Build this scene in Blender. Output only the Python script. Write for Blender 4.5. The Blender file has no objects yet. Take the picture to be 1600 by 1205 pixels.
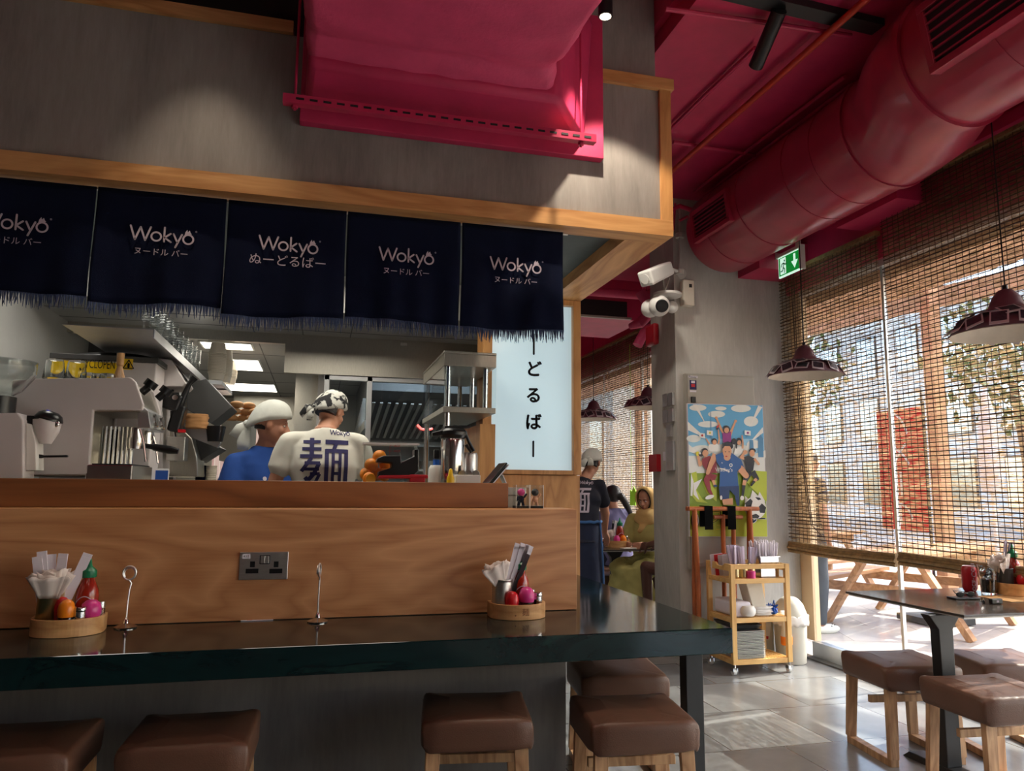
import bpy, bmesh, math, random
from mathutils import Vector, Matrix, Euler
from mathutils.bvhtree import BVHTree
random.seed(7)
PI = math.pi
S = bpy.context.scene
C = S.collection
# ------------------------------------------------------------------ camera
FPX, HC = 1165.7, 1.32
MR = ((0.9679681224711169, -0.2509121203150263, 0.008990092255298303),
      (0.04244337698162959, 0.1282366838704469, -0.9908349573265501),
      (0.24745964040654442, 0.9594782231968211, 0.1347785798297893))
cd = bpy.data.cameras.new('camera'); cam = bpy.data.objects.new('camera', cd); C.objects.link(cam)
cd.sensor_width = 36; cd.lens = FPX/1600*36; cd.clip_start = .05; cd.clip_end = 300
Rm = Matrix((MR[0], tuple(-v for v in MR[1]), tuple(-v for v in MR[2]))).transposed()
cam.matrix_world = Matrix.Translation((0, 0, HC)) @ Rm.to_4x4()
S.camera = cam
# ------------------------------------------------------------------ view, world, sun, large lights
S.view_settings.view_transform = 'Standard'; S.view_settings.look = 'None'
S.view_settings.exposure = 0.0; S.view_settings.gamma = 1; S.view_settings.use_curve_mapping = False
S.cycles.transparent_max_bounces = 24; S.cycles.max_bounces = 10; S.cycles.sample_clamp_indirect = 6
w = bpy.data.worlds.new('world'); S.world = w; w.use_nodes = True
nt = w.node_tree; bg = nt.nodes['Background']
sky = nt.nodes.new('ShaderNodeTexSky'); sky.sky_type = 'NISHITA'; sky.sun_disc = False
sky.sun_elevation = math.radians(42); sky.sun_rotation = math.radians(100); sky.dust_density = 3
nt.links.new(sky.outputs[0], bg.inputs[0]); bg.inputs[1].default_value = .95
def lamp(kind, name, loc, energy, color=(1,1,1), look=None, **kw):
    d = bpy.data.lights.new(name, kind); d.energy = energy; d.color = color
    for k, v in kw.items(): setattr(d, k, v)
    o = bpy.data.objects.new(name, d); C.objects.link(o); o.location = loc
    if look is not None: o.rotation_euler = (Vector(look)-Vector(loc)).to_track_quat('-Z', 'Y').to_euler()
    return o
lamp('SUN', 'sun', (8, 3, 8), 10.0, (1, .93, .82), look=(8-1.0, 3-.16, 8-.84), angle=math.radians(.6))
WARM = (1, .80, .62)
# kitchen area lamps; only the aisle and hot kitchen have fittings, built further down
lamp('AREA', 'kitchen_fill_light', (.1, 4.25, 2.64), 20, (1, .93, .80), look=(.1, 4.25, 0), size=1.0)  # added fill over the cooks and ledge items, has no fitting
lamp('AREA', 'machine_fill_light', (-1.2, 4.35, 2.66), 9, (1, .94, .86), look=(-1.2, 4.35, 0), size=.5)  # added lamp without a fitting, lifts the coffee machine area
lamp('AREA', 'kitchen_aisle_light', (-.8, 6.9, 2.40), 30, (1, .93, .80), look=(-.8, 6.9, 0), size=.8)
lamp('AREA', 'hot_kitchen_light', (1.0, 6.5, 2.40), 34, (.66, .84, 1), look=(1.0, 7.2, 0), size=.9)
SPOTS = [((1.22, 3.05, 3.60), (1.9, 3.44, 2.3), 60), ((-.62, 2.95, 3.75), (-.62, 3.5, 2.5), 16)]
# ------------------------------------------------------------------ pixel -> world rays (measured from the photograph)
def ray(px, py):
    a, b, c = px-800, py-602.5, FPX
    return Vector((MR[0][i]*a+MR[1][i]*b+MR[2][i]*c for i in range(3)))
def at(px, py, Y): d = ray(px, py); t = Y/d.y; return Vector((d.x*t, Y, HC+d.z*t))
def zat(px, py, Z): d = ray(px, py); t = (Z-HC)/d.z; return Vector((d.x*t, d.y*t, Z))
def xat(px, py, X): d = ray(px, py); t = X/d.x; return Vector((X, d.y*t, HC+d.z*t))
# ------------------------------------------------------------------ materials
def _mat(name):
    m = bpy.data.materials.new(name); m.use_nodes = True
    return m, m.node_tree, m.node_tree.nodes['Principled BSDF']
def _coord(nt, scale=(1,1,1)):
    t = nt.nodes.new('ShaderNodeTexCoord'); mp = nt.nodes.new('ShaderNodeMapping')
    g = nt.nodes.new('ShaderNodeNewGeometry')
    nt.links.new(g.outputs['Position'], mp.inputs[0]); mp.inputs['Scale'].default_value = scale
    return mp.outputs[0]
def _ocoord(nt, scale=(1,1,1)):
    t = nt.nodes.new('ShaderNodeTexCoord'); mp = nt.nodes.new('ShaderNodeMapping')
    nt.links.new(t.outputs['Object'], mp.inputs[0]); mp.inputs['Scale'].default_value = scale
    return mp.outputs[0]
def _noise(nt, vec, scale, detail=4, rough=.6, dist=0):
    n = nt.nodes.new('ShaderNodeTexNoise'); n.inputs['Scale'].default_value = scale
    n.inputs['Detail'].default_value = detail; n.inputs['Roughness'].default_value = rough
    n.inputs['Distortion'].default_value = dist; nt.links.new(vec, n.inputs['Vector']); return n.outputs[0]
def _ramp(nt, fac, stops):
    r = nt.nodes.new('ShaderNodeValToRGB'); nt.links.new(fac, r.inputs[0]); e = r.color_ramp.elements
    while len(e) < len(stops): e.new(.5)
    for k, (p, c) in enumerate(stops): e[k].position = p; e[k].color = (*c, 1)
    return r.outputs[0]
def _bump(nt, b, h, strength=.3, dist=.01):
    n = nt.nodes.new('ShaderNodeBump'); n.inputs['Strength'].default_value = strength; n.inputs['Distance'].default_value = dist
    nt.links.new(h, n.inputs['Height']); nt.links.new(n.outputs[0], b.inputs['Normal'])
def lin(r, g, b): return tuple((c/255/12.92 if c/255 <= .04045 else ((c/255+.055)/1.055)**2.4) for c in (r, g, b))
def paint(name, rgb, rough=.5, metal=0, var=.12, nscale=6, bump=0, bscale=60, **kw):
    m, nt, b = _mat(name); v = _ocoord(nt)
    n = _noise(nt, v, nscale)
    lo = tuple(c*(1-var) for c in rgb); hi = tuple(min(1, c*(1+var)) for c in rgb)
    nt.links.new(_ramp(nt, n, [(.3, lo), (.7, hi)]), b.inputs['Base Color'])
    b.inputs['Roughness'].default_value = rough; b.inputs['Metallic'].default_value = metal
    if bump: _bump(nt, b, _noise(nt, v, bscale, 3), bump, .004)
    for k, val in kw.items(): b.inputs[k.replace('_', ' ')].default_value = val
    return m
def wood(name, dark, light, axis='X', scale=1.0, rough=.45, rings=9, world=False):
    m, nt, b = _mat(name)
    st = {'X': (.16, 1, 1), 'Y': (1, .16, 1), 'Z': (1, 1, .16)}[axis]
    v = (_coord if world else _ocoord)(nt, tuple(s*scale for s in st))
    n1 = _noise(nt, v, 2.2, 3, .55, .6)
    mul = nt.nodes.new('ShaderNodeMath'); mul.operation = 'MULTIPLY'; mul.inputs[1].default_value = rings*3.1
    nt.links.new(n1, mul.inputs[0])
    sn = nt.nodes.new('ShaderNodeMath'); sn.operation = 'PINGPONG'; sn.inputs[1].default_value = 1
    nt.links.new(mul.outputs[0], sn.inputs[0])
    fine = _noise(nt, (_coord if world else _ocoord)(nt, tuple((s if s == 1 else .03)*scale for s in st)), 90, 3, .7)
    mx = nt.nodes.new('ShaderNodeMixRGB'); mx.blend_type = 'MIX'; mx.inputs[0].default_value = .45
    nt.links.new(sn.outputs[0], mx.inputs[1]); nt.links.new(fine, mx.inputs[2])
    mid = tuple((a+c)/2 for a, c in zip(dark, light))
    nt.links.new(_ramp(nt, mx.outputs[0], [(.12, dark), (.45, mid), (.85, light)]), b.inputs['Base Color'])
    b.inputs['Roughness'].default_value = rough
    _bump(nt, b, mx.outputs[0], .12, .002)
    return m
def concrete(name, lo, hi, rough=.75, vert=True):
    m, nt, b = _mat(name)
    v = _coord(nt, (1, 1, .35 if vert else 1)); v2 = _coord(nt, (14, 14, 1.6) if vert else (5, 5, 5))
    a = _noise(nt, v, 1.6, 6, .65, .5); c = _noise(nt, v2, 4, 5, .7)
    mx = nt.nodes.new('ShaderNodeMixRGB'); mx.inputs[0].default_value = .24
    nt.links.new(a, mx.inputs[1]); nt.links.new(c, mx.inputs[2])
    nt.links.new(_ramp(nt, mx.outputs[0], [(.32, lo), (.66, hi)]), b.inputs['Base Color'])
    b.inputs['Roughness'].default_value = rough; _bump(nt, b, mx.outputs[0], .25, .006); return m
def metal(name, rgb=(.6,.6,.6), rough=.3, brushed=None):
    m, nt, b = _mat(name); v = _ocoord(nt, brushed or (1,1,1))
    n = _noise(nt, v, 30 if brushed else 5, 3)
    nt.links.new(_ramp(nt, n, [(.3, tuple(c*.85 for c in rgb)), (.7, rgb)]), b.inputs['Base Color'])
    b.inputs['Metallic'].default_value = 1; b.inputs['Roughness'].default_value = rough
    return m
def pane(name, tint=(1,1,1), refl=.08, rough=.0):
    m, nt, b = _mat(name); nt.nodes.remove(b)
    t = nt.nodes.new('ShaderNodeBsdfTransparent'); t.inputs[0].default_value = (*tint, 1)
    g = nt.nodes.new('ShaderNodeBsdfGlossy'); g.inputs['Roughness'].default_value = rough
    lw = nt.nodes.new('ShaderNodeLayerWeight'); lw.inputs[0].default_value = .5
    pw = nt.nodes.new('ShaderNodeMath'); pw.operation = 'POWER'; pw.inputs[1].default_value = 4.5; nt.links.new(lw.outputs['Facing'], pw.inputs[0])
    fr = nt.nodes.new('ShaderNodeMath'); fr.operation = 'MULTIPLY_ADD'; fr.inputs[1].default_value = .9; fr.inputs[2].default_value = refl*.5; nt.links.new(pw.outputs[0], fr.inputs[0])
    mx = nt.nodes.new('ShaderNodeMixShader'); nt.links.new(fr.outputs[0], mx.inputs[0])
    nt.links.new(t.outputs[0], mx.inputs[1]); nt.links.new(g.outputs[0], mx.inputs[2])
    nt.links.new(mx.outputs[0], nt.nodes['Material Output'].inputs[0]); return m
def glow(name, rgb, strength):
    m, nt, b = _mat(name); b.inputs['Base Color'].default_value = (*rgb, 1)
    b.inputs['Emission Color'].default_value = (*rgb, 1); b.inputs['Emission Strength'].default_value = strength
    b.inputs['Roughness'].default_value = .15; return m
def tiles(name, lo, hi, w=.6, h=.6, mortar=(.2,.2,.2), rough=.3, rot=0, off=.5):
    m, nt, b = _mat(name); v = _coord(nt)
    v.node.inputs['Rotation'].default_value = (0, 0, rot)
    br = nt.nodes.new('ShaderNodeTexBrick'); nt.links.new(v, br.inputs[0]); br.offset = off
    br.inputs['Scale'].default_value = 1; br.inputs['Brick Width'].default_value = w; br.inputs['Row Height'].default_value = h
    br.inputs['Mortar Size'].default_value = .004; br.inputs['Mortar Smooth'].default_value = .1
    br.inputs['Color1'].default_value = (*lo, 1); br.inputs['Color2'].default_value = (*hi, 1); br.inputs['Mortar'].default_value = (*mortar, 1)
    n = _noise(nt, v, 3, 6, .65, 1.0); mx = nt.nodes.new('ShaderNodeMixRGB'); mx.blend_type = 'MULTIPLY'; mx.inputs[0].default_value = 1
    nt.links.new(br.outputs[0], mx.inputs[1]); nt.links.new(_ramp(nt, n, [(.25, (.72,.72,.72)), (.75, (1,1,1))]), mx.inputs[2])
    nt.links.new(mx.outputs[0], b.inputs['Base Color']); b.inputs['Roughness'].default_value = rough; return m
def reed(name):
    # fine split-bamboo weave: reeds with see-through slits between them
    m, nt, b = _mat(name); v = _coord(nt, (1, 1, 1))
    sep = nt.nodes.new('ShaderNodeSeparateXYZ'); nt.links.new(v, sep.inputs[0])
    n = _noise(nt, _coord(nt, (1, 12, 330)), 1, 2, .5)
    cr = _ramp(nt, _noise(nt, _coord(nt, (1, 1.5, 60)), 1, 2), [(.25, lin(104, 80, 56)), (.5, lin(152, 124, 92)), (.75, lin(190, 164, 128))])
    b.inputs['Roughness'].default_value = .6
    nt.links.new(cr, b.inputs['Base Color'])
    tl = nt.nodes.new('ShaderNodeBsdfTranslucent'); nt.links.new(cr, tl.inputs[0])
    m1 = nt.nodes.new('ShaderNodeMixShader'); m1.inputs[0].default_value = .5
    nt.links.new(b.outputs[0], m1.inputs[1]); nt.links.new(tl.outputs[0], m1.inputs[2])
    tr = nt.nodes.new('ShaderNodeBsdfTransparent'); m2 = nt.nodes.new('ShaderNodeMixShader')
    al = _ramp(nt, n, [(.47, (0,0,0)), (.57, (1,1,1))])
    nt.links.new(al, m2.inputs[0]); nt.links.new(m1.outputs[0], m2.inputs[2]); nt.links.new(tr.outputs[0], m2.inputs[1])
    nt.links.new(m2.outputs[0], nt.nodes['Material Output'].inputs[0]); return m
def marble(name, lo, mid, vein):
    m, nt, b = _mat(name); v = _coord(nt, (.5, 1, 1))
    n = _noise(nt, v, 3.2, 8, .62, 1.8)
    nt.links.new(_ramp(nt, n, [(.3, lo), (.52, mid), (.6, lo), (.72, vein)]), b.inputs['Base Color'])
    b.inputs['Roughness'].default_value = .09; b.inputs['IOR'].default_value = 1.5; b.inputs['Specular IOR Level'].default_value = .34; return m

MAG = lin(186, 40, 82)
M = dict(
 magenta=paint('magenta_paint', MAG, .42, bump=.05), magenta_d=paint('magenta_plaster', lin(188, 40, 86), .6, bump=.15, bscale=40),
 magenta_wrap=paint('magenta_canvas', lin(204, 66, 108), .62, bump=.45, bscale=55),
 duct=paint('duct_paint', lin(162, 42, 66), .30, bump=.02, Coat_Weight=.25),
 orange_pipe=paint('orange_red_paint', lin(190, 56, 30), .4),
 conc=concrete('concrete_plaster', lin(112, 106, 102), lin(158, 152, 146)),
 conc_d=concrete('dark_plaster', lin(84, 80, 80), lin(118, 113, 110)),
 col=concrete('column_plaster', lin(156, 152, 144), lin(206, 202, 194)),
 ash=wood('ash_veneer', lin(168, 112, 70), lin(204, 150, 104), 'X', 1.3, .42, 7, True),
 ash_x=wood('ash_trim_x', lin(176, 120, 66), lin(214, 162, 104), 'X', 3, .45, 3, True),
 ash_y=wood('ash_trim_y', lin(176, 120, 66), lin(220, 168, 108), 'Y', 3, .45, 3, True),
 ash_z=wood('ash_trim_z', lin(168, 114, 62), lin(206, 152, 94), 'Z', 3, .45, 3, True),
 ledge=wood('ledge_wood', lin(110, 66, 36), lin(150, 96, 56), 'X', 1.2, .4, 4, True),
 stoolwood=wood('stool_ash', lin(150, 108, 74), lin(206, 164, 122), 'Z', 4, .5, 4),
 bamboo=wood('bamboo_ply', lin(190, 138, 84), lin(226, 180, 124), 'X', 3, .4, 3),
 cart_x=wood('cart_bamboo_x', lin(190, 140, 76), lin(226, 182, 114), 'X', 4, .4, 2),
 cart_z=wood('cart_bamboo_z', lin(190, 140, 76), lin(226, 182, 114), 'Z', 4, .4, 2),
 stand=wood('stand_wood', lin(150, 74, 34), lin(190, 104, 54), 'Z', 5, .35, 3),
 deck=wood('picnic_wood', lin(150, 106, 72), lin(198, 150, 108), 'X', 2, .6, 4),
 leather=paint('brown_vinyl', lin(98, 67, 51), .42, bump=.25, bscale=220),
 marble=marble('green_marble', lin(5, 24, 27), lin(10, 36, 37), lin(30, 62, 56)),
 black=paint('black_metal', lin(22, 22, 24), .45), blackp=paint('black_plastic', lin(18, 18, 20), .3),
 tabtop=paint('table_laminate', lin(70, 62, 56), .14), grey=paint('grey_enamel', lin(168, 162, 150), .4, var=.03),
 dgrey=paint('dark_grey', lin(70, 70, 70), .5),
 steel=metal('brushed_steel', (.62, .60, .56), .32, (1, 1, 14)), steelp=metal('polished_steel', (.72, .71, .70), .12),
 kitsteel=metal('kitchen_steel', (.56, .53, .46), .34, (14, 1, 1)), alu=metal('aluminium', (.66, .67, .68), .38), gold=metal('gold_tin', (.75, .60, .32), .28),
 white=paint('white_plastic', lin(226, 224, 218), .4, var=.03), offw=paint('machine_white', lin(206, 199, 198), .33, var=.03),
 cream=paint('cream_paper', lin(224, 214, 196), .8, var=.05), paper=paint('white_paper', lin(222, 216, 224), .75, var=.05),
 lilac=paint('lilac_paper', lin(196, 184, 204), .75, var=.08), tissue=paint('tissue', lin(226, 214, 206), .9, var=.06),
 navy=paint('navy_cloth', lin(18, 24, 46), .95, bump=.5, bscale=500, Specular_IOR_Level=.1), fringe=paint('navy_thread', lin(62, 76, 110), .9),
 print_w=paint('pale_print', lin(196, 184, 196), .8, var=.04), print_n=paint('navy_print', lin(42, 38, 88), .8, var=.04),
 red=paint('red_plastic', lin(196, 24, 34), .3), callred=paint('alarm_red', lin(168, 22, 36), .35), pink=paint('pink_plastic', lin(214, 60, 140), .3),
 orange=paint('orange_plastic', lin(236, 132, 24), .3), green=paint('green_plastic', lin(14, 116, 76), .35), yellow=paint('yellow_plastic', lin(238, 196, 20), .35),
 sauce=paint('chili_sauce', lin(150, 34, 16), .18, Coat_Weight=.5), soy=paint('dark_sauce', lin(30, 12, 10), .12), fruit=paint('orange_peel', lin(240, 140, 20), .45, bump=.2, bscale=200),
 fruitin=paint('orange_flesh', lin(248, 176, 50), .4), blue=paint('blue_mop', lin(24, 92, 190), .6), denim=paint('denim', lin(58, 98, 150), .9), tan=paint('tan_board', lin(206, 178, 142), .7, var=.04),
 glassware=None, binw=paint('bin_plastic', lin(192, 188, 174), .4, var=.03),
 acryl=pane('clear_acrylic', (.93, .95, .95)), glass=pane('window_glass', (.96, .98, .98)), bagfilm=pane('bag_film', (.92, .92, .92), rough=.2),
 skin=paint('skin', lin(196, 140, 112), .5, var=.05), skin_m=paint('skin_medium', lin(184, 128, 102), .5, var=.05), skin_d=paint('skin_brown', lin(150, 98, 74), .5, var=.05), skin_dd=paint('skin_deep', lin(92, 58, 48), .45, var=.05),
 hair=paint('black_hair', lin(24, 20, 22), .45, bump=.6, bscale=120), eye=paint('eye_dark', lin(18, 14, 14), .15), lip=paint('lip', lin(150, 78, 70), .4),
 tee_w=paint('white_cotton', lin(222, 220, 208), .9, var=.03, bump=.15, bscale=30), tee_b=paint('blue_cotton', lin(32, 74, 150), .9, bump=.15, bscale=30), tee_k=paint('black_cotton', lin(30, 32, 46), .9, bump=.15, bscale=30),
 band_w=paint('white_bandana', lin(206, 208, 200), .9, bump=.4, bscale=25), lav=paint('lilac_cloth', lin(104, 100, 138), .9), hijab=paint('yellow_scarf', lin(222, 186, 122), .9, bump=.3, bscale=22), dress=paint('olive_dress', lin(180, 172, 106), .9, bump=.3, bscale=16),
 trous=paint('dark_trousers', lin(40, 42, 60), .9), greytr=paint('grey_trousers', lin(56, 62, 70), .9), apron=paint('apron_navy', lin(26, 34, 58), .9),
 reed=reed('bamboo_weave'), stick=paint('dark_reed', lin(66, 44, 26), .7, var=.3, nscale=20), valance=paint('bamboo_bundle', lin(132, 104, 66), .7, var=.35, nscale=30, bump=.4, bscale=150),
 lit_panel=glow('lit_panel', (1, .95, .82), 5.0), sign_lit=glow('sign_diffuser', lin(196, 222, 232), .52), exit_g=glow('exit_green', lin(10, 130, 50), .8), exit_w=glow('exit_white', lin(200, 240, 220), 1.0),
 led=glow('spot_led', (1, .86, .66), 6), red_glint=glow('red_reflection', (1, .12, .1), 3), blue_glint=glow('blue_reflection', lin(60, 60, 170), .6),  # the red and blue glows are reflections put in as emitters
 ink=paint('black_ink', lin(12, 13, 16), .8), strap=paint('black_webbing', lin(8, 8, 9), .95, Specular_IOR_Level=.1), wire=metal('bright_wire', (.86,.85,.83), .35), shade=paint('mauve_shade', lin(112, 70, 82), .55), shadein=paint('shade_lining', lin(206, 196, 182), .6),
 photo=paint('photo_print', lin(58, 50, 60), .35, var=.6, nscale=60), cardw=paint('card_border', lin(206, 196, 200), .6, var=.04),
 cardboard=paint('kraft_paper', lin(190, 138, 88), .8), box_w=paint('wrap_film', lin(220, 216, 210), .35, var=.08),
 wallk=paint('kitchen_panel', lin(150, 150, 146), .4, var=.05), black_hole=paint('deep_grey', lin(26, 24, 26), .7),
 acoustic=paint('dark_slot', lin(34, 26, 30), .8),
)
M['glassware'], _n, _b = _mat('clear_glass'); _b.inputs['Transmission Weight'].default_value = 1; _b.inputs['Roughness'].default_value = .02; _b.inputs['IOR'].default_value = 1.45; _b.inputs['Base Color'].default_value = (.93, .96, .95, 1)
# ------------------------------------------------------------------ mesh builder
WOFF = {}
def frame(d):
    d = Vector(d).normalized(); u = Vector((0,0,1)) if abs(d.z) < .95 else Vector((1,0,0))
    a = d.cross(u).normalized(); return a, d.cross(a).normalized()
class MB:
    def __init__(s): s.v = []; s.f = []; s.m = []; s.cur = 0
    def mat(s, i): s.cur = i; return s
    def add(s, vs, fs):
        n = len(s.v); s.v += [Vector(v) for v in vs]
        for f in fs: s.f.append([n+i for i in f]); s.m.append(s.cur)
        return s
    def box(s, c, d, rot=None, taper=1.0):
        x, y, z = (k/2 for k in d); t = taper
        vs = [(-x,-y,-z),(x,-y,-z),(x,y,-z),(-x,y,-z),(-x*t,-y*t,z),(x*t,-y*t,z),(x*t,y*t,z),(-x*t,y*t,z)]
        R = Euler(rot).to_matrix() if rot is not None and not isinstance(rot, Matrix) else rot
        vs = [(R @ Vector(v) if R is not None else Vector(v))+Vector(c) for v in vs]
        return s.add(vs, [(0,3,2,1),(4,5,6,7),(0,1,5,4),(1,2,6,5),(2,3,7,6),(3,0,4,7)])
    def b2(s, a, b):
        a, b = Vector(a), Vector(b); return s.box((a+b)/2, [abs(q) for q in (b-a)])
    def bar(s, p0, p1, w, h, up=(0,0,1), w1=None, h1=None):
        p0, p1 = Vector(p0), Vector(p1); d = (p1-p0).normalized(); u = Vector(up)
        a = d.cross(u)
        if a.length < 1e-4: a = d.cross(Vector((1,0,0)))
        a.normalize(); u = a.cross(d).normalized(); w1 = w if w1 is None else w1; h1 = h if h1 is None else h1
        vs = []
        for p, ww, hh in ((p0, w, h), (p1, w1, h1)):
            vs += [p-a*ww/2-u*hh/2, p+a*ww/2-u*hh/2, p+a*ww/2+u*hh/2, p-a*ww/2+u*hh/2]
        return s.add(vs, [(0,3,2,1),(4,5,6,7),(0,1,5,4),(1,2,6,5),(2,3,7,6),(3,0,4,7)])
    def rings(s, rs, cap=True, close=False):
        n = len(rs[0]); vs = [p for r in rs for p in r]; fs = []
        k = len(rs)
        for i in range(k if close else k-1):
            for j in range(n):
                a = i*n; b = ((i+1) % k)*n
                fs.append((a+j, a+(j+1) % n, b+(j+1) % n, b+j))
        if cap and not close: fs.append(tuple(range(n))[::-1]); fs.append(tuple((k-1)*n+j for j in range(n)))
        return s.add(vs, fs)
    def tube(s, pts, r, seg=10, cap=True, close=False):
        pts = [Vector(p) for p in pts]; n = len(pts); rr = r if isinstance(r, (list, tuple)) else [r]*n
        rs = []; a = None
        for i, p in enumerate(pts):
            if close: d = pts[(i+1) % n]-pts[i-1]
            else: d = pts[min(i+1, n-1)]-pts[max(i-1, 0)]
            d.normalize()
            if a is None: a, b = frame(d)
            else:
                a = (a-d*a.dot(d)).normalized(); b = d.cross(a)
            b = d.cross(a)
            rs.append([p+a*math.cos(t)*rr[i]+b*math.sin(t)*rr[i] for t in (2*PI*k/seg for k in range(seg))])
        return s.rings(rs, cap, close)
    def lathe(s, prof, c=(0,0,0), seg=20, cap=True, R=None):
        c = Vector(c); rs = []
        for r, z in prof:
            ring = [Vector((r*math.cos(2*PI*k/seg), r*math.sin(2*PI*k/seg), z)) for k in range(seg)]
            rs.append([(R @ p if R is not None else p)+c for p in ring])
        return s.rings(rs, cap)
    def ball(s, c, r, seg=12, ring=8, R=None):
        r = r if isinstance(r, (list, tuple)) else (r, r, r); c = Vector(c); rs = []
        for i in range(1, ring):
            t = PI*i/ring
            q = [Vector((r[0]*math.sin(t)*math.cos(2*PI*k/seg), r[1]*math.sin(t)*math.sin(2*PI*k/seg), -r[2]*math.cos(t))) for k in range(seg)]
            rs.append([(R @ p if R is not None else p)+c for p in q])
        n = len(s.v); s.rings(rs, False)
        e = [Vector((0,0,-r[2])), Vector((0,0,r[2]))]; e = [(R @ p if R is not None else p)+c for p in e]
        m = len(s.v); s.v += e
        for k in range(seg):
            s.f.append([m, n+(k+1) % seg, n+k]); s.m.append(s.cur)
            o = n+(ring-2)*seg; s.f.append([m+1, o+k, o+(k+1) % seg]); s.m.append(s.cur)
        return s
    def cap(s, p0, p1, r0, r1=None, seg=12):
        r1 = r0 if r1 is None else r1; p0, p1 = Vector(p0), Vector(p1); d = p1-p0
        L = d.length
        if L < 1e-5: return s.ball(p0, r0, seg)
        d.normalize(); a, b = frame(d); rs = []
        for i in range(1, 5):
            t = PI/2*i/4; rs.append((p0-d*r0*math.cos(t), r0*math.sin(t)))
        for i in range(0, 4):
            t = PI/2*i/4; rs.append((p1+d*r1*math.sin(t), r1*math.cos(t)))
        return s.rings([[c+a*math.cos(2*PI*k/seg)*r+b*math.sin(2*PI*k/seg)*r for k in range(seg)] for c, r in rs])
    def prism(s, poly, o, u, v, h):
        # poly (a,b) in plane o + a*u + b*v, extruded by vector h
        o, u, v, h = Vector(o), Vector(u), Vector(v), Vector(h); n = len(poly)
        A = [o+u*a+v*b for a, b in poly]; B = [p+h for p in A]
        return s.add(A+B, [tuple(range(n))[::-1], tuple(range(n, 2*n))]+[(i, (i+1) % n, n+(i+1) % n, n+i) for i in range(n)])
    def sheet(s, fn, nu, nv, thick=None):
        vs = [Vector(fn(i/nu, j/nv)) for j in range(nv+1) for i in range(nu+1)]
        fs = [(j*(nu+1)+i, j*(nu+1)+i+1, (j+1)*(nu+1)+i+1, (j+1)*(nu+1)+i) for j in range(nv) for i in range(nu)]
        return s.add(vs, fs)
    def stroke(s, pts, w, o, u, v, h, caps=True, seg=8):
        # flat ribbon drawn along 2D points
        P = [Vector(p) for p in pts]
        for i in range(len(P)-1):
            d = P[i+1]-P[i]
            if d.length < 1e-6: continue
            n = Vector((-d.y, d.x)).normalized()*w/2
            s.prism([tuple(P[i]-n), tuple(P[i+1]-n), tuple(P[i+1]+n), tuple(P[i]+n)], o, u, v, h)
        if caps:
            for p in P: s.prism([(p.x+w/2*math.cos(2*PI*k/seg), p.y+w/2*math.sin(2*PI*k/seg)) for k in range(seg)], o, u, v, h)
        return s
    def build(s, name, mats, parent=None, bevel=0, smooth=False, seg=2, loc=None, sub=0, solid=0, fix=True):
        mats = mats if isinstance(mats, (list, tuple)) else [mats]
        off = WOFF.get(parent.name, Vector()) if parent else Vector(loc or (0,0,0))
        me = bpy.data.meshes.new(name)
        me.from_pydata([v-off for v in s.v], [], s.f)
        for mt in mats: me.materials.append(M[mt] if isinstance(mt, str) else mt)
        if len(mats) > 1:
            for p, i in zip(me.polygons, s.m): p.material_index = i
        if fix:
            bm = bmesh.new(); bm.from_mesh(me); bmesh.ops.recalc_face_normals(bm, faces=bm.faces); bm.to_mesh(me); bm.free()
        if smooth:
            for p in me.polygons: p.use_smooth = True
            if smooth != 'all':
                try: me.set_sharp_from_angle(angle=math.radians(38))
                except Exception: pass
        o = bpy.data.objects.new(name, me); C.objects.link(o)
        if parent: o.parent = parent; WOFF[o.name] = off
        else: o.location = off
        if solid: md = o.modifiers.new('solid', 'SOLIDIFY'); md.thickness = solid
        if bevel: md = o.modifiers.new('bevel', 'BEVEL'); md.width = bevel; md.segments = seg; md.limit_method = 'ANGLE'
        if sub: md = o.modifiers.new('sub', 'SUBSURF'); md.levels = sub; md.render_levels = sub
        return o
def tag(o, label, cat, group=None, kind=None):
    if label: o['label'] = label
    if cat: o['category'] = cat
    if group: o['group'] = group
    if kind: o['kind'] = kind
    return o
def thing(name, label, cat, loc=(0,0,0), rz=0, group=None, W=True):
    """Empty at the base of a thing; with W its parts are given in world coordinates."""
    o = bpy.data.objects.new(name, None); C.objects.link(o); o.location = loc; o.empty_display_size = .1
    if W: WOFF[o.name] = Vector(loc)
    else: o.rotation_euler = (0, 0, rz); WOFF[o.name] = Vector()
    return tag(o, label, cat, group)
def struct(name, mb, mat, **kw):
    o = mb.build(name, mat, **kw); o['kind'] = 'structure'; return o
def kids(o): return [c for c in bpy.data.objects if c.parent == o]
def dup(o, loc=None, rz=None, label=None, group=None, parent=None, tree=None):
    c = o.copy(); C.objects.link(c); c.parent = parent
    WOFF[c.name] = WOFF.get(o.name, Vector())
    for k in (tree if tree is not None else kids(o)): dup(k, parent=c)
    if loc is not None: c.location = loc
    if rz is not None: c.rotation_euler = (0, 0, rz)
    if label: c['label'] = label
    if group: c['group'] = group
    return c
def text_mesh(body, size, align='CENTER'):
    c = bpy.data.curves.new('glyphs', 'FONT'); c.body = body; c.size = size; c.align_x = align; c.align_y = 'CENTER'; c.resolution_u = 3
    o = bpy.data.objects.new('glyphs', c); C.objects.link(o); bpy.context.view_layer.update()
    me = bpy.data.meshes.new_from_object(o.evaluated_get(bpy.context.evaluated_depsgraph_get()))
    vs = [v.co.copy() for v in me.vertices]; fs = [tuple(p.vertices) for p in me.polygons]
    bpy.data.objects.remove(o); bpy.data.curves.remove(c); bpy.data.meshes.remove(me)
    return vs, fs
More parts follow.
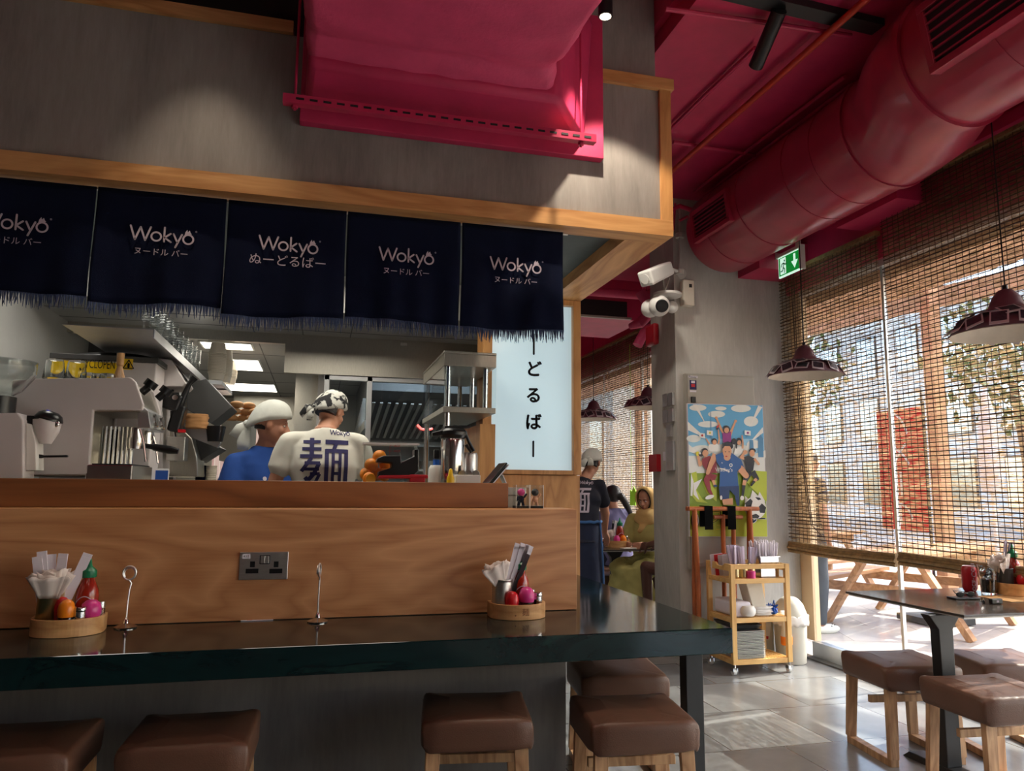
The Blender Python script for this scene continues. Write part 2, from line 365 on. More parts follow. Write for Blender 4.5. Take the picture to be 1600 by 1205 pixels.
def put_text(mb, body, size, o, u, v, n=None, lift=.0008, align='CENTER'):
    o, u, v = Vector(o), Vector(u), Vector(v); n = (n and Vector(n)) or u.cross(v).normalized()
    vs, fs = text_mesh(body, size, align)
    mb.add([o+u*p.x+v*p.y+n*lift for p in vs], fs); return mb
def arc(cx, cy, r, a0, a1, n=16, ry=None):
    ry = ry or r
    return [(cx+r*math.cos(math.radians(a0+(a1-a0)*k/n)), cy+ry*math.sin(math.radians(a0+(a1-a0)*k/n))) for k in range(n+1)]
def wok_logo(mb, h, o, u, v, n, w=None):
    """the word with a small flame on its last letter; h = cap height, centred on o"""
    w = w or h*.125; nn = Vector(n)*.0012; o = Vector(o)+Vector(n)*.0008; sc = h
    def S_(pts): mb.stroke([((x-2.12)*sc, (y-.5)*sc) for x, y in pts], w, o, u, v, nn)
    S_([(0,1),(.33,0),(.66,.95),(1.0,0),(1.33,1)])
    def O_(pts):
        n_ = len(pts); cx_ = sum(p[0] for p in pts[:-1])/(n_-1); cy_ = sum(p[1] for p in pts[:-1])/(n_-1); V_ = []
        for x, y in pts:
            d_ = math.hypot(x-cx_, y-cy_)
            for q in (d_-w/sc/2, d_+w/sc/2): V_.append(o+Vector(u)*((cx_+(x-cx_)/d_*q-2.12)*sc)+Vector(v)*((cy_+(y-cy_)/d_*q-.5)*sc)+nn)
        mb.add(V_, [(2*i, 2*i+1, 2*i+3, 2*i+2) for i in range(n_-1)])
    O_(arc(1.72,.33,.32,0,360,24)); S_([(2.25,1.05),(2.25,0)]); S_([(2.66,.62),(2.27,.30),(2.70,0)])
    S_([(2.86,.62),(3.14,.02)]); S_([(3.42,.62),(3.02,-.36)]); O_(arc(3.86,.30,.34,0,360,24))
    fl = [(3.60,.60),(3.64,.82),(3.76,1.02),(3.80,.84),(3.92,.98),(3.99,.80),(4.08,.72),(3.98,.68),(3.86,.70),(3.74,.68)]
    mb.prism([((x-2.12)*sc, (y-.5)*sc) for x, y in fl], o, u, v, nn*1.3)
    S2 = [((x-2.12)*sc, (y-.5)*sc) for x, y in arc(4.36,.93,.05,0,360,8)]; mb.stroke(S2, w*.3, o, u, v, nn)
    return mb
def poly_pts(seq): return [tuple(p) for p in seq]
# ================================================================== THE SETTING
CZ = 3.75
M['floor'] = tiles('stone_tiles', lin(130, 131, 131), lin(152, 153, 152), .6, .6, lin(84, 84, 83), .22, 0, .5)
M['pave'] = tiles('terrace_paving', lin(176, 168, 160), lin(206, 198, 190), .8, .8, lin(120, 112, 104), .6, .35, .5)
struct('floor', MB().b2((-4.6, -3.2, -.1), (3.86, 12.2, 0)), 'floor')
struct('terrace_paving', MB().b2((3.98, -8, -.12), (26, 34, -.02)), 'pave')
struct('ceiling', MB().b2((1.74, -3.2, CZ), (3.96, 12.2, CZ+.1)), 'magenta')
struct('ceiling_upper', MB().b2((-4.6, -3.2, 4.4), (1.74, 12.2, 4.5)), 'magenta')
struct('ceiling_edge', MB().b2((1.70, -3.2, CZ+.1), (1.74, 12.2, 4.4)), 'magenta')
struct('wall_left', MB().b2((-4.7, -3.2, 0), (-4.6, 12.2, 4.4)), 'conc')
struct('wall_rear', MB().b2((-4.6, -3.3, 0), (3.96, -3.2, 4.4)), 'conc')
struct('wall_far', MB().b2((-4.6, 12.2, 0), (3.96, 12.3, 4.4)), 'conc')
# bar front: plaster below the counter, ash panel above it
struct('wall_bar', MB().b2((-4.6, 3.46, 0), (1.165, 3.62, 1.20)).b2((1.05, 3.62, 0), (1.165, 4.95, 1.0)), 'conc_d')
p = MB().b2((-4.6, 3.425, .752), (1.208, 3.46, 1.216)); bp = p.build('bar_front_panel', 'ash', loc=(0, 3.44, .752), bevel=.002)
tag(bp, 'long ash veneer panel behind the green counter, facing the stools', 'wood panel')
struct('trim_1', MB().b2((-4.6, 3.46, 1.20), (1.208, 3.64, 1.218)), 'ash_x')
lb = MB().b2((-4.6, 3.56, 1.219), (.905, 3.60, 1.338)).b2((-4.6, 3.60, 1.30), (.905, 3.70, 1.338)).build('serving_ledge', 'ledge', loc=(0, 3.6, 1.219), bevel=.003)
tag(lb, 'knotty reddish wood ledge running along the top of the bar under the kitchen opening', 'ledge')
struct('trim_2', MB().b2((.93, 4.90, .6), (1.752, 4.955, 1.40)), 'ash_z')
# fascia above the opening
fz0, fz1 = 2.628, 3.44
struct('wall_fascia', MB().b2((-4.6, 3.455, fz0+.085), (1.69, 3.56, fz1)).b2((1.60, 3.56, 2.712), (1.72, 4.95, fz1)), 'conc')
struct('wall_fascia_upper', MB().b2((1.30, 3.50, 3.49), (1.695, 3.95, 4.4)), 'conc')
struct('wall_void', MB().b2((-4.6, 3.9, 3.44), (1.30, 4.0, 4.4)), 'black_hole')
struct('trim_3', MB().b2((-4.6, 3.435, fz0), (1.752, 3.56, fz0+.085)), 'ash_x')
struct('trim_4', MB().b2((1.53, 3.56, fz0), (1.752, 4.955, fz0+.085)), 'ash_y')
struct('trim_5', MB().b2((1.688, 3.435, fz0+.085), (1.752, 3.52, 3.45)), 'ash_z')
struct('trim_6', MB().b2((-4.6, 3.43, 3.44), (-.2, 3.56, 3.50)).b2((1.33, 3.42, 3.44), (1.765, 3.56, 3.50)), 'ash_x')
M['recess'] = paint('recess_green_grey', lin(92, 100, 98), .7)
struct('ceiling_recess', MB().b2((-4.6, 3.56, 2.70), (1.53, 4.99, 2.73)), 'recess')
# sign wall at the bar's end
struct('wall_sign', MB().b2((1.05, 4.957, .95), (1.75, 5.05, 2.628)), 'ash_z')
# kitchen box
KZ = 2.45
struct('ceiling_kitchen', MB().b2((-1.8, 4.99, KZ), (1.75, 10.5, KZ+.05)).b2((-1.8, 4.95, KZ), (1.05, 4.99, 2.70)), 'wallk')
struct('wall_kitchen_left', MB().b2((-1.85, 3.64, 0), (-1.75, 10.5, 2.70)), 'wallk')
struct('wall_kitchen_corner', MB().b2((-1.75, 6.3, 0), (-1.08, 6.4, KZ)), 'dgrey')
struct('wall_kitchen_right', MB().b2((1.66, 5.05, 0), (1.75, 10.5, KZ)), 'wallk')
struct('wall_kitchen_far', MB().b2((-1.75, 10.4, 0), (1.66, 10.5, KZ)), 'kitsteel')
struct('wall_kitchen_header', MB().b2((-.275, 5.78, 2.155), (1.66, 5.84, KZ)).b2((-1.75, 5.78, 2.375), (-.275, 5.84, KZ)), 'kitsteel')
struct('wall_kitchen_side', MB().b2((-1.07, 10.0, 0), (-.2, 10.1, KZ)).b2((-.25, 7.7, 1.2), (.06, 7.75, KZ)), 'kitsteel')
struct('wall_kitchen_low', MB().b2((.05, 5.79, 0), (1.66, 5.88, 1.3)), 'wallk')
struct('floor_kitchen', MB().b2((-1.75, 3.63, 0.001), (1.04, 10.4, .10)), 'floor')
# window partition inside the kitchen
pf = MB()
for x in (.04, .362, .97, 1.62): pf.b2((x-.018, 5.80, 1.3), (x+.018, 5.86, 2.155))
pf.b2((.02, 5.80, 2.12), (1.64, 5.86, 2.153)).b2((.02, 5.80, 1.3), (1.64, 5.86, 1.33))
wk = struct('window_1', pf, 'alu'); MB().b2((.05, 5.828, 1.33), (1.62, 5.834, 2.12)).build('window_pane', 'glass', wk)
# concrete column between the two windows
struct('wall_column', MB().b2((2.80, 5.5, 0), (3.89, 5.96, CZ)).b2((3.72, 5.38, .0), (3.73, 5.5, 0.001)), 'col')
struct('trim_7', MB().b2((3.895, 5.36, .125), (3.955, 5.58, 3.05)), 'tan')
# window walls on the right: above the glass, sill, frame, panes
struct('wall_right', MB().b2((3.86, -3.2, 2.98), (3.96, 5.5, CZ)).b2((3.86, 5.96, 2.98), (3.96, 12.2, CZ)), 'magenta')
struct('trim_8', MB().b2((3.40, 5.18, 3.10), (3.86, 5.5, 3.34)).b2((3.60, 3.9, 3.22), (3.86, 4.5, 3.42)).b2((3.74, 2.2, 3.40), (3.86, 5.0, 3.47)), 'magenta')
def window(name, y0, y1, joints):
    f = MB(); f.b2((3.87, y0, 0.005), (3.95, y1, .125)).b2((3.885, y0, 2.93), (3.94, y1, 2.98))
    for y in joints: f.b2((3.90, y-.012, .125), (3.925, y+.012, 2.93))
    o = struct(name, f, 'alu')
    MB().b2((3.909, y0, .125), (3.916, y1, 2.93)).build('window_pane', 'glass', o)
    MB().b2((3.80, y0, .0), (3.87, y1, .012)).build('floor_track', 'dgrey', o)
window('window_2', -3.2, 5.36, (4.42, 3.0, 1.5, 0, -1.5)); window('window_3', 5.96, 12.2, (7.3, 8.6, 9.9, 11.2))
struct('wall_end_room', MB().b2((1.75, 12.0, 0), (3.86, 12.1, CZ)), 'magenta')
# ------------------------------------------------------------------ the counter
t = thing('bar_counter', 'dark green marble L-shaped bar counter with three condiment trays on it', 'counter', (-1, 3.2, 0))
MB().prism([(-4.55, 2.862), (1.69, 2.862), (1.69, 4.89), (1.172, 4.89), (1.172, 3.42), (-4.55, 3.42)], (0,0,.648), (1,0,0), (0,1,0), (0,0,.102)).build('counter_top', 'marble', t, bevel=.004)
for x, y in ((1.57, 3.0), (-2.6, 3.02)):
    MB().b2((x-.04, y-.03, .03), (x+.04, y+.03, .648)).b2((x-.06, y-.06, 0.001), (x+.06, y+.06, .03)).build('leg', 'black', t, bevel=.004)
# ------------------------------------------------------------------ noren curtain: five cloths
def noren(x0, x1, zt, zb, label, second):
    t = thing('noren_curtain', label, 'door curtain', ((x0+x1)/2, 3.52, zt), group='navy half curtains over the kitchen opening')
    ph = random.random()*6; W_ = x1-x0
    def f(u, v):
        bow = .012*math.sin(u*9+ph)*v+.006*math.sin(u*23+ph*2)*v
        return (x0+u*W_+.008*math.sin(v*4+ph)*v*(u-.5), 3.52+bow+.01*math.sin(PI*u*2)*v, zt+(zb-zt)*v+.008*math.sin(u*PI+ph)*v)
    MB().sheet(f, 40, 16).build('cloth', 'navy', t, smooth='all', solid=.003)
    fr = MB(); n = 110
    for k in range(n):
        u = (k+.5)/n; p = Vector(f(u, 1)); dx = random.uniform(-.008, .008); L = random.uniform(.034, .066)
        fr.tube([p+Vector((0,0,.004)), p+Vector((dx*.5, random.uniform(-.006,.004), -L*.5)), p+Vector((dx, random.uniform(-.008,.006), -L))], [.0028, .0024, .001], 4)
    fr.build('fringe', 'fringe', t)
    lg = MB(); c = Vector(((x0+x1)/2+.01, 3.503, zt-.20 if not second else zt-.195)); wok_logo(lg, .062, c, (1,0,0), (0,0,1), (0,-1,0))
    put_text(lg, 'ヌードル バー' if not second else 'ぬーどるばー', .036 if not second else .058, c+Vector((0, 0, -.084)), (1,0,0), (0,0,1), (0,-1,0), .002)
    lg.build('printed_lettering', 'print_w', t)
nx = [(-1.62,-1.000),(-.993,-.457),(-.449,.083),(.089,.637),(.645,1.172)]
nl = ['leftmost navy noren cloth, cut off by the picture edge, with pale lettering', 'second navy noren cloth from the left with pale lettering and small katakana',
      'middle navy noren cloth with a larger hiragana line under its lettering', 'fourth navy noren cloth from the left, between the middle one and the rightmost', 'rightmost navy noren cloth, its fringe hanging over the lit white sign']
for k, (a, b) in enumerate(nx): noren(a, b, 2.622, (2.125, 2.105, 2.085, 2.098, 2.098)[k], nl[k], k == 2)
r = MB().tube([(-4.5, 3.53, 2.615), (1.2, 3.53, 2.615)], .006, 8).build('curtain_rod', 'steel', loc=(0, 3.53, 2.615)); tag(r, 'thin metal rod carrying the navy noren cloths under the wood trim', 'curtain rod')
# ------------------------------------------------------------------ lit menu sign
t = thing('lightbox_sign', 'tall glowing pale blue lightbox with black vertical hiragana at the bar end', 'sign', (1.4, 4.93, 1.42))
f = MB(); x0, x1, z0, z1 = 1.052, 1.75, 1.405, 2.626
f.b2((x0, 4.86, z0), (x0+.062, 4.957, z1)).b2((x1-.055, 4.86, z0), (x1, 4.957, z1)).b2((x0+.062, 4.86, z0), (x1-.055, 4.957, z0+.03)).b2((x0+.062, 4.86, z1-.04), (x1-.055, 4.957, z1))
f.build('frame', 'ash_z', t, bevel=.003)
MB().b2((x0+.062, 4.905, z0+.03), (x1-.055, 4.95, z1-.04)).build('lit_face', 'sign_lit', t)
g = MB(); cx = at(834, 600, 4.9).x
for ch, py, ox, oz in [(c_, p_, dx, dz) for c_, p_ in (('ど', 578), ('る', 619), ('ば', 661)) for dx, dz in ((-.004,0),(.004,0),(0,.004),(0,-.004),(0,0))]:
    if ox == -.004: g = MB()
    put_text(g, ch, .118, (cx+ox, 4.904-abs(ox)*.02-abs(oz)*.03, at(831, py, 4.9).z+oz), (1,0,0), (0,0,1), (0,-1,0), .001)
    if ox == 0 and oz == 0: g.build('sign_character', 'ink', t)
for py0, py1 in ((522, 553), (690, 713)):
    g = MB().stroke([(0, at(831, py0, 4.9).z), (0, at(831, py1, 4.9).z)], .014, (cx, 4.9035, 0), (1,0,0), (0,0,1), (0,-.001,0)); g.build('long_vowel_mark', 'ink', t)
g = MB(); put_text(g, 'ぬ', .135, (cx, 4.904, at(831, 500, 4.9).z), (1,0,0), (0,0,1), (0,-1,0), .001)
g.build('sign_character', 'ink', t)
# ------------------------------------------------------------------ box duct through the fascia
t = thing('ventilation_box', 'large plaster-wrapped magenta box duct coming out of the fascia overhead', 'duct', (.6, 3.44, 3.0))
MB().b2((-.15, 3.40, 2.99), (1.352, 3.452, 3.78)).build('wall_flange', 'magenta_d', t, bevel=.004)
# tapering throat then the wrapped duct rising towards the room
A = [(-.13, 3.40, 3.06), (1.25, 3.40, 3.06), (1.30, 3.40, 3.74), (-.13, 3.40, 3.74)]
fl = at(476, 100, 2.95); fr_ = at(845, 122, 2.95)
B = [(-.11, 3.10, 3.10), (1.02, 3.10, 3.10), (1.05, 3.10, 3.74), (-.11, 3.10, 3.74)]
MB().rings([[Vector(q) for q in A], [Vector(q) for q in B]]).build('throat', 'magenta_d', t, bevel=.03, seg=3, smooth=True)
def sec(y, xa, xb, za, zb, r=.06):
    o = []
    for cx_, cz_, a0 in ((xb-r, za+r, -90), (xb-r, zb-r, 0), (xa+r, zb-r, 90), (xa+r, za+r, 180)):
        for k in range(6): a = math.radians(a0+90*k/5); o.append(Vector((cx_+r*math.cos(a), y, cz_+r*math.sin(a))))
    return o
w_ = MB(); R_ = []
for y, xa, xb, za in ((3.28,-.12,1.03,3.105),(3.16,-.125,1.00,3.12),(3.04,-.13,.985,3.15),(2.985,-.12,.97,3.175),(2.95,-.118,.965,3.165),(2.90,-.13,.985,3.165),(2.7,-.14,1.0,3.18),(2.3,-.15,1.03,3.21),(1.6,-.16,1.03,3.23),(.6,-.16,1.03,3.24)):
    R_.append(sec(y, xa, xb, za, 3.9))
wd = w_.rings(R_).build('wrapped_duct', 'magenta_wrap', t, smooth='all', sub=3)
wt = bpy.data.textures.new('canvas_wrinkles', 'CLOUDS'); wt.noise_scale = .16; wt.noise_depth = 3
dm = wd.modifiers.new('wrinkles', 'DISPLACE'); dm.texture = wt; dm.strength = .035; dm.mid_level = .5; dm.texture_coords = 'LOCAL'
t = thing('duct_hanger', 'slotted magenta steel rail on two threaded rods under the box duct', 'hanger rail', (.5, 3.18, 3.0))
b = MB(); a0, a1 = Vector((-.215, 3.22, 2.985)), Vector((1.235, 3.22, 3.0))
b.b2((-.215, 3.20, 2.972), (1.235, 3.206, 3.012)).b2((-.215, 3.206, 3.008), (1.235, 3.24, 3.012)).b2((-.215, 3.206, 2.972), (1.235, 3.24, 2.976))
b.build('channel', 'magenta', t)
for k in range(24): x = -.16+k*.058; MB().b2((x, 3.1985, 2.988), (x+.034, 3.2, 2.998)).build('slot', 'black_hole', t)
for x in (-.165, 1.165):
    MB().tube([(x, 3.225, 2.95), (x, 3.225, 4.4)], .006, 8).build('rod', 'magenta', t)
    MB().lathe([(.014, 0), (.014, .012)], (x, 3.225, 2.958), 6).build('nut', 'magenta', t)
# ------------------------------------------------------------------ round duct along the windows
t = thing('round_duct', 'big dusty red round air duct running along the window wall under the ceiling', 'duct', (3.1, 4.2, 3.4))
path = [(3.14, 5.30, 3.40, .335), (3.14, 3.40, 3.42, .335)]
def ductseg(name, pts, ribs=()):
    MB().tube([p[:3] for p in pts], [p[3] for p in pts], 48).build(name, 'duct', t, smooth=True)
ductseg('far_section', [(3.14, 5.30, 3.40, .30), (3.14, 5.295, 3.40, .325), (3.14, 5.27, 3.40, .335), (3.14, 3.42, 3.40, .335)])
ductseg('elbow', [(3.14, 3.43, 3.40, .343), (3.14, 3.36, 3.40, .343), (3.10, 3.16, 3.40, .343), (2.98, 2.96, 3.40, .343), (2.92, 2.80, 3.40, .343), (2.92, 2.74, 3.40, .343)])
ductseg('near_section', [(2.92, 2.76, 3.40, .335), (2.92, -1.2, 3.40, .335), (2.92, -1.22, 3.40, .3)])
for y, x in ((4.55, 3.14), (5.0, 3.14), (4.0, 3.14), (3.72, 3.14), (2.3, 2.92), (1.8, 2.92)):
    MB().tube([(x, y+.007, 3.40), (x, y-.007, 3.40)], .3385, 48, cap=True).build('seam_ring', 'duct', t, smooth=True)
for y, x in ((3.43, 3.14), (2.745, 2.92)):
    MB().tube([(x, y+.02, 3.40), (x, y-.02, 3.40)], .352, 48).build('joint_collar', 'duct', t, smooth=True)
def duct_grille(x, y0, y1, ang, hw):
    # flush grille in a saddle frame on the lower left of the duct
    a = math.radians(ang); n = Vector((math.cos(a), 0, math.sin(a))); tt = Vector((-math.sin(a), 0, math.cos(a)))
    c = Vector((x, 0, 3.40))+n*.302; fr = MB()
    def P(s_, y, d): return c+tt*s_+Vector((0, y, 0))+n*d
    def slab(s0, s1, ya, yb, d0, d1, mb):
        vs = [P(s_, y, d) for d in (d0, d1) for s_, y in ((s0,ya),(s1,ya),(s1,yb),(s0,yb))]
        mb.add(vs, [(0,3,2,1),(4,5,6,7),(0,1,5,4),(1,2,6,5),(2,3,7,6),(3,0,4,7)])
    e = .035
    for q in ((-hw, -hw+e, y0, y1), (hw-e, hw, y0, y1), (-hw+e, hw-e, y0, y0+e), (-hw+e, hw-e, y1-e, y1)): slab(*q, -.06, .052, fr)
    g = fr.build('grille_frame', 'duct', t, bevel=.003)
    bk = MB(); slab(-hw+e, hw-e, y0+e, y1-e, .0, .037, bk); bk.build('grille_void', 'acoustic', g)
    for k in range(6):
        s_ = -hw+e+(k+.5)*(2*hw-2*e)/6; sl = MB(); slab(s_-.004, s_+.004, y0+e, y1-e, .037, .048, sl); sl.build('grille_blade', 'duct', g)
duct_grille(3.14, 4.62, 5.16, 186, .125); duct_grille(2.92, 1.7, 2.58, 190, .16)
# ------------------------------------------------------------------ ceiling pipes, track, spotlights
a, b = zat(1350, 2, 3.68), zat(1054, 264, 3.68); d = b-a
pp = MB().tube([a-d*1.2, b+d*.05], .019, 10).build('sprinkler_pipe', 'orange_pipe', smooth=True, loc=a); tag(pp, 'thin orange-red pipe running under the magenta ceiling left of the round duct', 'pipe')
cds = [((1040, 14), (1330, 56), 'magenta conduit crossing the ceiling just behind the black track'), ((1050, 200), (1180, 75), 'dark magenta conduit running from the wood fascia corner to the spotlight'),
       ((1052, 222), (1330, 268), 'magenta conduit crossing the ceiling near the column with a bent end'), ((1085, 300), (1320, 120), 'upper magenta conduit beside the round duct'), ((1100, 306), (1330, 132), 'lower magenta conduit hugging the round duct')]
for (p0, p1, lb_) in cds:
    a, b = zat(*p0, 3.72), zat(*p1, 3.72); mid = (a+b)/2
    o = MB().tube([a, mid+Vector((0,0,.004)), b], .013, 8).build('ceiling_conduit', 'magenta', smooth=True, loc=mid); tag(o, lb_, 'conduit')
t = thing('track_light', 'black ceiling track with an angled cylinder spotlight beside the round duct', 'track light', zat(1210, 20, CZ))
a, b = zat(1120, -18, CZ-.02), zat(1372, 42, CZ-.02)
MB().bar(a, b, .09, .04).build('track', 'black', t)
h0 = zat(1213, 28, 3.68); h1 = h0+Vector((.03, .24, -.12))
MB().tube([zat(1218, 18, CZ-.03), h0], .012, 8).build('stem', 'black', t)
hd = MB().tube([h0-(h1-h0)*.15, h1], .038, 20).build('spot_head', 'black', t, smooth=True, bevel=.002)
d_ = (h1-h0).normalized(); MB().tube([h1+d_*.0005, h1+d_*.002], .03, 20).build('lens', 'alu', hd)
t = thing('wall_spotlight', 'lit black cylinder spotlight hanging in front of the concrete by the box duct', 'spotlight', at(946, 20, 3.05))
c = at(946, 26, 3.05); hd = MB().tube([c, c+Vector((0, 0, .24))], .034, 20).build('spot_head', 'black', t, smooth=True)
MB().tube([c-Vector((0,0,.001)), c+Vector((0,0,.002))], .027, 20).build('led_lens', 'led', hd); MB().tube([c+Vector((0,0,.24)), Vector((c.x, c.y, 4.4))], .008, 8).build('stem', 'black', t)
lamp('SPOT', 'wall_spot_beam', c-Vector((0, 0, .02)), 75, (1, .86, .68), look=c+Vector((.22, .16, -1)), spot_size=math.radians(76), spot_blend=.35, shadow_soft_size=.02)
t = thing('wall_spotlight', 'black cylinder spotlight above the left fascia, out of the top of the picture', 'spotlight', (-.55, 2.98, 4.0))
MB().tube([(-.55, 2.98, 3.72), (-.55, 2.98, 3.96)], .034, 20).build('spot_head', 'black', t, smooth=True); MB().tube([(-.55, 2.98, 3.96), (-.55, 2.98, 4.4)], .008, 8).build('stem', 'black', t)
lamp('SPOT', 'left_spot_beam', (-.55, 2.98, 3.70), 34, (1, .84, .64), look=(-.55, 3.24, 2.7), spot_size=math.radians(52), spot_blend=.8, shadow_soft_size=.03)
# unseen spotlights added behind the viewer to fill the bar and the tables
for k, (x, y, tx, ty, tz, e, sz) in enumerate(((-1.6, -.6, -.3, 3.4, 1.5, 16, 100), (.9, -.8, .7, 3.4, 1.2, 26, 100), (2.4, -.9, 3.0, 3.6, 2.4, 30, 90), (2.3, 1.6, 2.5, 4.0, 3.8, 0, 60))):
    if not e: continue
    z = (4.4 if x < 1.7 else CZ)
    t = thing('fill_spotlight', 'black fill spotlight added on the ceiling behind the viewer, aimed at the bar', 'spotlight', (x, y, z), group='added fill spotlights behind the viewer')
    MB().tube([(x, y, z), (x, y, z-.16)], .05, 20).build('spot_head', 'black', t, smooth=True)
    lamp('SPOT', 'room_fill_beam', (x, y, z-.18), e, (1, .83, .66), look=(tx, ty, tz), spot_size=math.radians(sz), spot_blend=1, shadow_soft_size=.12)
t = thing('fill_spotlight', 'black fill spotlight added out of sight behind the fascia corner, brightening the column side', 'spotlight', (2.0, 4.7, CZ))  # added spot out of view, lifts the column side
MB().tube([(2.0, 4.7, CZ), (2.0, 4.7, CZ-.16)], .05, 20).build('spot_head', 'black', t, smooth=True)
lamp('SPOT', 'column_fill_beam', (2.0, 4.7, CZ-.18), 70, (1, .92, .80), look=(2.9, 5.8, 1.4), spot_size=math.radians(75), spot_blend=1, shadow_soft_size=.08)
# back-room ceiling: rectangular duct with black slot grilles
zb = at(930, 497, 7.0).z; yb = zat(940, 528, zb).y
t = thing('slot_duct', 'pink rectangular duct with a black slot diffuser in the back room', 'duct', (2.7, 7.2, zb))
MB().b2((1.76, 7.0, zb), (3.2, yb, zb+.42)).build('casing', 'magenta', t, bevel=.004)
MB().b2((1.9, 6.985, at(930, 495, 6.98).z), (3.02, 7.0, at(930, 468, 6.98).z)).build('slot_diffuser', 'acoustic', t)
MB().b2((1.9, 6.96, zb), (3.06, 7.0, zb+.02)).build('grille_lip', 'grey', t)
t = thing('refrigerant_pipe', 'fat pink lagged pipe crossing above the slot duct in the back room', 'pipe', at(960, 455, 6.6))
MB().tube([(1.76, 6.6, at(950, 458, 6.6).z), (3.2, 6.6, at(1010, 462, 6.6).z), (3.35, 6.62, at(1010, 480, 6.6).z-.1)], .045, 12).build('lagging', 'magenta_wrap', t, smooth=True)
o = MB().b2((1.9, 7.75, at(900, 445, 7.9).z+.12), (2.9, 8.4, at(900, 425, 7.2).z)).build('ceiling_unit', 'black', loc=(2.4, 7.5, 3.6)); tag(o, 'dark air unit high in the back room above the fat pink pipe', 'air conditioner')
o = MB().tube([(1.9, 6.3, 3.6), (2.5, 6.35, 3.45), (3.1, 6.3, 3.62)], .02, 8).build('flexible_pipe', 'magenta', smooth=True, loc=(2.4, 6.3, 3.5)); tag(o, 'sagging magenta pipe under the back-room ceiling by the white camera', 'pipe')
# lumpy lagged bends beside the column
v = MB(); c = at(1003, 500, 6.3)
v.tube([at(985, 510, 6.4), at(1000, 505, 6.3), at(1012, 492, 6.3), at(1010, 470, 6.3), at(1000, 455, 6.3)], [.03, .05, .06, .055, .05], 12).tube([at(996, 540, 6.2), at(1006, 520, 6.2), at(1018, 512, 6.2)], .045, 12).tube([at(1005, 488, 6.1), at(1018, 480, 6.1), at(1030, 482, 6.1)], .04, 12)
o = v.build('lagged_pipe_bend', 'magenta_wrap', smooth=True, loc=c); tag(o, 'bunch of lumpy magenta wrapped pipes beside the column below the cameras', 'pipe')
# ================================================================== BAMBOO BLINDS
def blind(y0, y1, zt, zb, label, grp, X=3.80):
    t = thing('bamboo_blind', label, 'blind', (X, (y0+y1)/2, zt), group=grp)
    L = y1-y0
    MB().sheet(lambda u, v: (X+.004*math.sin(v*14), y0+.004+u*(L-.008), zt-v*(zt-zb)), 2, 20).build('reed_weave', 'reed', t)
    s = MB(); n = int((zt-zb)/.0285)
    for k in range(n):
        z = zt-.03-k*(zt-zb-.05)/n+random.uniform(-.002,.002); e0, e1 = random.uniform(-.012, .006), random.uniform(-.006, .012); q = random.choice((.0018, .0022, .003))
        dz = random.uniform(-.003, .003)
        s.bar((X-.006, y0+e0, z), (X-.006, y1+e1, z+dz), q*1.8, q*2.5)
    s.build('dark_reeds', 'stick', t)
    c = MB(); m = int(L/.05)
    for k in range(m+1):
        y = y0+.012+k*(L-.024)/m; c.bar((X-.0085, y, zt), (X-.0085, y+random.uniform(-.004,.004), zb), .0028, .0026, (0,1,0))
    c.build('warp_strings', 'stick', t)
    r = MB()
    for k in range(9):
        a = k*2.4; rr = .012+.0035*k
        r.tube([(X+rr*math.cos(a)*.7, y0-.01, zb-.03+rr*math.sin(a)), (X+rr*math.cos(a+.2)*.7, (y0+y1)/2, zb-.034+rr*math.sin(a+.2)), (X+rr*math.cos(a)*.7, y1+.01, zb-.03+rr*math.sin(a))], .0135, 8)
    r.build('rolled_end', 'valance', t, smooth=True)
    MB().b2((X-.02, y0, zt-.002), (X+.03, y1, zt+.03)).build('head_rail', 'valance', t)
    return t
blind(4.325, 5.52, 3.13, .885, 'bamboo blind left of the bright gap, beside the column in the dining room', 'bamboo blinds in the dining room')
blind(2.95, 4.275, 3.375, .90, 'bamboo blind right of the bright gap, behind the nearer pendant lamp', 'bamboo blinds in the dining room')
blind(1.55, 2.93, 3.375, .90, 'bamboo blind beyond the right picture edge', 'bamboo blinds in the dining room')
blind(-.02, 1.53, 3.375, .90, 'unseen bamboo blind behind the viewer, third window bay', 'added unseen bamboo blinds behind the viewer')  # unseen blinds, this and the next, added to cut daylight on the bar
blind(-1.6, -.04, 3.375, .90, 'unseen bamboo blind behind the viewer, last window bay', 'added unseen bamboo blinds behind the viewer')
blind(6.1, 8.02, 3.25, .62, 'bamboo blind in the back room, next to the column', 'bamboo blinds in the back room')
blind(8.12, 11.3, 3.25, .62, 'bamboo blind in the back room, furthest one beside the lit sign', 'bamboo blinds in the back room')
o = MB().tube([(3.76, 5.28, 3.10), (3.765, 5.27, 2.3), (3.77, 5.25, 1.5), (3.775, 5.18, 1.05), (3.78, 5.05, .96)], .0035, 6).tube([(3.76, 5.24, 3.10), (3.765, 5.25, 2.3), (3.77, 5.23, 1.5), (3.775, 5.16, 1.05)], .0035, 6).build('pull_cord', 'stick', loc=(3.77, 5.2, 2)); tag(o, 'double pull cord hanging in front of the blind beside the column', 'cord')
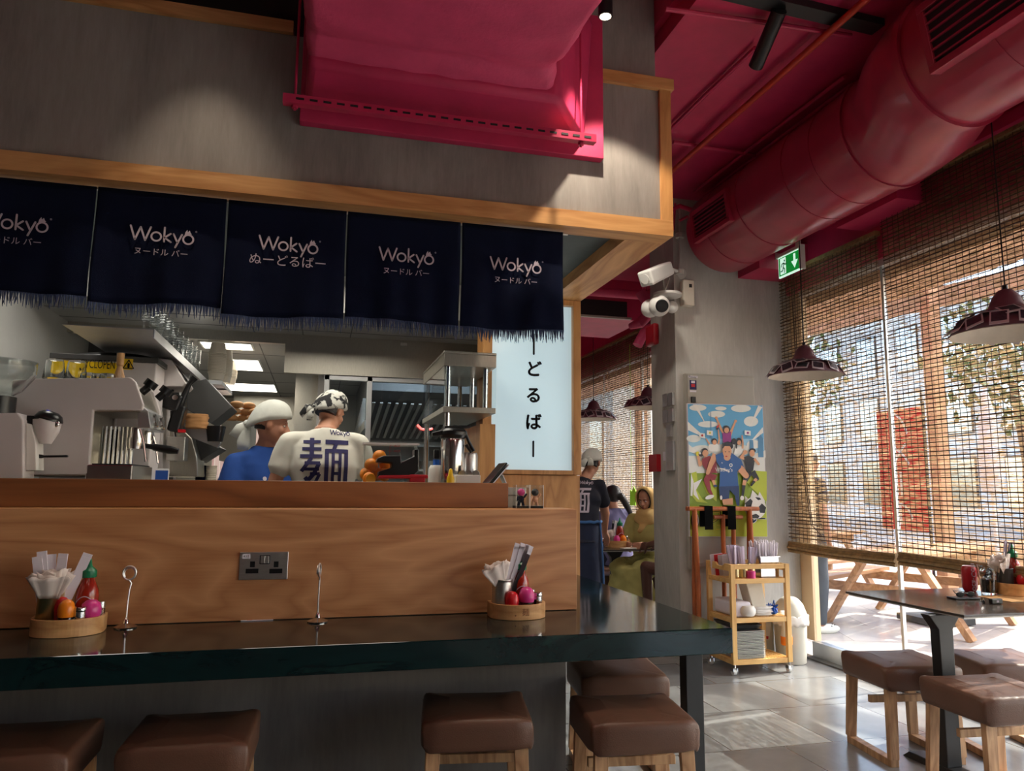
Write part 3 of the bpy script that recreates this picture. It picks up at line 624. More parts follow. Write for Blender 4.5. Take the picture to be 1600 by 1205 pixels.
# ================================================================== EXIT SIGN
t = thing('exit_sign', 'green and white running-man exit sign with a down arrow under the magenta beam', 'exit sign', (3.5, 4.93, 3.05))
SXK = 1.02
ya, yb_ = xat(1252, 388, 3.5).y, xat(1215, 403, 3.5).y; za, zb2 = xat(1252, 388, 3.5).z, xat(1252, 427, 3.5).z
Ye0, Ye1 = 4.785*SXK, 5.065*SXK; Zt, Zb = HC+(3.165-HC)*SXK, HC+(2.985-HC)*SXK; CXS = 3.5*SXK-3.5
MB().b2((3.497+CXS, Ye0, Zb), (3.512+CXS, Ye1, Zt-.012)).build('lit_panel', 'exit_w', t)
MB().b2((3.4962+CXS, Ye0+.008, Zb+.012), (3.497+CXS, Ye1-.006, Zt-.022)).build('green_face', 'exit_g', t)
MB().b2((3.485+CXS, Ye0-.01, Zt-.014), (3.53+CXS, Ye1+.01, Zt+.01)).b2((3.48+CXS, Ye1+.0, Zt-.02), (3.54+CXS, Ye1+.014, Zt+.03)).b2((3.48+CXS, Ye0-.016, Zb), (3.53+CXS, Ye0-.004, Zt+.012)).b2((3.50+CXS, 4.9, Zt+.01), (3.52+CXS, 4.94, 3.75)).build('housing', 'white', t)
pg = MB(); cz = (Zt+Zb)/2-.004; o_ = Vector((3.4958+CXS, Ye1-.078, cz)); U, V = Vector((0,-1,0)), Vector((0,0,1)); nn = Vector((-.0006,0,0))
pg.mat(0).prism([(-.052,-.066),(.022,-.066),(.022,.066),(-.052,.066)], o_, U, V, nn)
pg.mat(0); q_ = o_+U*.135
pg.prism([(-.013,.06),(.013,.06),(.013,.005),(.042,.005),(0,-.055),(-.042,.005),(-.013,.005)], q_, U, V, nn)
pg.mat(1)
for pts in ([(-.002,.022),(-.012,-.012)], [(-.012,-.012),(.006,-.03),(.002,-.058)], [(-.012,-.012),(-.022,-.038),(-.044,-.04)], [(-.004,.022),(.014,.006),(.03,.014)], [(-.004,.022),(-.028,.018),(-.036,-.002)]):
    pg.stroke(pts, .010, o_, U, V, nn*2)
pg.stroke([(.006,.040),(.0061,.040)], .018, o_, U, V, nn*2)
pg.build('pictogram', ['exit_w', 'green'], t)
# ================================================================== COLUMN FITTINGS
t = thing('bullet_camera', 'white bullet-style security camera on a curved arm near the top of the column', 'camera', at(1030, 430, 5.4))
c0, c1 = at(1008, 436, 5.25), at(1043, 420, 5.38)
MB().bar(c0, c1, .135, .125, w1=.12, h1=.11).build('camera_body', 'white', t, bevel=.018, seg=3)
MB().tube([c0-(c1-c0)*.01, c0-(c1-c0)*.03], .04, 16).build('lens', 'white', t)
MB().tube([at(1041,425,5.4), at(1050,421,5.44), at(1058,424,5.46), at(1064,428,5.49)], .014, 10).build('arm', 'white', t, smooth=True)
MB().tube([at(1064,428,5.485), at(1064,428,5.5)], .045, 20).build('mount', 'white', t)
MB().tube([at(1036,437,5.42), at(1037,450,5.45), at(1036,457,5.45)], .008, 8).tube([at(1046,434,5.42), at(1042,446,5.45), at(1037,457,5.45)], .006, 8).build('cable', 'grey', t)
t = thing('dome_camera', 'white twin turret security camera on a bracket below the bullet camera', 'camera', at(1035, 480, 5.4))
MB().tube([at(1043,463,5.42), at(1043,459,5.42)], .115, 28).build('base_plate', 'white', t, smooth=True)
for (px, py, Y, r, lx, ly) in ((1016, 482, 5.42, .075, -1, -.4), (1030, 478, 5.33, .085, .05, -1)):
    c = at(px, py, Y); e = MB().ball(c, r, 24, 16).build('turret', 'white', t, smooth='all')
    if lx > 0:
        dr = Vector((-.12, -1, -.25)).normalized(); MB().tube([c+dr*r*.80, c+dr*(r+.004)], [r*.62, r*.55], 24).build('lens', 'blackp', e, smooth=True)
MB().ball(at(1050, 480, 5.44), .05, 16, 10).build('junction', 'white', t, smooth='all')
def wbox(name, label, cat, px0, py0, px1, py1, Y0, Y1, mat, bevel=.004, **kw):
    a, b = at(px0, py0, Y0), at(px1, py1, Y0)
    o = MB().b2((a.x, Y0, b.z), (b.x, Y1, a.z)).build(name, mat, loc=((a.x+b.x)/2, Y1, b.z), bevel=bevel); return tag(o, label, cat, **kw)
t = thing('motion_sensor', 'cream wall sensor box with a small black slot on the column face', 'sensor', at(1076, 478, 5.5))
a, b = at(1067, 437, 5.44), at(1085, 478, 5.44)
MB().b2((a.x, 5.43, b.z), (b.x, 5.5, a.z)).build('case', 'cream', t, bevel=.008)
MB().b2((a.x+.05, 5.428, a.z-.065), (a.x+.075, 5.43, a.z-.035)).build('slot', 'blackp', t)
for k, (px, py) in enumerate(((1054, 405), (1020, 398))):
    pass
t = thing('pipe_bundle', 'grey painted conduit with junction boxes running down the column top', 'conduit', at(1062, 400, 5.48))
MB().tube([at(1062, 318, 5.47), at(1062, 425, 5.47)], .013, 8).build('conduit', 'col', t)
for py in (368, 425): MB().tube([at(1062, py-3, 5.47), at(1062, py+4, 5.47)], .035, 12).build('junction_box', 'col', t)
t = thing('sprinkler_valve', 'magenta pipe stubs and brackets where the column meets the ceiling', 'pipe', at(1060, 325, 5.4))
MB().tube([at(1045, 330, 5.4), at(1062, 322, 5.4), at(1085, 330, 5.3)], .02, 8).tube([at(1062, 345, 5.4), at(1075, 338, 5.35)], .012, 8).tube([at(1055, 318, 5.4), at(1052, 360, 5.4)], .01, 8).build('bracket', 'magenta', t)
# side face of the column: alarm, switches
def sbox(name, label, cat, px0, py0, px1, py1, mat, d=.02, group=None, bevel=.002, X=2.80):
    a, b = xat(px0, py0, X), xat(px1, py1, X)
    o = MB().b2((X-d, b.y, b.z), (X, a.y, a.z)).build(name, mat, loc=(X, (a.y+b.y)/2, b.z), bevel=bevel)
    return tag(o, label, cat, group), a, b
sbox('strobe_alarm', 'rounded red alarm strobe high on the column side', 'alarm', 1017, 511, 1031, 538, 'callred', .06, bevel=.02)
t_, a, b = sbox('call_point', 'red fire alarm call point low on the column side, beside the switch panel', 'alarm', 1020, 711, 1033, 737, 'callred', .04)
g = MB().b2((2.758, b.y+.03, b.z+.03), (2.76, a.y-.03, a.z-.04)).build('glass_square', 'print_w', t_)
for k, (px, py, lb_) in enumerate(((1042, 617, 'steel key switch, upper left of the five on the column'), (1051, 615, 'steel key switch, upper right of the five on the column'), (1042, 642, 'steel key switch, middle left of the five on the column'), (1051, 640, 'steel key switch, middle right of the five on the column'), (1048, 664, 'steel key switch, lowest of the five on the column'))):
    o, a, b = sbox('key_switch', lb_, 'switch', px-3.5, py, px+3.5, py+18, 'alu', .022, 'steel switches on the column side')
    y, z = (a.y+b.y)/2, (a.z+b.z)/2
    MB().tube([(2.78, y, z), (2.760, y, z)], .020, 10).b2((2.75, y-.005, z-.03), (2.762, y+.005, z+.03)).build('key_barrel', 'dgrey', o)
o, a, b = sbox('switch_panel', 'large steel plate with three rows of rocker switches on the column', 'switch', 1043, 690, 1056, 735, 'alu', .022)
for r in range(3):
    for k in range(3):
        y = a.y-(a.y-b.y)*(k+1)/4; z = a.z-(a.z-b.z)*(r+.5)/3
        MB().b2((2.768, y-.013, z-.03), (2.779, y+.013, z+.03)).build('rocker', 'white', o)
sbox('notice_label', 'small white paper label between the call point and the switch panel', 'label', 1036, 706, 1041, 720, 'paper', .002)
# electrical cabinet and poster
t = thing('distribution_cabinet', 'tall grey metal electrical cabinet on the column front, stickers at its top corner', 'cabinet', (3.24, 5.49, .7))
a, b = at(1072, 583, 5.44), at(1190, 890, 5.44)
MB().b2((a.x, 5.452, at(1076, 890, 5.44).z), (b.x, 5.498, a.z)).build('body', 'grey', t, bevel=.004)
MB().b2((a.x+.012, 5.438, at(1076, 886, 5.44).z), (b.x-.012, 5.451, a.z-.012)).build('door', 'grey', t, bevel=.003)
k = MB().b2((at(1081,620,5.42).x, 5.418, at(1081,629,5.42).z), (at(1087,620,5.42).x, 5.438, at(1081,620,5.42).z)).build('latch', 'blackp', t)
st = MB(); Y = 5.436
def q4(mb, px0, py0, px1, py1, Y, i): mb.mat(i); a, b = at(px0, py0, Y), at(px1, py1, Y); mb.b2((a.x, Y, b.z), (b.x, Y+.0008, a.z))
q4(st, 1075.5, 587, 1090, 591, Y, 0); q4(st, 1077.5, 594, 1088.5, 609, Y, 1); q4(st, 1080, 595, 1086, 599, Y-.001, 0); q4(st, 1080, 600, 1086, 605, Y-.001, 2); q4(st, 1078, 610, 1088, 613, Y, 0)
put_text(st.mat(3), 'Power', .028, at(1082.5, 589.2, Y-.001), (1,0,0), (0,0,1), (0,-1,0))
st.build('stickers', ['paper', 'print_n', 'red', 'ink'], t)
# poster, drawn in flat printed shapes on a board leaning on the cabinet
YP = 5.412
t = thing('football_poster', 'tall illustrated football poster with a player in blue in front of the cabinet', 'poster', (3.24, YP, .9))
def PC(cx, cy, d=0): return at(1030+cx/4.463, 560+cy/4.463, YP-d)
def mixc(name, rgb, r=.45): M[name] = paint(name, lin(*rgb), r, var=.03); return name
PM = [mixc('ink_sky', (96,170,214)), mixc('ink_cloud', (226,228,222)), mixc('ink_grass', (132,158,40)), mixc('ink_white', (232,230,224)), mixc('ink_skin', (214,156,118)), mixc('ink_blue', (38,88,150)),
      mixc('ink_navy', (28,56,104)), mixc('ink_maroon', (140,36,48)), mixc('ink_black', (34,34,44)), mixc('ink_purple', (150,50,130)), mixc('ink_lime', (184,196,60)), mixc('ink_yellow', (222,206,60)), mixc('ink_red', (190,40,40)), mixc('ink_lightblue', (150,200,226)), mixc('ink_tower', (84,140,180))]
pm = MB(); lay = [0]
def pol(i, pts, d=None):
    lay[0] += 1; d = .0008+lay[0]*.00012
    P = [PC(x, y, d) for x, y in pts]
    n = len(P); pm.cur = i
    B_ = [p+Vector((0, .0001, 0)) for p in P]
    pm.add(P+B_, [tuple(range(n)), tuple(range(n, 2*n))[::-1]])
def ell(i, cx, cy, rx, ry=None, n=18, rot=0):
    ry = ry or rx; c_, s_ = math.cos(rot), math.sin(rot)
    pol(i, [(cx+rx*math.cos(2*PI*k/n)*c_-ry*math.sin(2*PI*k/n)*s_, cy+rx*math.cos(2*PI*k/n)*s_+ry*math.sin(2*PI*k/n)*c_) for k in range(n)])
def limb(i, pts, w):
    w = w if isinstance(w, (list, tuple)) else [w]*len(pts)
    for k in range(len(pts)-1):
        (x0, y0), (x1, y1) = pts[k], pts[k+1]; L = math.hypot(x1-x0, y1-y0); nx_, ny_ = -(y1-y0)/L, (x1-x0)/L
        pol(i, [(x0+nx_*w[k]/2, y0+ny_*w[k]/2), (x1+nx_*w[k+1]/2, y1+ny_*w[k+1]/2), (x1-nx_*w[k+1]/2, y1-ny_*w[k+1]/2), (x0-nx_*w[k]/2, y0-ny_*w[k]/2)])
        ell(i, x1, y1, w[k+1]/2, None, 10)
# backdrop
L0, R0 = (197, 722), (215, 755)
def edge(y): f = (y-315)/930; return 197+(215-197)*f, 722+(757-722)*f
def band(i, y0, y1): a0, b0 = edge(y0); a1, b1 = edge(y1); pol(i, [(a0+2,y0),(b0-2,y0+(12 if y0 < 330 else 2)),(b1-2,y1+2),(a1+2,y1)])
band(0, 318, 560); band(13, 560, 680); band(1, 680, 800); band(2, 800, 1030); band(10, 1030, 1242)
for cx_, cy_, rx, ry in ((270,345,60,22),(400,390,60,24),(340,460,70,22),(570,350,70,26),(640,440,50,36),(240,560,50,26),(300,640,80,34),(660,600,50,30),(500,640,150,46),(430,350,40,14),(690,690,50,30)): ell(1, cx_, cy_, rx, ry)
for pts in ([(235,322),(262,322),(330,470)], [(198,440),(200,500),(330,560)], [(720,340),(690,330),(630,480)], [(722,480),(724,520),(620,600)], [(205,600),(206,650),(320,690)], [(740,640),(742,690),(640,700)]): pol(3, pts)
limb(14, [(360,560),(360,375)], [10,3]); pol(14, [(690,690),(690,560),(705,530),(725,560),(728,690)]); pol(14, [(630,640),(630,570),(655,570),(660,640)])
for pts in ([(225,800),(260,790),(270,870),(240,960)], [(230,960),(250,900),(300,980),(340,1010),(260,1000)], [(560,800),(620,780),(750,790),(750,1000),(640,900)], [(300,860),(400,850),(400,1000),(330,940)]): pol(10, pts)
for pts in ([(222,800),(240,860),(232,960),(218,960)], [(240,870),(300,840),(256,920),(280,990),(240,950)], [(740,1000),(700,930),(690,960),(650,920),(630,990),(600,960),(596,1010)]): pol(3, pts)
# fans
limb(4, [(462,545),(430,490),(400,418)], [22,16,12]); limb(4, [(492,540),(510,490),(532,440)], [22,16,12]); ell(4,398,415,10); ell(4,533,438,10)
pol(9, [(440,520),(500,512),(504,585),(444,588)]); ell(8, 468, 496, 26, 28); ell(4, 470, 502, 17, 20)
limb(3, [(348,640),(352,600),(330,565)], [16,12,9]); limb(4, [(352,600),(328,562)], [11,9]); pol(3, [(356,600),(410,595),(414,650),(350,650)]); ell(8, 384, 578, 20); ell(4, 386, 586, 15, 17); limb(4, [(412,600),(420,560),(412,500)], [12,10,9])
pol(3, [(528,620),(590,615),(592,668),(520,670)]); ell(8, 556, 580, 22, 26); limb(8, [(540,590),(538,625)], 10); ell(4, 558, 588, 14, 17); limb(4, [(582,630),(584,590),(578,540)], [14,11,9]); ell(8, 522, 580, 17, 22)
for x, y, i in ((300,538,12),(354,520,11),(618,520,9)):
    pol(3, [(x-22,y-18),(x+20,y-14),(x+20,y+20),(x-22,y+14)]); ell(i, x, y, 8)
pol(12, [(402,470),(420,462),(410,500),(396,496)]); pol(8, [(402,484),(416,482),(410,500),(396,496)])
# player with the ball camera (left)
limb(4, [(330,690),(285,745),(268,668)], [26,20,16]); ell(11, 268, 665, 13, 16); ell(8, 292, 668, 18); ell(3, 284, 662, 8); ell(8, 318, 646, 22, 20); ell(4, 322, 662, 21, 24)
pol(7, [(300,700),(350,680),(398,720),(405,800),(340,800),(300,740)]); limb(7, [(360,800),(330,850),(350,920),(366,950)], [50,40,24,18]); limb(7, [(385,810),(375,850)], [40,26]); limb(4, [(376,850),(386,880)], 18); ell(3, 352, 968, 32, 14, rot=-.3); ell(6, 392, 890, 14, 9)
# player in black (right)
limb(4, [(600,700),(572,690),(598,656)], [22,18,18]); ell(4, 600, 655, 15); ell(8, 650, 645, 24, 18); ell(4, 648, 662, 19, 24)
pol(8, [(592,690),(620,676),(668,700),(656,780),(636,800),(608,790)]); limb(4, [(664,700),(694,738),(672,716)], [18,16,12]); limb(8, [(632,790),(600,850)], [46,36]); limb(8, [(650,790),(682,840)], [40,30])
limb(4, [(598,850),(590,890)], 24); limb(8, [(590,885),(582,960)], [24,16]); ell(3, 578, 975, 13, 16); limb(4, [(680,840),(660,860)], 20); limb(8, [(664,856),(642,886)], [20,14])
# player in blue (centre)
limb(4, [(395,670),(360,740),(338,800)], [46,34,26]); limb(5, [(560,760),(556,720)], [60,40]); limb(4, [(560,760),(606,818),(520,730)], [44,40,30]); ell(4, 514, 722, 22, 24)
pol(5, [(392,675),(440,655),(500,655),(560,700),(572,760),(545,790),(552,890),(420,890),(425,760),(400,720)])
pol(3, [(446,655),(500,655),(480,700),(456,690)]); ell(4, 474, 690, 24, 24)
ell(8, 478, 612, 38, 30); ell(4, 474, 650, 31, 46); pol(8, [(440,640),(440,592),(480,580),(514,594),(510,630),(500,612),(450,612)])
ell(8, 462, 652, 5, 3); ell(8, 488, 652, 5, 3); ell(12, 468, 684, 8, 4)
pol(5, [(420,880),(552,880),(556,900),(416,900)]); pol(6, [(415,895),(556,890),(560,1000),(556,1030),(530,960),(492,920),(486,985),(425,985)])
pol(4, [(440,985),(512,975),(514,1022),(446,1022)]); limb(6, [(540,960),(550,1020)], [26,20]); ell(3, 432, 972, 8, 16)
limb(3, [(424,768),(446,772),(490,792)], [6,7,6]); ell(3, 500, 745, 12); ell(5, 500, 745, 7); limb(3, [(434,728),(440,730)], 6)
# ball and lettering
ell(3, 670, 1042, 75, 80, 28)
for pts in ([(600,1010),(636,978),(652,996),(640,1040),(606,1040)], [(690,1040),(716,1012),(746,1040),(736,1080),(704,1078)], [(640,1096),(676,1084),(700,1100),(690,1118),(650,1116)], [(668,968),(700,972),(712,984),(690,990)]): pol(8, pts)
ell(8, 250, 1130, 30, 62); ell(3, 252, 1130, 24, 54); ell(6, 254, 1130, 17, 44)
pt = MB(); a = PC(0, 0); nY = Vector((0,-1,0))
for dx, m_ in ((0, 0), (0, 1)):
    pass
def ptext(s, cx, cy, size, i, bold, d):
    m2 = MB(); m2.cur = 0; c = PC(cx, cy, d)
    put_text(m2, s, size, c, (1,0,0), (0,0,1), (0,-1,0), 0)
    n = len(pm.v); pm.v += m2.v; pm.f += [[n+k for k in f] for f in m2.f]; pm.m += [i]*len(m2.f)
for ox in (-7, -3, 3, 7): ptext('ルー', 680+ox, 1124+ox*.3, .088, 3, 0, .017)
for ox in (-2, 0, 2): ptext('ルー', 680+ox, 1124, .082, 5, 0, .0175)
for ox in (-4, 0, 4): ptext('ブ', 396+ox, 1110, .12, 8, 0, .017)
ptext('ブ', 396, 1110, .11, 11, 0, .0175); ptext('チュ', 388, 1175, .08, 11, 0, .0178)
ptext('Wadley’s', 452, 778, .042, 3, 0, .0179)
bd = MB(); A_ = [PC(196,314), PC(722,328), PC(757,1246), PC(214,1244)]
bd.add(A_+[p+Vector((0,.02,0)) for p in A_], [(0,1,2,3),(7,6,5,4),(0,4,5,1),(1,5,6,2),(2,6,7,3),(3,7,4,0)]).build('board', 'paper', t)
pm.build('print', PM, t, fix=False)
# ================================================================== TRAY STANDS (folding wooden luggage-style racks)
def folding_stand(label, X0, X1, Y, zt, spread):
    t = thing('tray_stand', label, 'tray stand', ((X0+X1)/2, Y, 0))
    for y_, s in ((Y-.019, -1), (Y+.019, 1)):
        MB().tube([(X0-.03, y_, zt), (X1+.05, y_, zt)], .017, 10).build('top_rail', 'stand', t, smooth=True)
        for x in (X0+.03, X1-.02): MB().tube([(x+.01*s, y_, zt), (x-.005*s, y_+s*spread*.3, zt*.5), (x, y_+s*spread, .019)], .019, 10).build('leg', 'stand', t, smooth=True)
    for x in (X0+.13, X0+.33):
        sp = MB(); sp.b2((x-.035, Y-.041, zt-.16), (x+.035, Y-.037, zt+.022)).b2((x-.035, Y-.041, zt+.018), (x+.035, Y+.041, zt+.022)).b2((x-.035, Y+.037, zt-.14), (x+.035, Y+.041, zt+.022))
        sp.build('black_strap', 'strap', t)
folding_stand('folded wooden tray stand with black straps in front of the football poster', 2.83, 3.36, 5.352, 1.165, .012)
t = thing('tray_stand', 'second folded wooden tray stand, mostly hidden between the trolley and the cabinet', 'tray stand', (3.25, 5.2, 0))
for x in (3.10, 3.19): MB().tube([(x, 5.362, .02), (x+.01, 5.362, 1.12)], .018, 10).build('leg', 'stand', t, smooth=True)
MB().tube([(3.03, 5.362, 1.10), (3.28, 5.362, 1.10)], .016, 10).build('top_rail', 'stand', t, smooth=True)
# ================================================================== TROLLEY
tx, ty, TH = 2.925, 4.955, .775   # front-left post, world
t = thing('bamboo_trolley', 'three-tier bamboo trolley on casters holding cutlery cans, bags and trays', 'trolley', (3.17, 5.14, 0))
W_, D_ = .485, .33; pw = .036; za0 = .075
for x in (tx, tx+W_-pw):
    for y in (ty, ty+D_): MB().b2((x, y, za0), (x+pw, y+.03, TH)).build('post', 'cart_z', t, bevel=.002)
for k, zs in enumerate((.095, .385, .66)):
    sh = MB()
    sh.b2((tx+pw, ty+.004, zs-.022), (tx+W_-pw, ty+.024, zs+.012)).b2((tx+pw, ty+D_+.006, zs-.022), (tx+W_-pw, ty+D_+.026, zs+.012))
    for x in (tx+.006, tx+W_-pw+.006): sh.b2((x, ty+.03, zs-.022), (x+.02, ty+D_, zs+.012))
    f = sh.build('shelf_frame', 'cart_x', t, bevel=.0015); sl = MB()
    for j in range(17): x = tx+.028+j*(W_-.06)/16; sl.b2((x-.0085, ty+.026, zs), (x+.0085, ty+D_+.004, zs+.01))
    sl.build('slats', 'cart_x', f)
tr = MB().b2((tx+pw, ty+.004, TH-.034), (tx+W_-pw, ty+.022, TH)).b2((tx+pw, ty+D_+.008, TH-.034), (tx+W_-pw, ty+D_+.026, TH))
for x in (tx+.008, tx+W_-pw+.008):
    tr.prism([(ty+.03, TH-.05), (ty+D_, TH-.05), (ty+D_, TH-.0), (ty+D_*.72, TH-.0), (ty+D_*.62, TH-.022), (ty+D_*.42, TH-.022), (ty+D_*.3, TH-.0), (ty+.03, TH-.0)], (x, 0, 0), (0,1,0), (0,0,1), (.018, 0, 0))
tr.build('top_rail', 'cart_x', t, bevel=.0015)
for x in (tx+.018, tx+W_-.018):
    for y in (ty+.015, ty+D_+.015):
        wv = MB().tube([(x, y, za0), (x, y, .05)], .008, 8).b2((x-.018, y-.012, .028), (x-.013, y+.03, .052)).b2((x+.013, y-.012, .028), (x+.018, y+.03, .052)).build('caster_fork', 'steelp', t)
        MB().tube([(x-.012, y+.012, .0255), (x+.012, y+.012, .0255)], .024, 16).build('wheel', 'white', wv, smooth=True)
ZT = .671
# chopstick packets in gold cans on the trolley
def packet(h, w=.020, mat='lilac', fold=True):
    m = MB(); m.box((0, 0, h/2), (w, .006, h)); m.box((0, -.0035, h*.93), (w, .002, .012)); return m
pk_proto = [None]
def packets(label, c, n, h, spread, group, base_r, mat='lilac', wid=.02, jit=.1, lean=(0,0)):
    global pk_proto
    proto = None
    for k in range(n):
        a = 2*PI*k/n+random.random(); r = base_r*(.25+.7*random.random()); hh = h*random.uniform(.9, 1.03)
        if proto is None:
            proto = packet(h, wid).build('chopstick_packet', mat, loc=(0,0,0)); o = proto
        else:
            o = proto.copy(); C.objects.link(o)
        o.location = (c[0]+r*math.cos(a), c[1]+r*math.sin(a), c[2])
        tl = spread*(.3+.7*random.random())
        o.rotation_euler = (tl*-math.sin(a)*-1*-1+lean[1], tl*math.cos(a)+lean[0], random.uniform(-.6, .6)); tag(o, label, 'chopsticks', group)
def can(label, c, r, h, mat='gold', ribs=True):
    t = thing('tin_can', label, 'can', c)
    prof = [(r*.96, 0), (r, .003)]
    if ribs:
        for k in range(12): z = .01+k*(h-.02)/12; prof += [(r, z), (r*.965, z+(h-.02)/24)]
    prof += [(r, h-.006), (r*1.03, h-.003), (r*1.03, h), (r*.94, h), (r*.93, .005), (0.001, .004)]
    m = MB().lathe(prof, c, 24, cap=False); m.build('tin_body', mat, t, smooth='all'); return t
cans = [((2.985+.04, 5.06), 'gold tin can of chopstick packets, leftmost in the row on the trolley'), ((3.085, 5.05), 'second gold tin can from the left on the trolley top'), ((3.155, 5.06), 'gold tin can on the trolley, next to the steel box'), ((3.03+.04, 5.15), 'gold tin can standing behind the others on the trolley')]
cols_ = []
for (x, y), lb_ in cans:
    can(lb_, (x, y, ZT), .034, .10); cols_.append((x, y))
packets('white paper chopstick packets sticking up from the leftmost gold can on the trolley', (3.025, 5.06, ZT+.006), 6, .23, .10, 'chopstick packets in the left trolley can', .018, lean=(-.12, 0))
packets('white paper chopstick packets in the second gold can on the trolley', (3.085, 5.05, ZT+.006), 6, .22, .10, 'chopstick packets in the second trolley can', .018, lean=(-.1, 0))
packets('white paper chopstick packets in the gold can next to the steel box on the trolley', (3.155, 5.06, ZT+.006), 6, .215, .14, 'chopstick packets in the third trolley can', .018, lean=(.12, 0))
packets('white paper chopstick packets in the rear gold can on the trolley', (3.07, 5.15, ZT+.006), 5, .22, .1, 'chopstick packets in the rear trolley can', .018)
o = MB().lathe([(.03, 0), (.03, .05), (.026, .052), (.001, .052)], (3.12, 5.0, ZT), 16).build('pink_pot', 'pink', loc=(3.12, 5.0, ZT), smooth=True); tag(o, 'small bright pink pot between the gold cans on the trolley', 'pot')
# steel box of straws
t = thing('steel_container', 'square stainless steel container full of upright paper straws on the trolley', 'container', (3.30, 5.12, ZT))
b = MB(); x0, x1, y0, y1, h = 3.215, 3.365, 5.02, 5.18, .15
b.b2((x0, y0, ZT), (x1, y0+.003, ZT+h)).b2((x0, y1-.003, ZT), (x1, y1, ZT+h)).b2((x0, y0, ZT), (x0+.003, y1, ZT+h)).b2((x1-.003, y0, ZT), (x1, y1, ZT+h)).b2((x0, y0, ZT), (x1, y1, ZT+.003)).build('walls', 'steelp', t)
b = MB(); b.b2((x0-.01, y0-.01, ZT+h-.002), (x1+.01, y0, ZT+h+.004)).b2((x0-.01, y1, ZT+h-.002), (x1+.01, y1+.01, ZT+h+.004)).b2((x0-.01, y0, ZT+h-.002), (x0, y1, ZT+h+.004)).b2((x1, y0, ZT+h-.002), (x1+.01, y1, ZT+h+.004)).build('rim', 'steelp', t)
proto = None
for k in range(62):
    u, v = random.random(), random.random(); x = x0+.012+u*(x1-x0-.024); y = y0+.012+v*(y1-y0-.024)
    if proto is None:
        proto = MB().tube([(0,0,0), (0,0,.255)], .0052, 6).build('paper_straw', 'paper', loc=(0,0,0)); o = proto
    else: o = proto.copy(); C.objects.link(o)
    o.location = (x, y, ZT+.005); o.rotation_euler = (-(v-.5)*.14+random.uniform(-.03,.03), (u-.5)*.22+random.uniform(-.04,.04), 0); o.scale = (1,1,random.uniform(.92,1.04))
    tag(o, 'wrapped paper straw standing in the steel container on the trolley', 'straw', 'paper straws in the steel container')
# leaflets leaning at the left of the top shelf
for k, (dx, mt) in enumerate(((0, 'paper'), (.016, 'red'), (.03, 'cardw'), (.045, 'paper'))):
    o = MB().box((0, 0, .08), (.10, .004, .16)).build('menu_leaflet', mt, loc=(0,0,0)); o.location = (2.985+dx*1.3, 5.24-dx*1.6, ZT+.003); o.rotation_euler = (.16, -.14, -.15)
    tag(o, 'red menu leaflet leaning at the left end of the trolley top' if mt == 'red' else 'pale folded leaflet leaning in the left end of the trolley top', 'leaflet', None if mt == 'red' else 'pale leaflets on the trolley')
# middle shelf: tissue pack, plastic-wrapped stack, blue cloth
ZM = .396
t = thing('tissue_pack', 'long white plastic-wrapped tissue pack lying on the trolley middle shelf', 'tissue pack', (3.03, 5.16, ZM))
MB().box((3.04, 5.14, ZM+.055), (.135, .30, .108)).build('tissues', 'paper', t, bevel=.02, seg=3)
m = MB().lathe([(.05, 0), (.062, .02), (.06, .05), (.045, .07)], (3.075, 5.0, ZM+.012), 14, R=None); m.build('crumpled_end', 'box_w', t, smooth=True)
def crumple(c, d, amp, mat, name, parent=None, loc=None, seg=(16, 12), taper=1.0, lean=0):
    m = MB(); nu, nv = seg; rs = []
    for j in range(nv+1):
        f = j/nv; r_ = []
        for i in range(nu):
            a = 2*PI*i/nu; k = max(abs(math.cos(a)), abs(math.sin(a))); rr = .5/k*(1-(1-taper)*f)
            rr = rr*(.5+.5*(k if True else 1)); n_ = 1+amp*random.uniform(-1, 1)
            r_.append(Vector((c[0]+d[0]*rr*math.cos(a)*n_+lean*f, c[1]+d[1]*rr*math.sin(a)*n_, c[2]+d[2]*f+(amp*.02*random.uniform(-1,1) if 0 < j < nv else 0))))
        rs.append(r_)
    return m.rings(rs).build(name, mat, parent, loc=loc, smooth='all')
t = thing('napkin_stack', 'tall leaning stack of napkins in clear film on the trolley middle shelf', 'napkins', (3.19, 5.12, ZM))
m = MB(); m.prism([(3.17, 0), (3.28, 0), (3.235, .245), (3.10, .245)], (0, 5.05, ZM+.004), (1,0,0), (0,0,1), (0,.12,0)); m.build('napkins', 'cream', t, bevel=.006)
crumple((3.225, 5.11, ZM+.002), (.19, .17, .06), .09, 'box_w', 'crumpled_film', t)
def scruff(name, label, cat, c, r, n, mat, rad):
    m = MB(); c = Vector(c)
    for k in range(n):
        p = [c+Vector((random.gauss(0,1)*r[0]*.5, random.gauss(0,1)*r[1]*.5, abs(random.gauss(0,1))*r[2]*.6+rad)) for _ in range(5)]
        m.tube(p, rad, 5)
    o = m.build(name, mat, loc=c, smooth=True); return tag(o, label, cat)
scruff('blue_net_cloth', 'crumpled bright blue scrubbing cloth on the trolley middle shelf, right side', 'cloth', (3.325, 5.08, ZM), (.04,.04,.055), 34, 'blue', .0045)
scruff('string_bundle', 'small tangle of white string behind the blue cloth on the trolley', 'string', (3.365, 5.14, ZM+.0), (.03,.03,.05), 20, 'paper', .004)
o = MB().tube([(3.26, 5.18, ZM+.01), (3.285, 5.18, ZM+.13), (3.275, 5.17, ZM+.22), (3.25, 5.16, ZM+.25)], .007, 8).build('brush_handle', 'white', smooth=True, loc=(3.26, 5.18, ZM)); tag(o, 'curved white brush handle rising behind the napkin stack', 'brush')
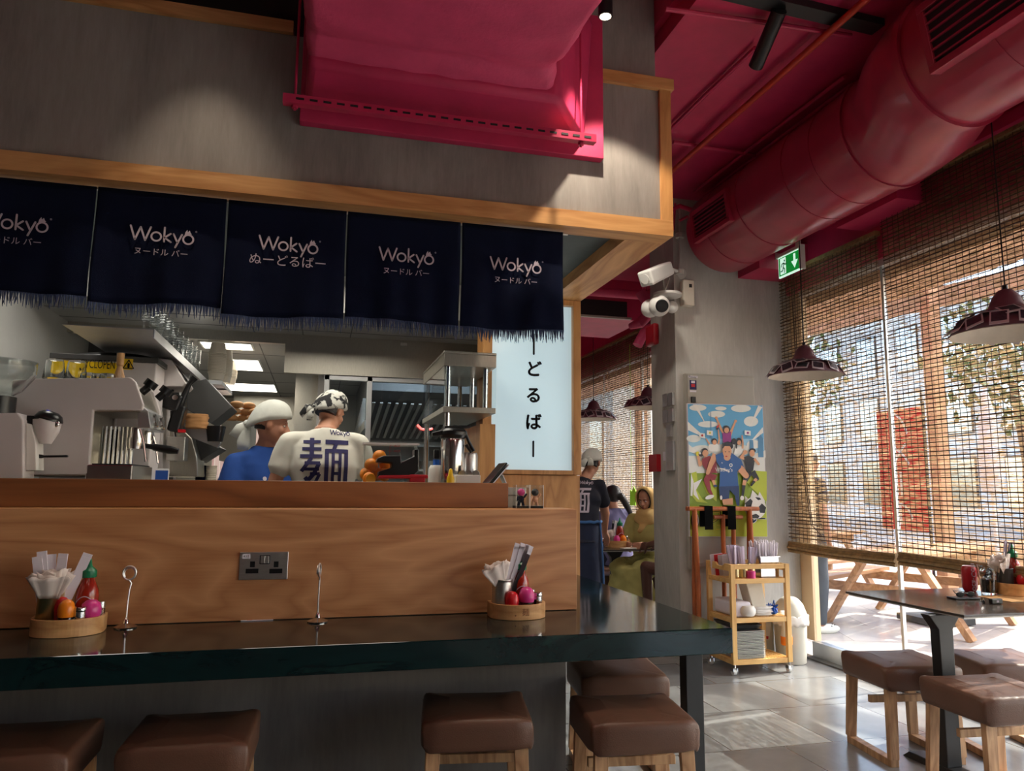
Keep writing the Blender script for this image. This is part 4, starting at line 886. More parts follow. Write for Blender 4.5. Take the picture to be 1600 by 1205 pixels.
# bottom shelf: trays
zt_ = .106; proto = None
for k in range(19):
    if proto is None:
        proto = thing('serving_tray', 'white melamine serving tray in the stack on the trolley bottom shelf', 'tray', (0,0,0), group='stacked trays on the trolley', W=False)
        R_ = MB().rings([[Vector((x*sx, y*sy, z)) for x, y in ((-.5,-.5),(.5,-.5),(.5,.5),(-.5,.5))] for sx, sy, z in ((.215,.255,0),(.235,.275,.008),(.235,.275,.0095),(.228,.268,.0095),(.21,.25,.002))])
        R_.build('tray_body', 'white', proto, bevel=.0015); o = proto
        MB().b2((-.118, -.139, .0078), (.118, .139, .0083)).build('tray_edge', 'dgrey', proto); proto.location = (3.085, 5.115, zt_)
    else: o = dup(proto, (3.085+random.uniform(-.002,.002), 5.115+random.uniform(-.003,.003), zt_+k*.0103))
t = thing('steel_pan', 'shallow dark baking pan lying on top of the tray stack', 'pan', (3.10, 5.16, .302))
MB().rings([[Vector((3.10+x*sx, 5.18+y*sy, .304+z)) for x, y in ((-.5,-.5),(.5,-.5),(.5,.5),(-.5,.5))] for sx, sy, z in ((.20,.24,0),(.23,.30,.03),(.226,.296,.03),(.196,.236,.004))]).build('pan', 'dgrey', t)
# canister and bottles behind the trolley, waste bin
t = thing('cleaner_canister', 'translucent canister with a red and white label behind the trolley', 'canister', (3.40, 5.41, 0))
MB().box((3.40, 5.41, .20), (.26, .13, .40)).build('canister_body', 'binw', t, bevel=.03, seg=3)
lq = MB().box((3.40, 5.343, .24), (.17, .003, .14), rot=(0, .18, 0)).build('label', 'box_w', t); MB().box((3.385, 5.3405, .185), (.16, .002, .022), rot=(0, .18, 0)).build('red_stripe', 'red', lq)
def spray(label, x, y, z, hook):
    t = thing('spray_bottle', label, 'spray bottle', (x, y, z))
    MB().lathe([(.036, 0), (.042, .01), (.042, .06), (.028, .16), (.014, .20), (.014, .215)], (x, y, z), 18).build('bottle', 'white', t, smooth=True)
    MB().lathe([(.037, .0), (.0432, .01), (.0432, .062), (.042, .064)], (x, y, z-.0004), 18).build('orange_liquid', 'orange', t, smooth=True)
    MB().box((x-.012, y, z+.235), (.065, .02, .03)).bar((x+.01, y, z+.22), (x-.025, y, z+.18), .012, .008).build('trigger_head', 'white', t, bevel=.003)
spray('orange-filled spray bottle hanging on the right side of the trolley', 3.475, 5.12, .16, 1)
spray('orange-filled spray bottle hanging inside the trolley in front of the canister', 3.24, 5.345, .17, 0)
bx, by = 3.60, 5.25
t = thing('waste_bin', 'tall pale grey swing-top waste bin with a white liner beside the window', 'bin', (bx, by, 0))
MB().lathe([(.105, .0), (.11, .005), (.125, .34), (.128, .35), (.1, .35), (.09, .01)], (bx, by, 0), 28).build('bin_body', 'binw', t, smooth=True)
MB().lathe([(.127, .345), (.126, .37), (.10, .44), (.07, .475), (.045, .49), (.001, .492)], (bx, by, 0), 28).build('bin_lid', 'binw', t, smooth=True)
m = MB(); rs = []
for z, r in ((.36, .126), (.352, .134), (.31, .136), (.285, .130)):
    rs.append([Vector((bx+math.cos(2*PI*k/40)*(r+.007*math.sin(k*2.7+z*60)), by+math.sin(2*PI*k/40)*(r+.007*math.sin(k*2.7+z*60)), z+.006*math.sin(k*1.9))) for k in range(40)])
m.rings(rs, cap=False).build('bin_liner', 'box_w', t, smooth='all', solid=.001)
# ================================================================== PENDANT LAMPS
def lampshade(loc, label, zc):
    t = thing('pendant_lamp', label, 'lamp', loc, group=None, W=False)
    R0_, H_ = .245, .10
    prof = [(.018, .205), (.03, .20), (.055, .17), (.068, .135), (.075, .12), (.13, .09), (.205, .045), (.24, .0)]
    MB().lathe(prof, seg=24, cap=False).build('lamp_shade', 'shade', t, smooth=True, solid=.002)
    MB().lathe([(.05, .145), (.07, .115), (.125, .084), (.2, .038), (.236, -.004)], seg=24, cap=False).build('shade_lining', 'shadein', t, smooth=True)
    MB().tube([(0,0,.2), (0,0,.225)], .012, 10).build('cap', 'blackp', t); MB().tube([(0,0,.225), (0,0,zc)], .0035, 6).build('cord', 'blackp', t)
    MB().lathe([(.012,.15),(.028,.12),(.03,.09),(.018,.07),(.001,.066)], seg=14).build('bulb', 'white', t, smooth=True)
    for ring, (n, rr, z, tilt) in enumerate(((14, .222, .018, .95), (12, .165, .068, .5))):
        for k in range(n):
            a = 2*PI*(k+.5*ring)/n+random.uniform(-.08, .08); sz = random.uniform(.9, 1.12)
            R = Euler((0, 0, a)).to_matrix() @ Euler((0, tilt*.75+random.uniform(-.2,.2), 0)).to_matrix() @ Euler((0, 0, random.uniform(-.5,.5))).to_matrix()
            cc = Vector((rr*math.cos(a), rr*math.sin(a), z+.012+random.uniform(0,.008)))
            m = MB(); m.mat(0).box(cc, (.088*sz, .074*sz, .0015), rot=R); m.mat(1).box(cc+R @ Vector((-.006,0,.0014)), (.062*sz, .060*sz, .0008), rot=R)
            m.build('photo_card', ['cardw', 'photo'], t)
    return t
l0 = lampshade((3.505, 4.80, 2.165), 'small pendant lamp covered in instant photos, hanging left of the bright gap by the column', (CZ-2.165)/1.12)
tr_ = kids(l0)
l0.scale = (1.12,)*3
dup(l0, (3.37, 2.97, 2.115), 1.1, 'large mauve pendant lamp ringed with instant photos above the right-hand table', tree=tr_)
dup(l0, (3.24, 8.55, 2.15), 2.0, 'distant pendant lamp in the back room above the bending waiter', tree=tr_)
dup(l0, (3.50, 7.55, 2.20), .6, 'back-room pendant lamp half hidden by the concrete column', tree=tr_)
# ================================================================== STOOLS
def stool(name_label, loc, rz, w=.42, top=.462):
    t = thing('cushioned_stool', name_label, 'stool', loc, rz, group='brown vinyl stools with ash legs', W=False)
    m = MB(); h = w/2; rs = []
    for z, s in ((top-.105, .965), (top-.10, .985), (top-.085, 1.0), (top-.03, 1.0), (top-.012, .99), (top-.002, .965), (top+.003, .90), (top+.006, .5)):
        ring = []
        for k in range(40):
            a = 2*PI*(k+.5)/40; c_, s_ = math.cos(a), math.sin(a); e = .16
            x = h*s*math.copysign(abs(c_)**e, c_); y = h*s*math.copysign(abs(s_)**e, s_)
            ring.append(Vector((x+.003*math.sin(5*a+z*40), y+.003*math.cos(6*a), z+(.004*math.sin(3*a) if z > top-.1 else .006*math.sin(4*a)))))
        rs.append(ring)
    m.rings(rs).build('seat', 'leather', t, smooth='all')
    lg = w/2-.035
    for sx in (-1, 1):
        for sy in (-1, 1):
            MB().bar((sx*(lg-.012), sy*(lg-.012), top-.10), (sx*(lg+.002), sy*(lg+.004), .034), .052, .030, (0,1,0), .046, .030).build('leg', 'stoolwood', t, bevel=.002)
        MB().b2((sx*lg-.022, -lg-.012, 0), (sx*lg+.022, lg+.012, .034)).build('floor_runner', 'stoolwood', t, bevel=.002)
    MB().b2((-lg, -.012, .25), (lg, .012, .285)).build('stretcher', 'stoolwood', t, bevel=.002)
    return t
s0 = stool('brown stool nearest the left picture edge, under the green counter', (-.93, 2.99, 0), -.03)
sk = kids(s0)
for (x, y, r_, lb_) in ((-.385, 2.98, -.03, 'brown stool under the counter, second from the left picture edge'), (.644, 3.03, -.15, 'brown stool in the middle of the picture, just below the right condiment tray'),
    (1.234, 2.865, -.12, 'brown stool under the right end of the counter, beside the black counter leg'), (1.44, 3.52, -.15, 'brown stool behind the counter end, partly hidden by the counter'),
    (2.945, 3.375, -.13, 'brown stool at the left far side of the dark right-hand table'), (2.945, 2.83, -.09, 'brown stool nearest the viewer at the dark right-hand table'), (3.50, 3.30, -.22, 'brown stool behind the table leg, near the window at the right edge'),
    (2.82, 7.22, .05, 'brown stool in the back room in front of the seated woman in yellow')): dup(s0, (x, y, 0), r_, lb_, tree=sk)
# ================================================================== TABLES
def table(label, x0, x1, y0, y1, legs, z=.75):
    t = thing('dining_table', label, 'table', ((x0+x1)/2, (y0+y1)/2, 0))
    MB().b2((x0, y0, z-.012), (x1, y1, z)).build('table_top', 'tabtop', t, bevel=.002)
    MB().b2((x0+.012, y0+.012, z-.02), (x1-.012, y1-.012, z-.012)).build('top_edge_band', 'white', t)
    for (x, y) in legs:
        lg = MB(); lg.rings([[Vector((x+sx*w_/2, y+sy*.028, zz)) for sx, sy in ((-1,-1),(1,-1),(1,1),(-1,1))] for zz, w_ in ((z-.021, .19), (z-.035, .17), (z-.09, .085), (z-.3, .08), (.03, .085))])
        lg.build('leg', 'black', t, bevel=.004); MB().box((x, y, .015), (.10, .5, .03), taper=.85).build('foot', 'black', t, bevel=.004)
    return t
table('dark laminate table with a black leg at the right edge, set with a red can', 2.93, 3.74, 2.93, 3.74, ((at(1472, 1000, 3.10).x, 3.10),))
table('dark table in the back room beside the waiter', 2.55, 3.35, 6.62, 7.35, ((2.80, 6.85),))
# ================================================================== CONDIMENTS
CSC = 1.36
def tray(label, c, rz, w=.25, d=.165, h=.064):
    t = thing('condiment_tray', label, 'tray', c, rz, W=False)
    def outline(s, n=28):
        o = [(w/2*s*math.cos(PI+PI*k/n), -.0+d*.62*s*math.sin(PI+PI*k/n)) for k in range(n+1)]
        return o+[(w/2*s, d*.38*s), (w*.42*s, d*.42*s), (-w*.42*s, d*.42*s), (-w/2*s, d*.38*s)]
    A, B = outline(1), outline(.9)
    m = MB(); R_ = [[Vector((x, y, 0)) for x, y in A], [Vector((x, y, h)) for x, y in A], [Vector((x, y, h)) for x, y in B], [Vector((x, y, .012)) for x, y in B]]
    m.rings(R_, cap=True).build('tray_body', 'bamboo', t, bevel=.0025)
    return t
def sauce_bottle(label, c, s=1.0):
    t = thing('chili_sauce_bottle', label, 'bottle', c, W=False)
    MB().lathe([(.026,0),(.031,.006),(.0325,.02),(.0325,.095),(.030,.115),(.019,.142),(.015,.150),(.014,.156)], seg=24).build('bottle', 'sauce', t, smooth=True)
    MB().lathe([(.021,.152),(.022,.155),(.022,.172),(.018,.176),(.0075,.186),(.0045,.205),(.0015,.214)], seg=20).build('green_cap', 'green', t, smooth=True)
    m = MB(); 
    for a0, z0, r_ in ((0, .07, .022),):
        pts = [(math.sin(math.radians(a))*.0332, -math.cos(math.radians(a))*.0332, .072+.026*math.cos(math.radians(a*1.6))) for a in range(-60, 61, 10)]
        m.tube(pts, .0013, 5)
        for zz, a1 in ((.060, 34), (.050, 26), (.040, 34), (.030, 22)):
            m.tube([(math.sin(math.radians(a))*.0332, -math.cos(math.radians(a))*.0332, zz) for a in range(-a1, a1+1, 8)], .0010, 5)
    m.build('white_label_print', 'print_w', t); t.scale = (s*CSC*.98,)*3; return t
def ball_jar(label, c, capmat, body='soy', r=.024, hb=.045, rc=.027):
    t = thing('sauce_jar', label, 'jar', c, W=False)
    MB().lathe([(r*.9,0),(r,.003),(r,hb),(r*.9,hb+.003)], seg=20).build('jar_body', body, t, smooth=True)
    MB().lathe([(r*1.0,hb+.001),(rc,hb+.010),(rc*1.02,hb+.024),(rc*.85,hb+.040),(rc*.5,hb+.049),(.001,hb+.052)], seg=20).build('domed_cap', capmat, t, smooth=True); t.scale = (CSC*.93,)*3; return t
def shaker(label, c):
    t = thing('steel_shaker', label, 'shaker', c, W=False)
    MB().lathe([(.016,0),(.0165,.002),(.0165,.055)], seg=20).build('body', 'steelp', t, smooth=True); MB().lathe([(.0165,.055),(.0172,.057),(.0172,.066),(.015,.069),(.001,.069)], seg=20).build('lid', 'steelp', t, smooth=True); t.scale = (CSC,)*3; return t
def clear_shaker(label, c):
    t = thing('pepper_jar', label, 'jar', c, W=False)
    MB().lathe([(.014,0),(.0145,.002),(.0145,.06),(.012,.065),(.012,.02),(.001,.02)], seg=16).build('jar', 'glassware', t, smooth=True); MB().lathe([(.0155,.065),(.0155,.085),(.001,.086)], seg=16).build('lid', 'steelp', t, smooth=True); t.scale = (CSC*.85,)*3; return t
def napkin_fan(label, c, lean, n=7, s=1.0, group=None, dark=False):
    for k in range(n):
        m = MB(); w_ = .040*s; h_ = .065*s; L = 6
        fnv = lambda u, v, k=k: ((u-.5)*w_*(1.0+1.0*v), .004*math.sin(u*9+k)*(.3+v), v*h_+.006*math.sin(u*14+k*2)*v)
        o = m.sheet(fnv, 10, 5).build('paper_napkin', 'tissue', smooth='all', solid=.0012, loc=(0,0,0))
        o.location = (c[0]+random.uniform(-.008,.008), c[1]-.006+.006*k-.012, c[2]); o.rotation_euler = (.35-k*.14+lean[0], lean[1]+random.uniform(-.2,.2), random.uniform(-.3,.3)); tag(o, label, 'napkin', group)
def packs(label, c, n, h, angs, group, mat='lilac', w=.022):
    proto = None
    for k in range(n):
        if proto is None: proto = packet(h, w).build('chopstick_packet', mat, loc=(0,0,0)); o = proto
        else: o = proto.copy(); C.objects.link(o)
        ax, ay, rz, dx, dy = angs[k % len(angs)]
        o.location = (c[0]+dx, c[1]+dy, c[2]); o.rotation_euler = (ax, ay, rz); o.scale = (1,1,random.uniform(.94,1.02)); tag(o, label, 'chopsticks', group)
CT = .7505
# --- right-hand tray on the counter
tcx, tcy = .885, 3.30
tray('bamboo D-shaped condiment tray with a carved mark, on the counter right of the socket', (tcx, tcy, CT), -.05)
mk = MB(); put_text(mk, '麺', .034, (tcx+.01, tcy-.1035, CT+.032), (1,0,0), (0,0,1), (0,-1,0), .0006); put_text(mk, '•', .03, (tcx-.035, tcy-.101, CT+.02), (1,0,0), (0,0,1), (0,-1,0), .0006)
o = mk.build('carved_mark', 'ledge', bpy.data.objects['condiment_tray'])
o.location = (0,0,0)
for v in o.data.vertices: v.co = Matrix.Rotation(.05, 3, 'Z') @ (v.co-Vector((tcx, tcy, CT)))
zi = CT+.0125
can('ribbed silver tin can holding napkins and chopsticks in the right counter tray', (tcx-.070, tcy+.0, zi), .046, .152, 'steel')
packs('white chopstick packet leaning right out of the silver can in the right counter tray', (tcx-.066, tcy-.004, zi+.02), 10, .30, [(.05,.30,.2,0,0),(.02,.36,.1,.012,.008),(-.04,.33,-.2,-.004,.012),(.08,.40,.3,.01,-.012),(.0,.26,0,-.012,.004)], 'chopstick packets in the right counter tray', 'paper', .022)
napkin_fan('folded white napkin sticking out left of the silver can in the right counter tray', (tcx-.085, tcy-.01, zi+.135), (0, -.35), 6, 1.35, 'napkins in the right counter tray')
sauce_bottle('red chili sauce bottle with a green cap in the right counter tray', (tcx+.018, tcy+.018, zi), .93)
ball_jar('small dark jar with a pink domed cap in the right counter tray', (tcx+.028, tcy-.052, zi), 'pink')
shaker('polished steel shaker at the right end of the right counter tray', (tcx+.088, tcy-.012, zi))
clear_shaker('clear little jar behind the chili bottle in the right counter tray', (tcx+.072, tcy+.035, zi))
t = ball_jar('pink and red capped jar tipped forward in the right counter tray', (tcx-.040, tcy-.058, zi+.003), 'red', 'pink', .022, .03, .024)
# --- left-hand tray
lx, ly = -.90, 3.285
tray('plain bamboo condiment tray at the left end of the counter', (lx, ly, CT), .1)
can('gold and silver tin can filled with napkins in the left counter tray', (lx-.066, ly+.0, zi), .046, .150, 'gold', False)
packs('flat white chopstick packet standing in the can of the left counter tray', (lx-.064, ly, zi+.02), 5, .275, [(.0,-.14,.0,-.012,.008),(-.03,-.06,.1,-.004,.012),(.02,.06,-.1,.010,.012),(.02,.34,.15,.018,.0),(-.02,-.18,0,-.018,.0)], 'chopstick packets in the left counter tray', 'paper', .034)
napkin_fan('fanned cream napkin over the rim of the gold can in the left counter tray', (lx-.060, ly-.03, zi+.125), (.25, 0), 8, 1.5, 'napkins in the left counter tray')
sauce_bottle('chili sauce bottle with a pointed green cap in the left counter tray', (lx+.052, ly+.026, zi), .95)
ball_jar('small jar with a bright red cap beside the gold can, left counter tray', (lx-.020, ly-.022+.0, zi), 'red', 'sauce', .02, .048, .021)
ball_jar('small dark jar with an orange cap in the left counter tray', (lx+.008, ly-.064, zi), 'orange', 'soy', .021, .045, .023)
ball_jar('dark jar with a round pink cap in the left counter tray', (lx+.080, ly-.018, zi), 'pink', 'soy', .024, .038, .029)
shaker('polished steel shaker at the front of the left counter tray', (lx+.052, ly-.054, zi))
clear_shaker('clear glass pepper jar at the back of the left counter tray', (lx+.100, ly+.036, zi))
# --- menu holders, socket, packet
def holder(label, c, yaw):
    t = thing('menu_holder', label, 'menu holder', c, yaw, W=False); t.scale = (1.5,)*3
    MB().lathe([(.028,0),(.0285,.003),(.020,.007),(.008,.012),(.006,.02),(.003,.026)], seg=24).build('base', 'steelp', t, smooth=True)
    rg = [(.016*math.sin(2*PI*k/20), 0, .142-.018*math.cos(2*PI*k/20)) for k in range(21)]; rg2 = [(.013*math.sin(2*PI*k/20), .004, .14-.015*math.cos(2*PI*k/20)) for k in range(18)]
    MB().tube([(0,0,.02),(0.001,0,.07),(.003,0,.10),(.006,0,.115),(0,0,.124)]+rg, .0024, 8).tube(rg2, .0018, 6).build('ring_stem', 'wire', t, smooth=True)
holder('steel menu holder with a ring clip, on the counter beside the left condiment tray', zat(196, 981, CT), .1); holder('steel menu holder seen edge-on, on the counter right of the wall socket', zat(496, 972, CT), 1.35)
c = zat(402, 969, CT); m = MB().box(c+Vector((0,-.012,.002)), (.13, .022, .003), rot=(0,0,.02)); o = m.mat(1).box(c+Vector((-.03,-.012,.0037)), (.02,.018,.0004)).build('chopstick_packet', ['paper', 'red'], loc=c); tag(o, 'single paper chopstick packet lying flat on the counter below the socket', 'chopsticks')
t = thing('wall_socket', 'brushed steel double power socket on the ash panel', 'socket', at(412, 884, 3.425))
a, b = at(375, 863, 3.42), at(449, 905, 3.42); MB().b2((a.x, 3.417, b.z), (b.x, 3.425, a.z)).build('plate', 'steel', t, bevel=.002)
def sq(px0, py0, px1, py1, mat, name, d=.0015, bev=.0): a, b = at(px0, py0, 3.417), at(px1, py1, 3.417); return MB().b2((a.x, 3.417-d, b.z), (b.x, 3.417, a.z)).build(name, mat, t, bevel=bev)
for q in ((391, 877.5, 398, 886.5), (428, 877.5, 435, 886.5), (384, 889, 403.5, 896), (421, 889, 441, 896)): sq(*q, 'blackp', 'pin_slot', .0008, .0)
sq(406, 868, 421.5, 881.5, 'blackp', 'rocker_gap', .0006); sq(407.5, 869, 413.6, 880.3, 'steel', 'rocker', .003, .001); sq(414.2, 869, 420, 880.3, 'steel', 'rocker', .003, .001); lbq = sq(379, 866, 391, 873, 'paper', 'label', .0006)
m = MB(); put_text(m, 'K12', .013, at(385, 869.6, 3.4163), (1,0,0), (0,0,1), (0,-1,0)); m.build('label_text', 'ink', t)
# figurine boxes on the panel's top edge (generic little figures)
for k, (px, dx, c1, c2, lb_) in enumerate(((816, 0, 'navy', 'pink', 'small clear display box with a blue and pink figurine, left of the pair'), (838, 0, 'ink_skin', 'blackp', 'small clear display box with an orange and black figurine, right of the pair'))):
    p = at(px, 793, 3.52); t = thing('display_box', lb_, 'display box', (p.x, 3.55, 1.2185)); h_ = .112; w_ = .066
    MB().b2((p.x-w_/2, 3.51, 1.2185), (p.x+w_/2, 3.58, 1.2185+h_)).build('acrylic_case', 'acryl', t)
    MB().b2((p.x-w_/2, 3.51, 1.218), (p.x+w_/2, 3.58, 1.2300)).build('base', 'blackp', t)
    for xx in (p.x-w_/2, p.x+w_/2):
        MB().b2((xx-.001, 3.5095, 1.2185), (xx+.001, 3.512, 1.2185+h_)).build('edge', 'white', t)
    f = thing('figurine', 'tiny toy figure inside the %s clear display box' % ('left' if k == 0 else 'right'), 'figurine', (p.x, 3.545, 1.231))
    MB().ball((p.x, 3.545, 1.262), (.016, .014, .018), 12, 8).cap((p.x-.012, 3.545, 1.232), (p.x-.008, 3.545, 1.25), .007).cap((p.x+.012, 3.545, 1.232), (p.x+.008, 3.545, 1.25), .007).cap((p.x-.016, 3.54, 1.272), (p.x-.024, 3.535, 1.255), .005).cap((p.x+.016, 3.54, 1.272), (p.x+.024, 3.535, 1.285), .005).build('body', c1, f, smooth='all')
    MB().ball((p.x, 3.543, 1.295), (.019, .017, .018), 14, 10).build('head', c2, f, smooth='all')
# --- items on the right-hand table
TT = .7505
c = zat(1516, 924, TT); t = thing('drink_can', 'red soft drink can with white script on the right-hand table', 'can', c); t.scale = (1.2,)*3
MB().lathe([(.024,0),(.0265,.004),(.033,.016),(.033,.102),(.029,.113),(.0265,.118)], c, 28).build('can_body', 'callred', t, smooth=True)
MB().lathe([(.0268,.1165),(.0268,.1195),(.024,.1185),(.023,.115),(.001,.115)], c, 28).build('can_lid', 'alu', t, smooth=True)
m = MB(); vs, fs = text_mesh('Coca-Cola', .036)
m2 = MB()
sc_ = []
for p in vs:   # script runs up the can side, wrapped on its curve and facing the window side
    h_, s_ = p.x+.058, p.y
    a = math.radians(-100)+s_/.0334
    sc_.append(c+Vector((.0334*math.cos(a), .0334*math.sin(a), h_)))
m2.add(sc_, fs); m2.build('script_lettering', 'print_w', t, fix=False)
c = zat(1546, 929, TT); t = thing('glass_tumbler', 'flared glass tumbler with ice and cola beside the red can', 'glass', c); t.scale = (1.42,)*3
MB().lathe([(.026,0),(.028,.004),(.030,.05),(.034,.08),(.037,.112),(.0355,.112),(.0325,.08),(.028,.05),(.026,.008),(.001,.007)], c, 28).build('glass', 'glassware', t, smooth=True)
MB().lathe([(.0255,.009),(.0275,.05),(.0285,.058),(.001,.058)], c, 24).build('cola', 'soy', t, smooth=True)
ic = MB()
for k in range(7): ic.box(c+Vector((random.uniform(-.014,.014), random.uniform(-.014,.014), .058+.008*k*.8)), (.018,.018,.018), rot=(random.random()*3, random.random()*3, random.random()*3))
ic.build('ice', 'glassware', t, bevel=.003)
c = zat(1508, 936, TT); o = MB().box(c+Vector((0,0,.005)), (.16, .075, .009), rot=(0,0,-.15)).build('mobile_phone', 'blackp', loc=c, bevel=.003); tag(o, 'black phone lying flat on the right-hand table under the sunglasses', 'phone')
t = thing('sunglasses', 'folded black sunglasses resting on the phone', 'sunglasses', c+Vector((0,0,.01)))
for s in (-1, 1): MB().ball(c+Vector((s*.034, -.004, .024)), (.028, .004, .014), 16, 8).build('lens', 'ink', t, smooth=True)
MB().tube([c+Vector((-.062,0,.03)), c+Vector((0,-.006,.030)), c+Vector((.062,0,.03))], .003, 6).tube([c+Vector((-.06,0,.03)), c+Vector((-.04,.035,.04)), c+Vector((.03,.03,.032))], .002, 6).build('frame', 'blackp', t)
c = zat(1556, 944, TT); t = thing('car_key', 'black car key fob with a small white mark at the table edge', 'key', c)
MB().box(c+Vector((0,0,.014)), (.07, .022, .026)).build('fob', 'blackp', t, bevel=.005); MB().b2(c+Vector((-.005,-.0118,.009)), c+Vector((.009,-.011,.019))).build('white_mark', 'print_w', t)
o = MB().lathe([(.0165,0),(.0165,.004),(.001,.0045)], Vector((0,0,0)), 20).build('coin', 'steelp', loc=(0,0,0)); o.location = zat(1535, 944, TT)+Vector((0,0,.017)); o.rotation_euler = (1.3, 0, .3); tag(o, 'round silver tag leaning on the car key', 'key tag')
o = MB().box((0,0,.0015), (.30,.21,.002)).build('place_mat', 'orange_mat' if 'orange_mat' in M else 'bamboo', loc=(0,0,0)); o.location = zat(1590, 938, TT)+Vector((.05,.05,0)); tag(o, 'orange-brown paper mat under the condiment tray on the right-hand table', 'place mat')
c = zat(1603, 931, TT+.003)+Vector((.02,.05,0)); rx, ry = c.x, c.y; cz_ = TT+.003
tray('bamboo condiment tray on the right-hand table, cut off by the picture edge', (rx, ry, cz_), .0, .26); z2 = cz_+.0125
can('dark tin can with napkins in the tray on the right-hand table', (rx-.075, ry+.02, z2), .040, .13, 'dgrey')
napkin_fan('brownish paper napkin leaning left from the tray on the right-hand table', (rx-.085, ry+.02, z2+.115), (0,-.5), 6, 1.3, 'napkins in the right-hand table tray')
packs('chopstick packet leaning right in the tray on the right-hand table', (rx-.075, ry+.02, z2+.02), 4, .26, [(0,.24,.1,0,0),(.05,.30,.2,.01,.01),(-.03,.2,0,-.01,.01)], 'chopstick packets on the right-hand table', 'lilac', .02)
sauce_bottle('chili sauce bottle with a green cap on the right-hand table', (rx-.012, ry+.02, z2), .93); ball_jar('dark jar with a shiny red cap on the right-hand table', (rx-.018, ry-.045, z2), 'red', 'soy', .024, .035, .029)
# --- items on the back-room table
t = thing('noodle_bowl', 'black noodle bowl in front of the waiter on the back-room table', 'bowl', (2.63, 6.86, TT))
MB().lathe([(.035,0),(.045,.004),(.085,.07),(.082,.07),(.044,.012),(.001,.011)], (2.63, 6.86, TT), 24).build('bowl', 'blackp', t, smooth=True)
bx, by = 2.86, 6.90; tray('bamboo condiment tray on the back-room table', (bx, by, TT), 0, .24); z3 = TT+.0125
can('silver tin can with red print in the tray of the back-room table', (bx-.06, by, z3), .036, .10, 'steel'); packs('paper chopstick packet in the can on the back-room table', (bx-.06, by, z3+.02), 6, .22, [(0,.2,.1,0,0),(.0,.28,.3,.01,0),(0,.12,0,-.01,.01)], 'chopstick packets on the back-room table', 'paper', .025)
napkin_fan('white napkin in the can on the back-room table', (bx-.075, by-.01, z3+.085), (0,-.2), 5, 1.0, 'napkins on the back-room table')
sauce_bottle('chili sauce bottle on the back-room table in front of the woman in yellow', (bx+.02, by, z3), .95); ball_jar('jar with an orange cap on the back-room table', (bx+.035, by-.045, z3), 'orange', 'soy', .022, .03, .024); ball_jar('jar with a pink cap on the back-room table', (bx-.035, by-.05, z3), 'pink', 'soy', .022, .03, .024)
shaker('steel shaker on the back-room table', (bx+.075, by-.01, z3))
o = MB().box((2.88, 6.70, TT+.005), (.15,.07,.009), rot=(0,0,.25)).build('mobile_phone', 'white', bevel=.003, loc=(2.88,6.70,TT)); tag(o, 'white phone lying at the near edge of the back-room table', 'phone')
o = MB().sheet(lambda u, v: (2.50+.12*u, 7.3+.02*math.sin(u*6), .62+.14*v), 6, 6).build('printed_bag', ['paper'], loc=(2.5,7.3,.6), solid=.03); tag(o, 'white patterned bag behind the waiter by the back-room table', 'bag')
o = MB().prism([(0,0),(.07,0),(.078,.16),(.05,.22),(.03,.16),(.005,.18)], at(984, 790, 8.06)+Vector((0,0,0)), (.7,-.7,0), (0,0,1), (.01,.01,0)).tube([at(987, 792, 8.06), at(987, 792, 8.06)+Vector((0,0,1.9))], .002, 4).build('bunting_note', paint('lime_note', lin(170, 240, 60), .6), loc=at(984,790,8.06)); tag(o, 'bright lime green paper in the gap between the back-room blinds', 'paper')
# ================================================================== PEOPLE
def ering(c, ax, ay, rx, ry, n=20):
    ax, ay = Vector(ax), Vector(ay); return [Vector(c)+ax*rx*math.cos(2*PI*k/n)+ay*ry*math.sin(2*PI*k/n) for k in range(n)]
def soft(o, voxel, it=4):
    r = o.modifiers.new('join', 'REMESH'); r.mode = 'VOXEL'; r.voxel_size = voxel; r.use_smooth_shade = True
    s = o.modifiers.new('smooth', 'SMOOTH'); s.iterations = it; s.factor = .5
_tx = bpy.data.textures.new('cloth_folds', 'CLOUDS'); _tx.noise_scale = .11; _tx.noise_depth = 1
def folds(o, st=.014):
    d = o.modifiers.new('folds', 'DISPLACE'); d.texture = _tx; d.strength = st; d.mid_level = .5; d.texture_coords = 'LOCAL'
def hand(mb, wrist, direction, palm_n, side, s=1.0, curl=.5):
    """palm and five fingers; direction = along the hand, palm_n = out of the palm, side=+1 thumb on +across"""
    d = Vector(direction).normalized(); n = Vector(palm_n); n = (n-d*n.dot(d)).normalized(); a = d.cross(n)*side; w = Vector(wrist)
    mb.rings([ering(w+d*x*s, a, n, rx*s, ry*s, 14) for x, rx, ry in ((-.01,.024,.019),(.02,.030,.017),(.055,.040,.014),(.085,.040,.012),(.095,.034,.009))])
    for k, (off, L) in enumerate(((.030,.072),(.010,.080),(-.011,.075),(-.031,.060))):
        p0 = w+(d*.086+a*off)*s; c1 = curl*(.5+.12*k); d1 = (d*math.cos(c1)+n*math.sin(c1)); p1 = p0+d1*L*.48*s
        d2 = (d*math.cos(c1*2.2)+n*math.sin(c1*2.2)); p2 = p1+d2*L*.32*s; d3 = (d*math.cos(c1*3)+n*math.sin(c1*3)); p3 = p2+d3*L*.24*s
        mb.cap(p0, p1, .0092*s, .0085*s, 8).cap(p1, p2, .0085*s, .0078*s, 8).cap(p2, p3, .0078*s, .0068*s, 8)
    q0 = w+(d*.028+a*.030)*s; q1 = q0+(d*.6+a*.65+n*.3).normalized()*.038*s; q2 = q1+(d*.85+a*.2+n*.45).normalized()*.034*s
    mb.cap(q0, q1, .013*s, .0105*s, 8).cap(q1, q2, .0105*s, .008*s, 8)
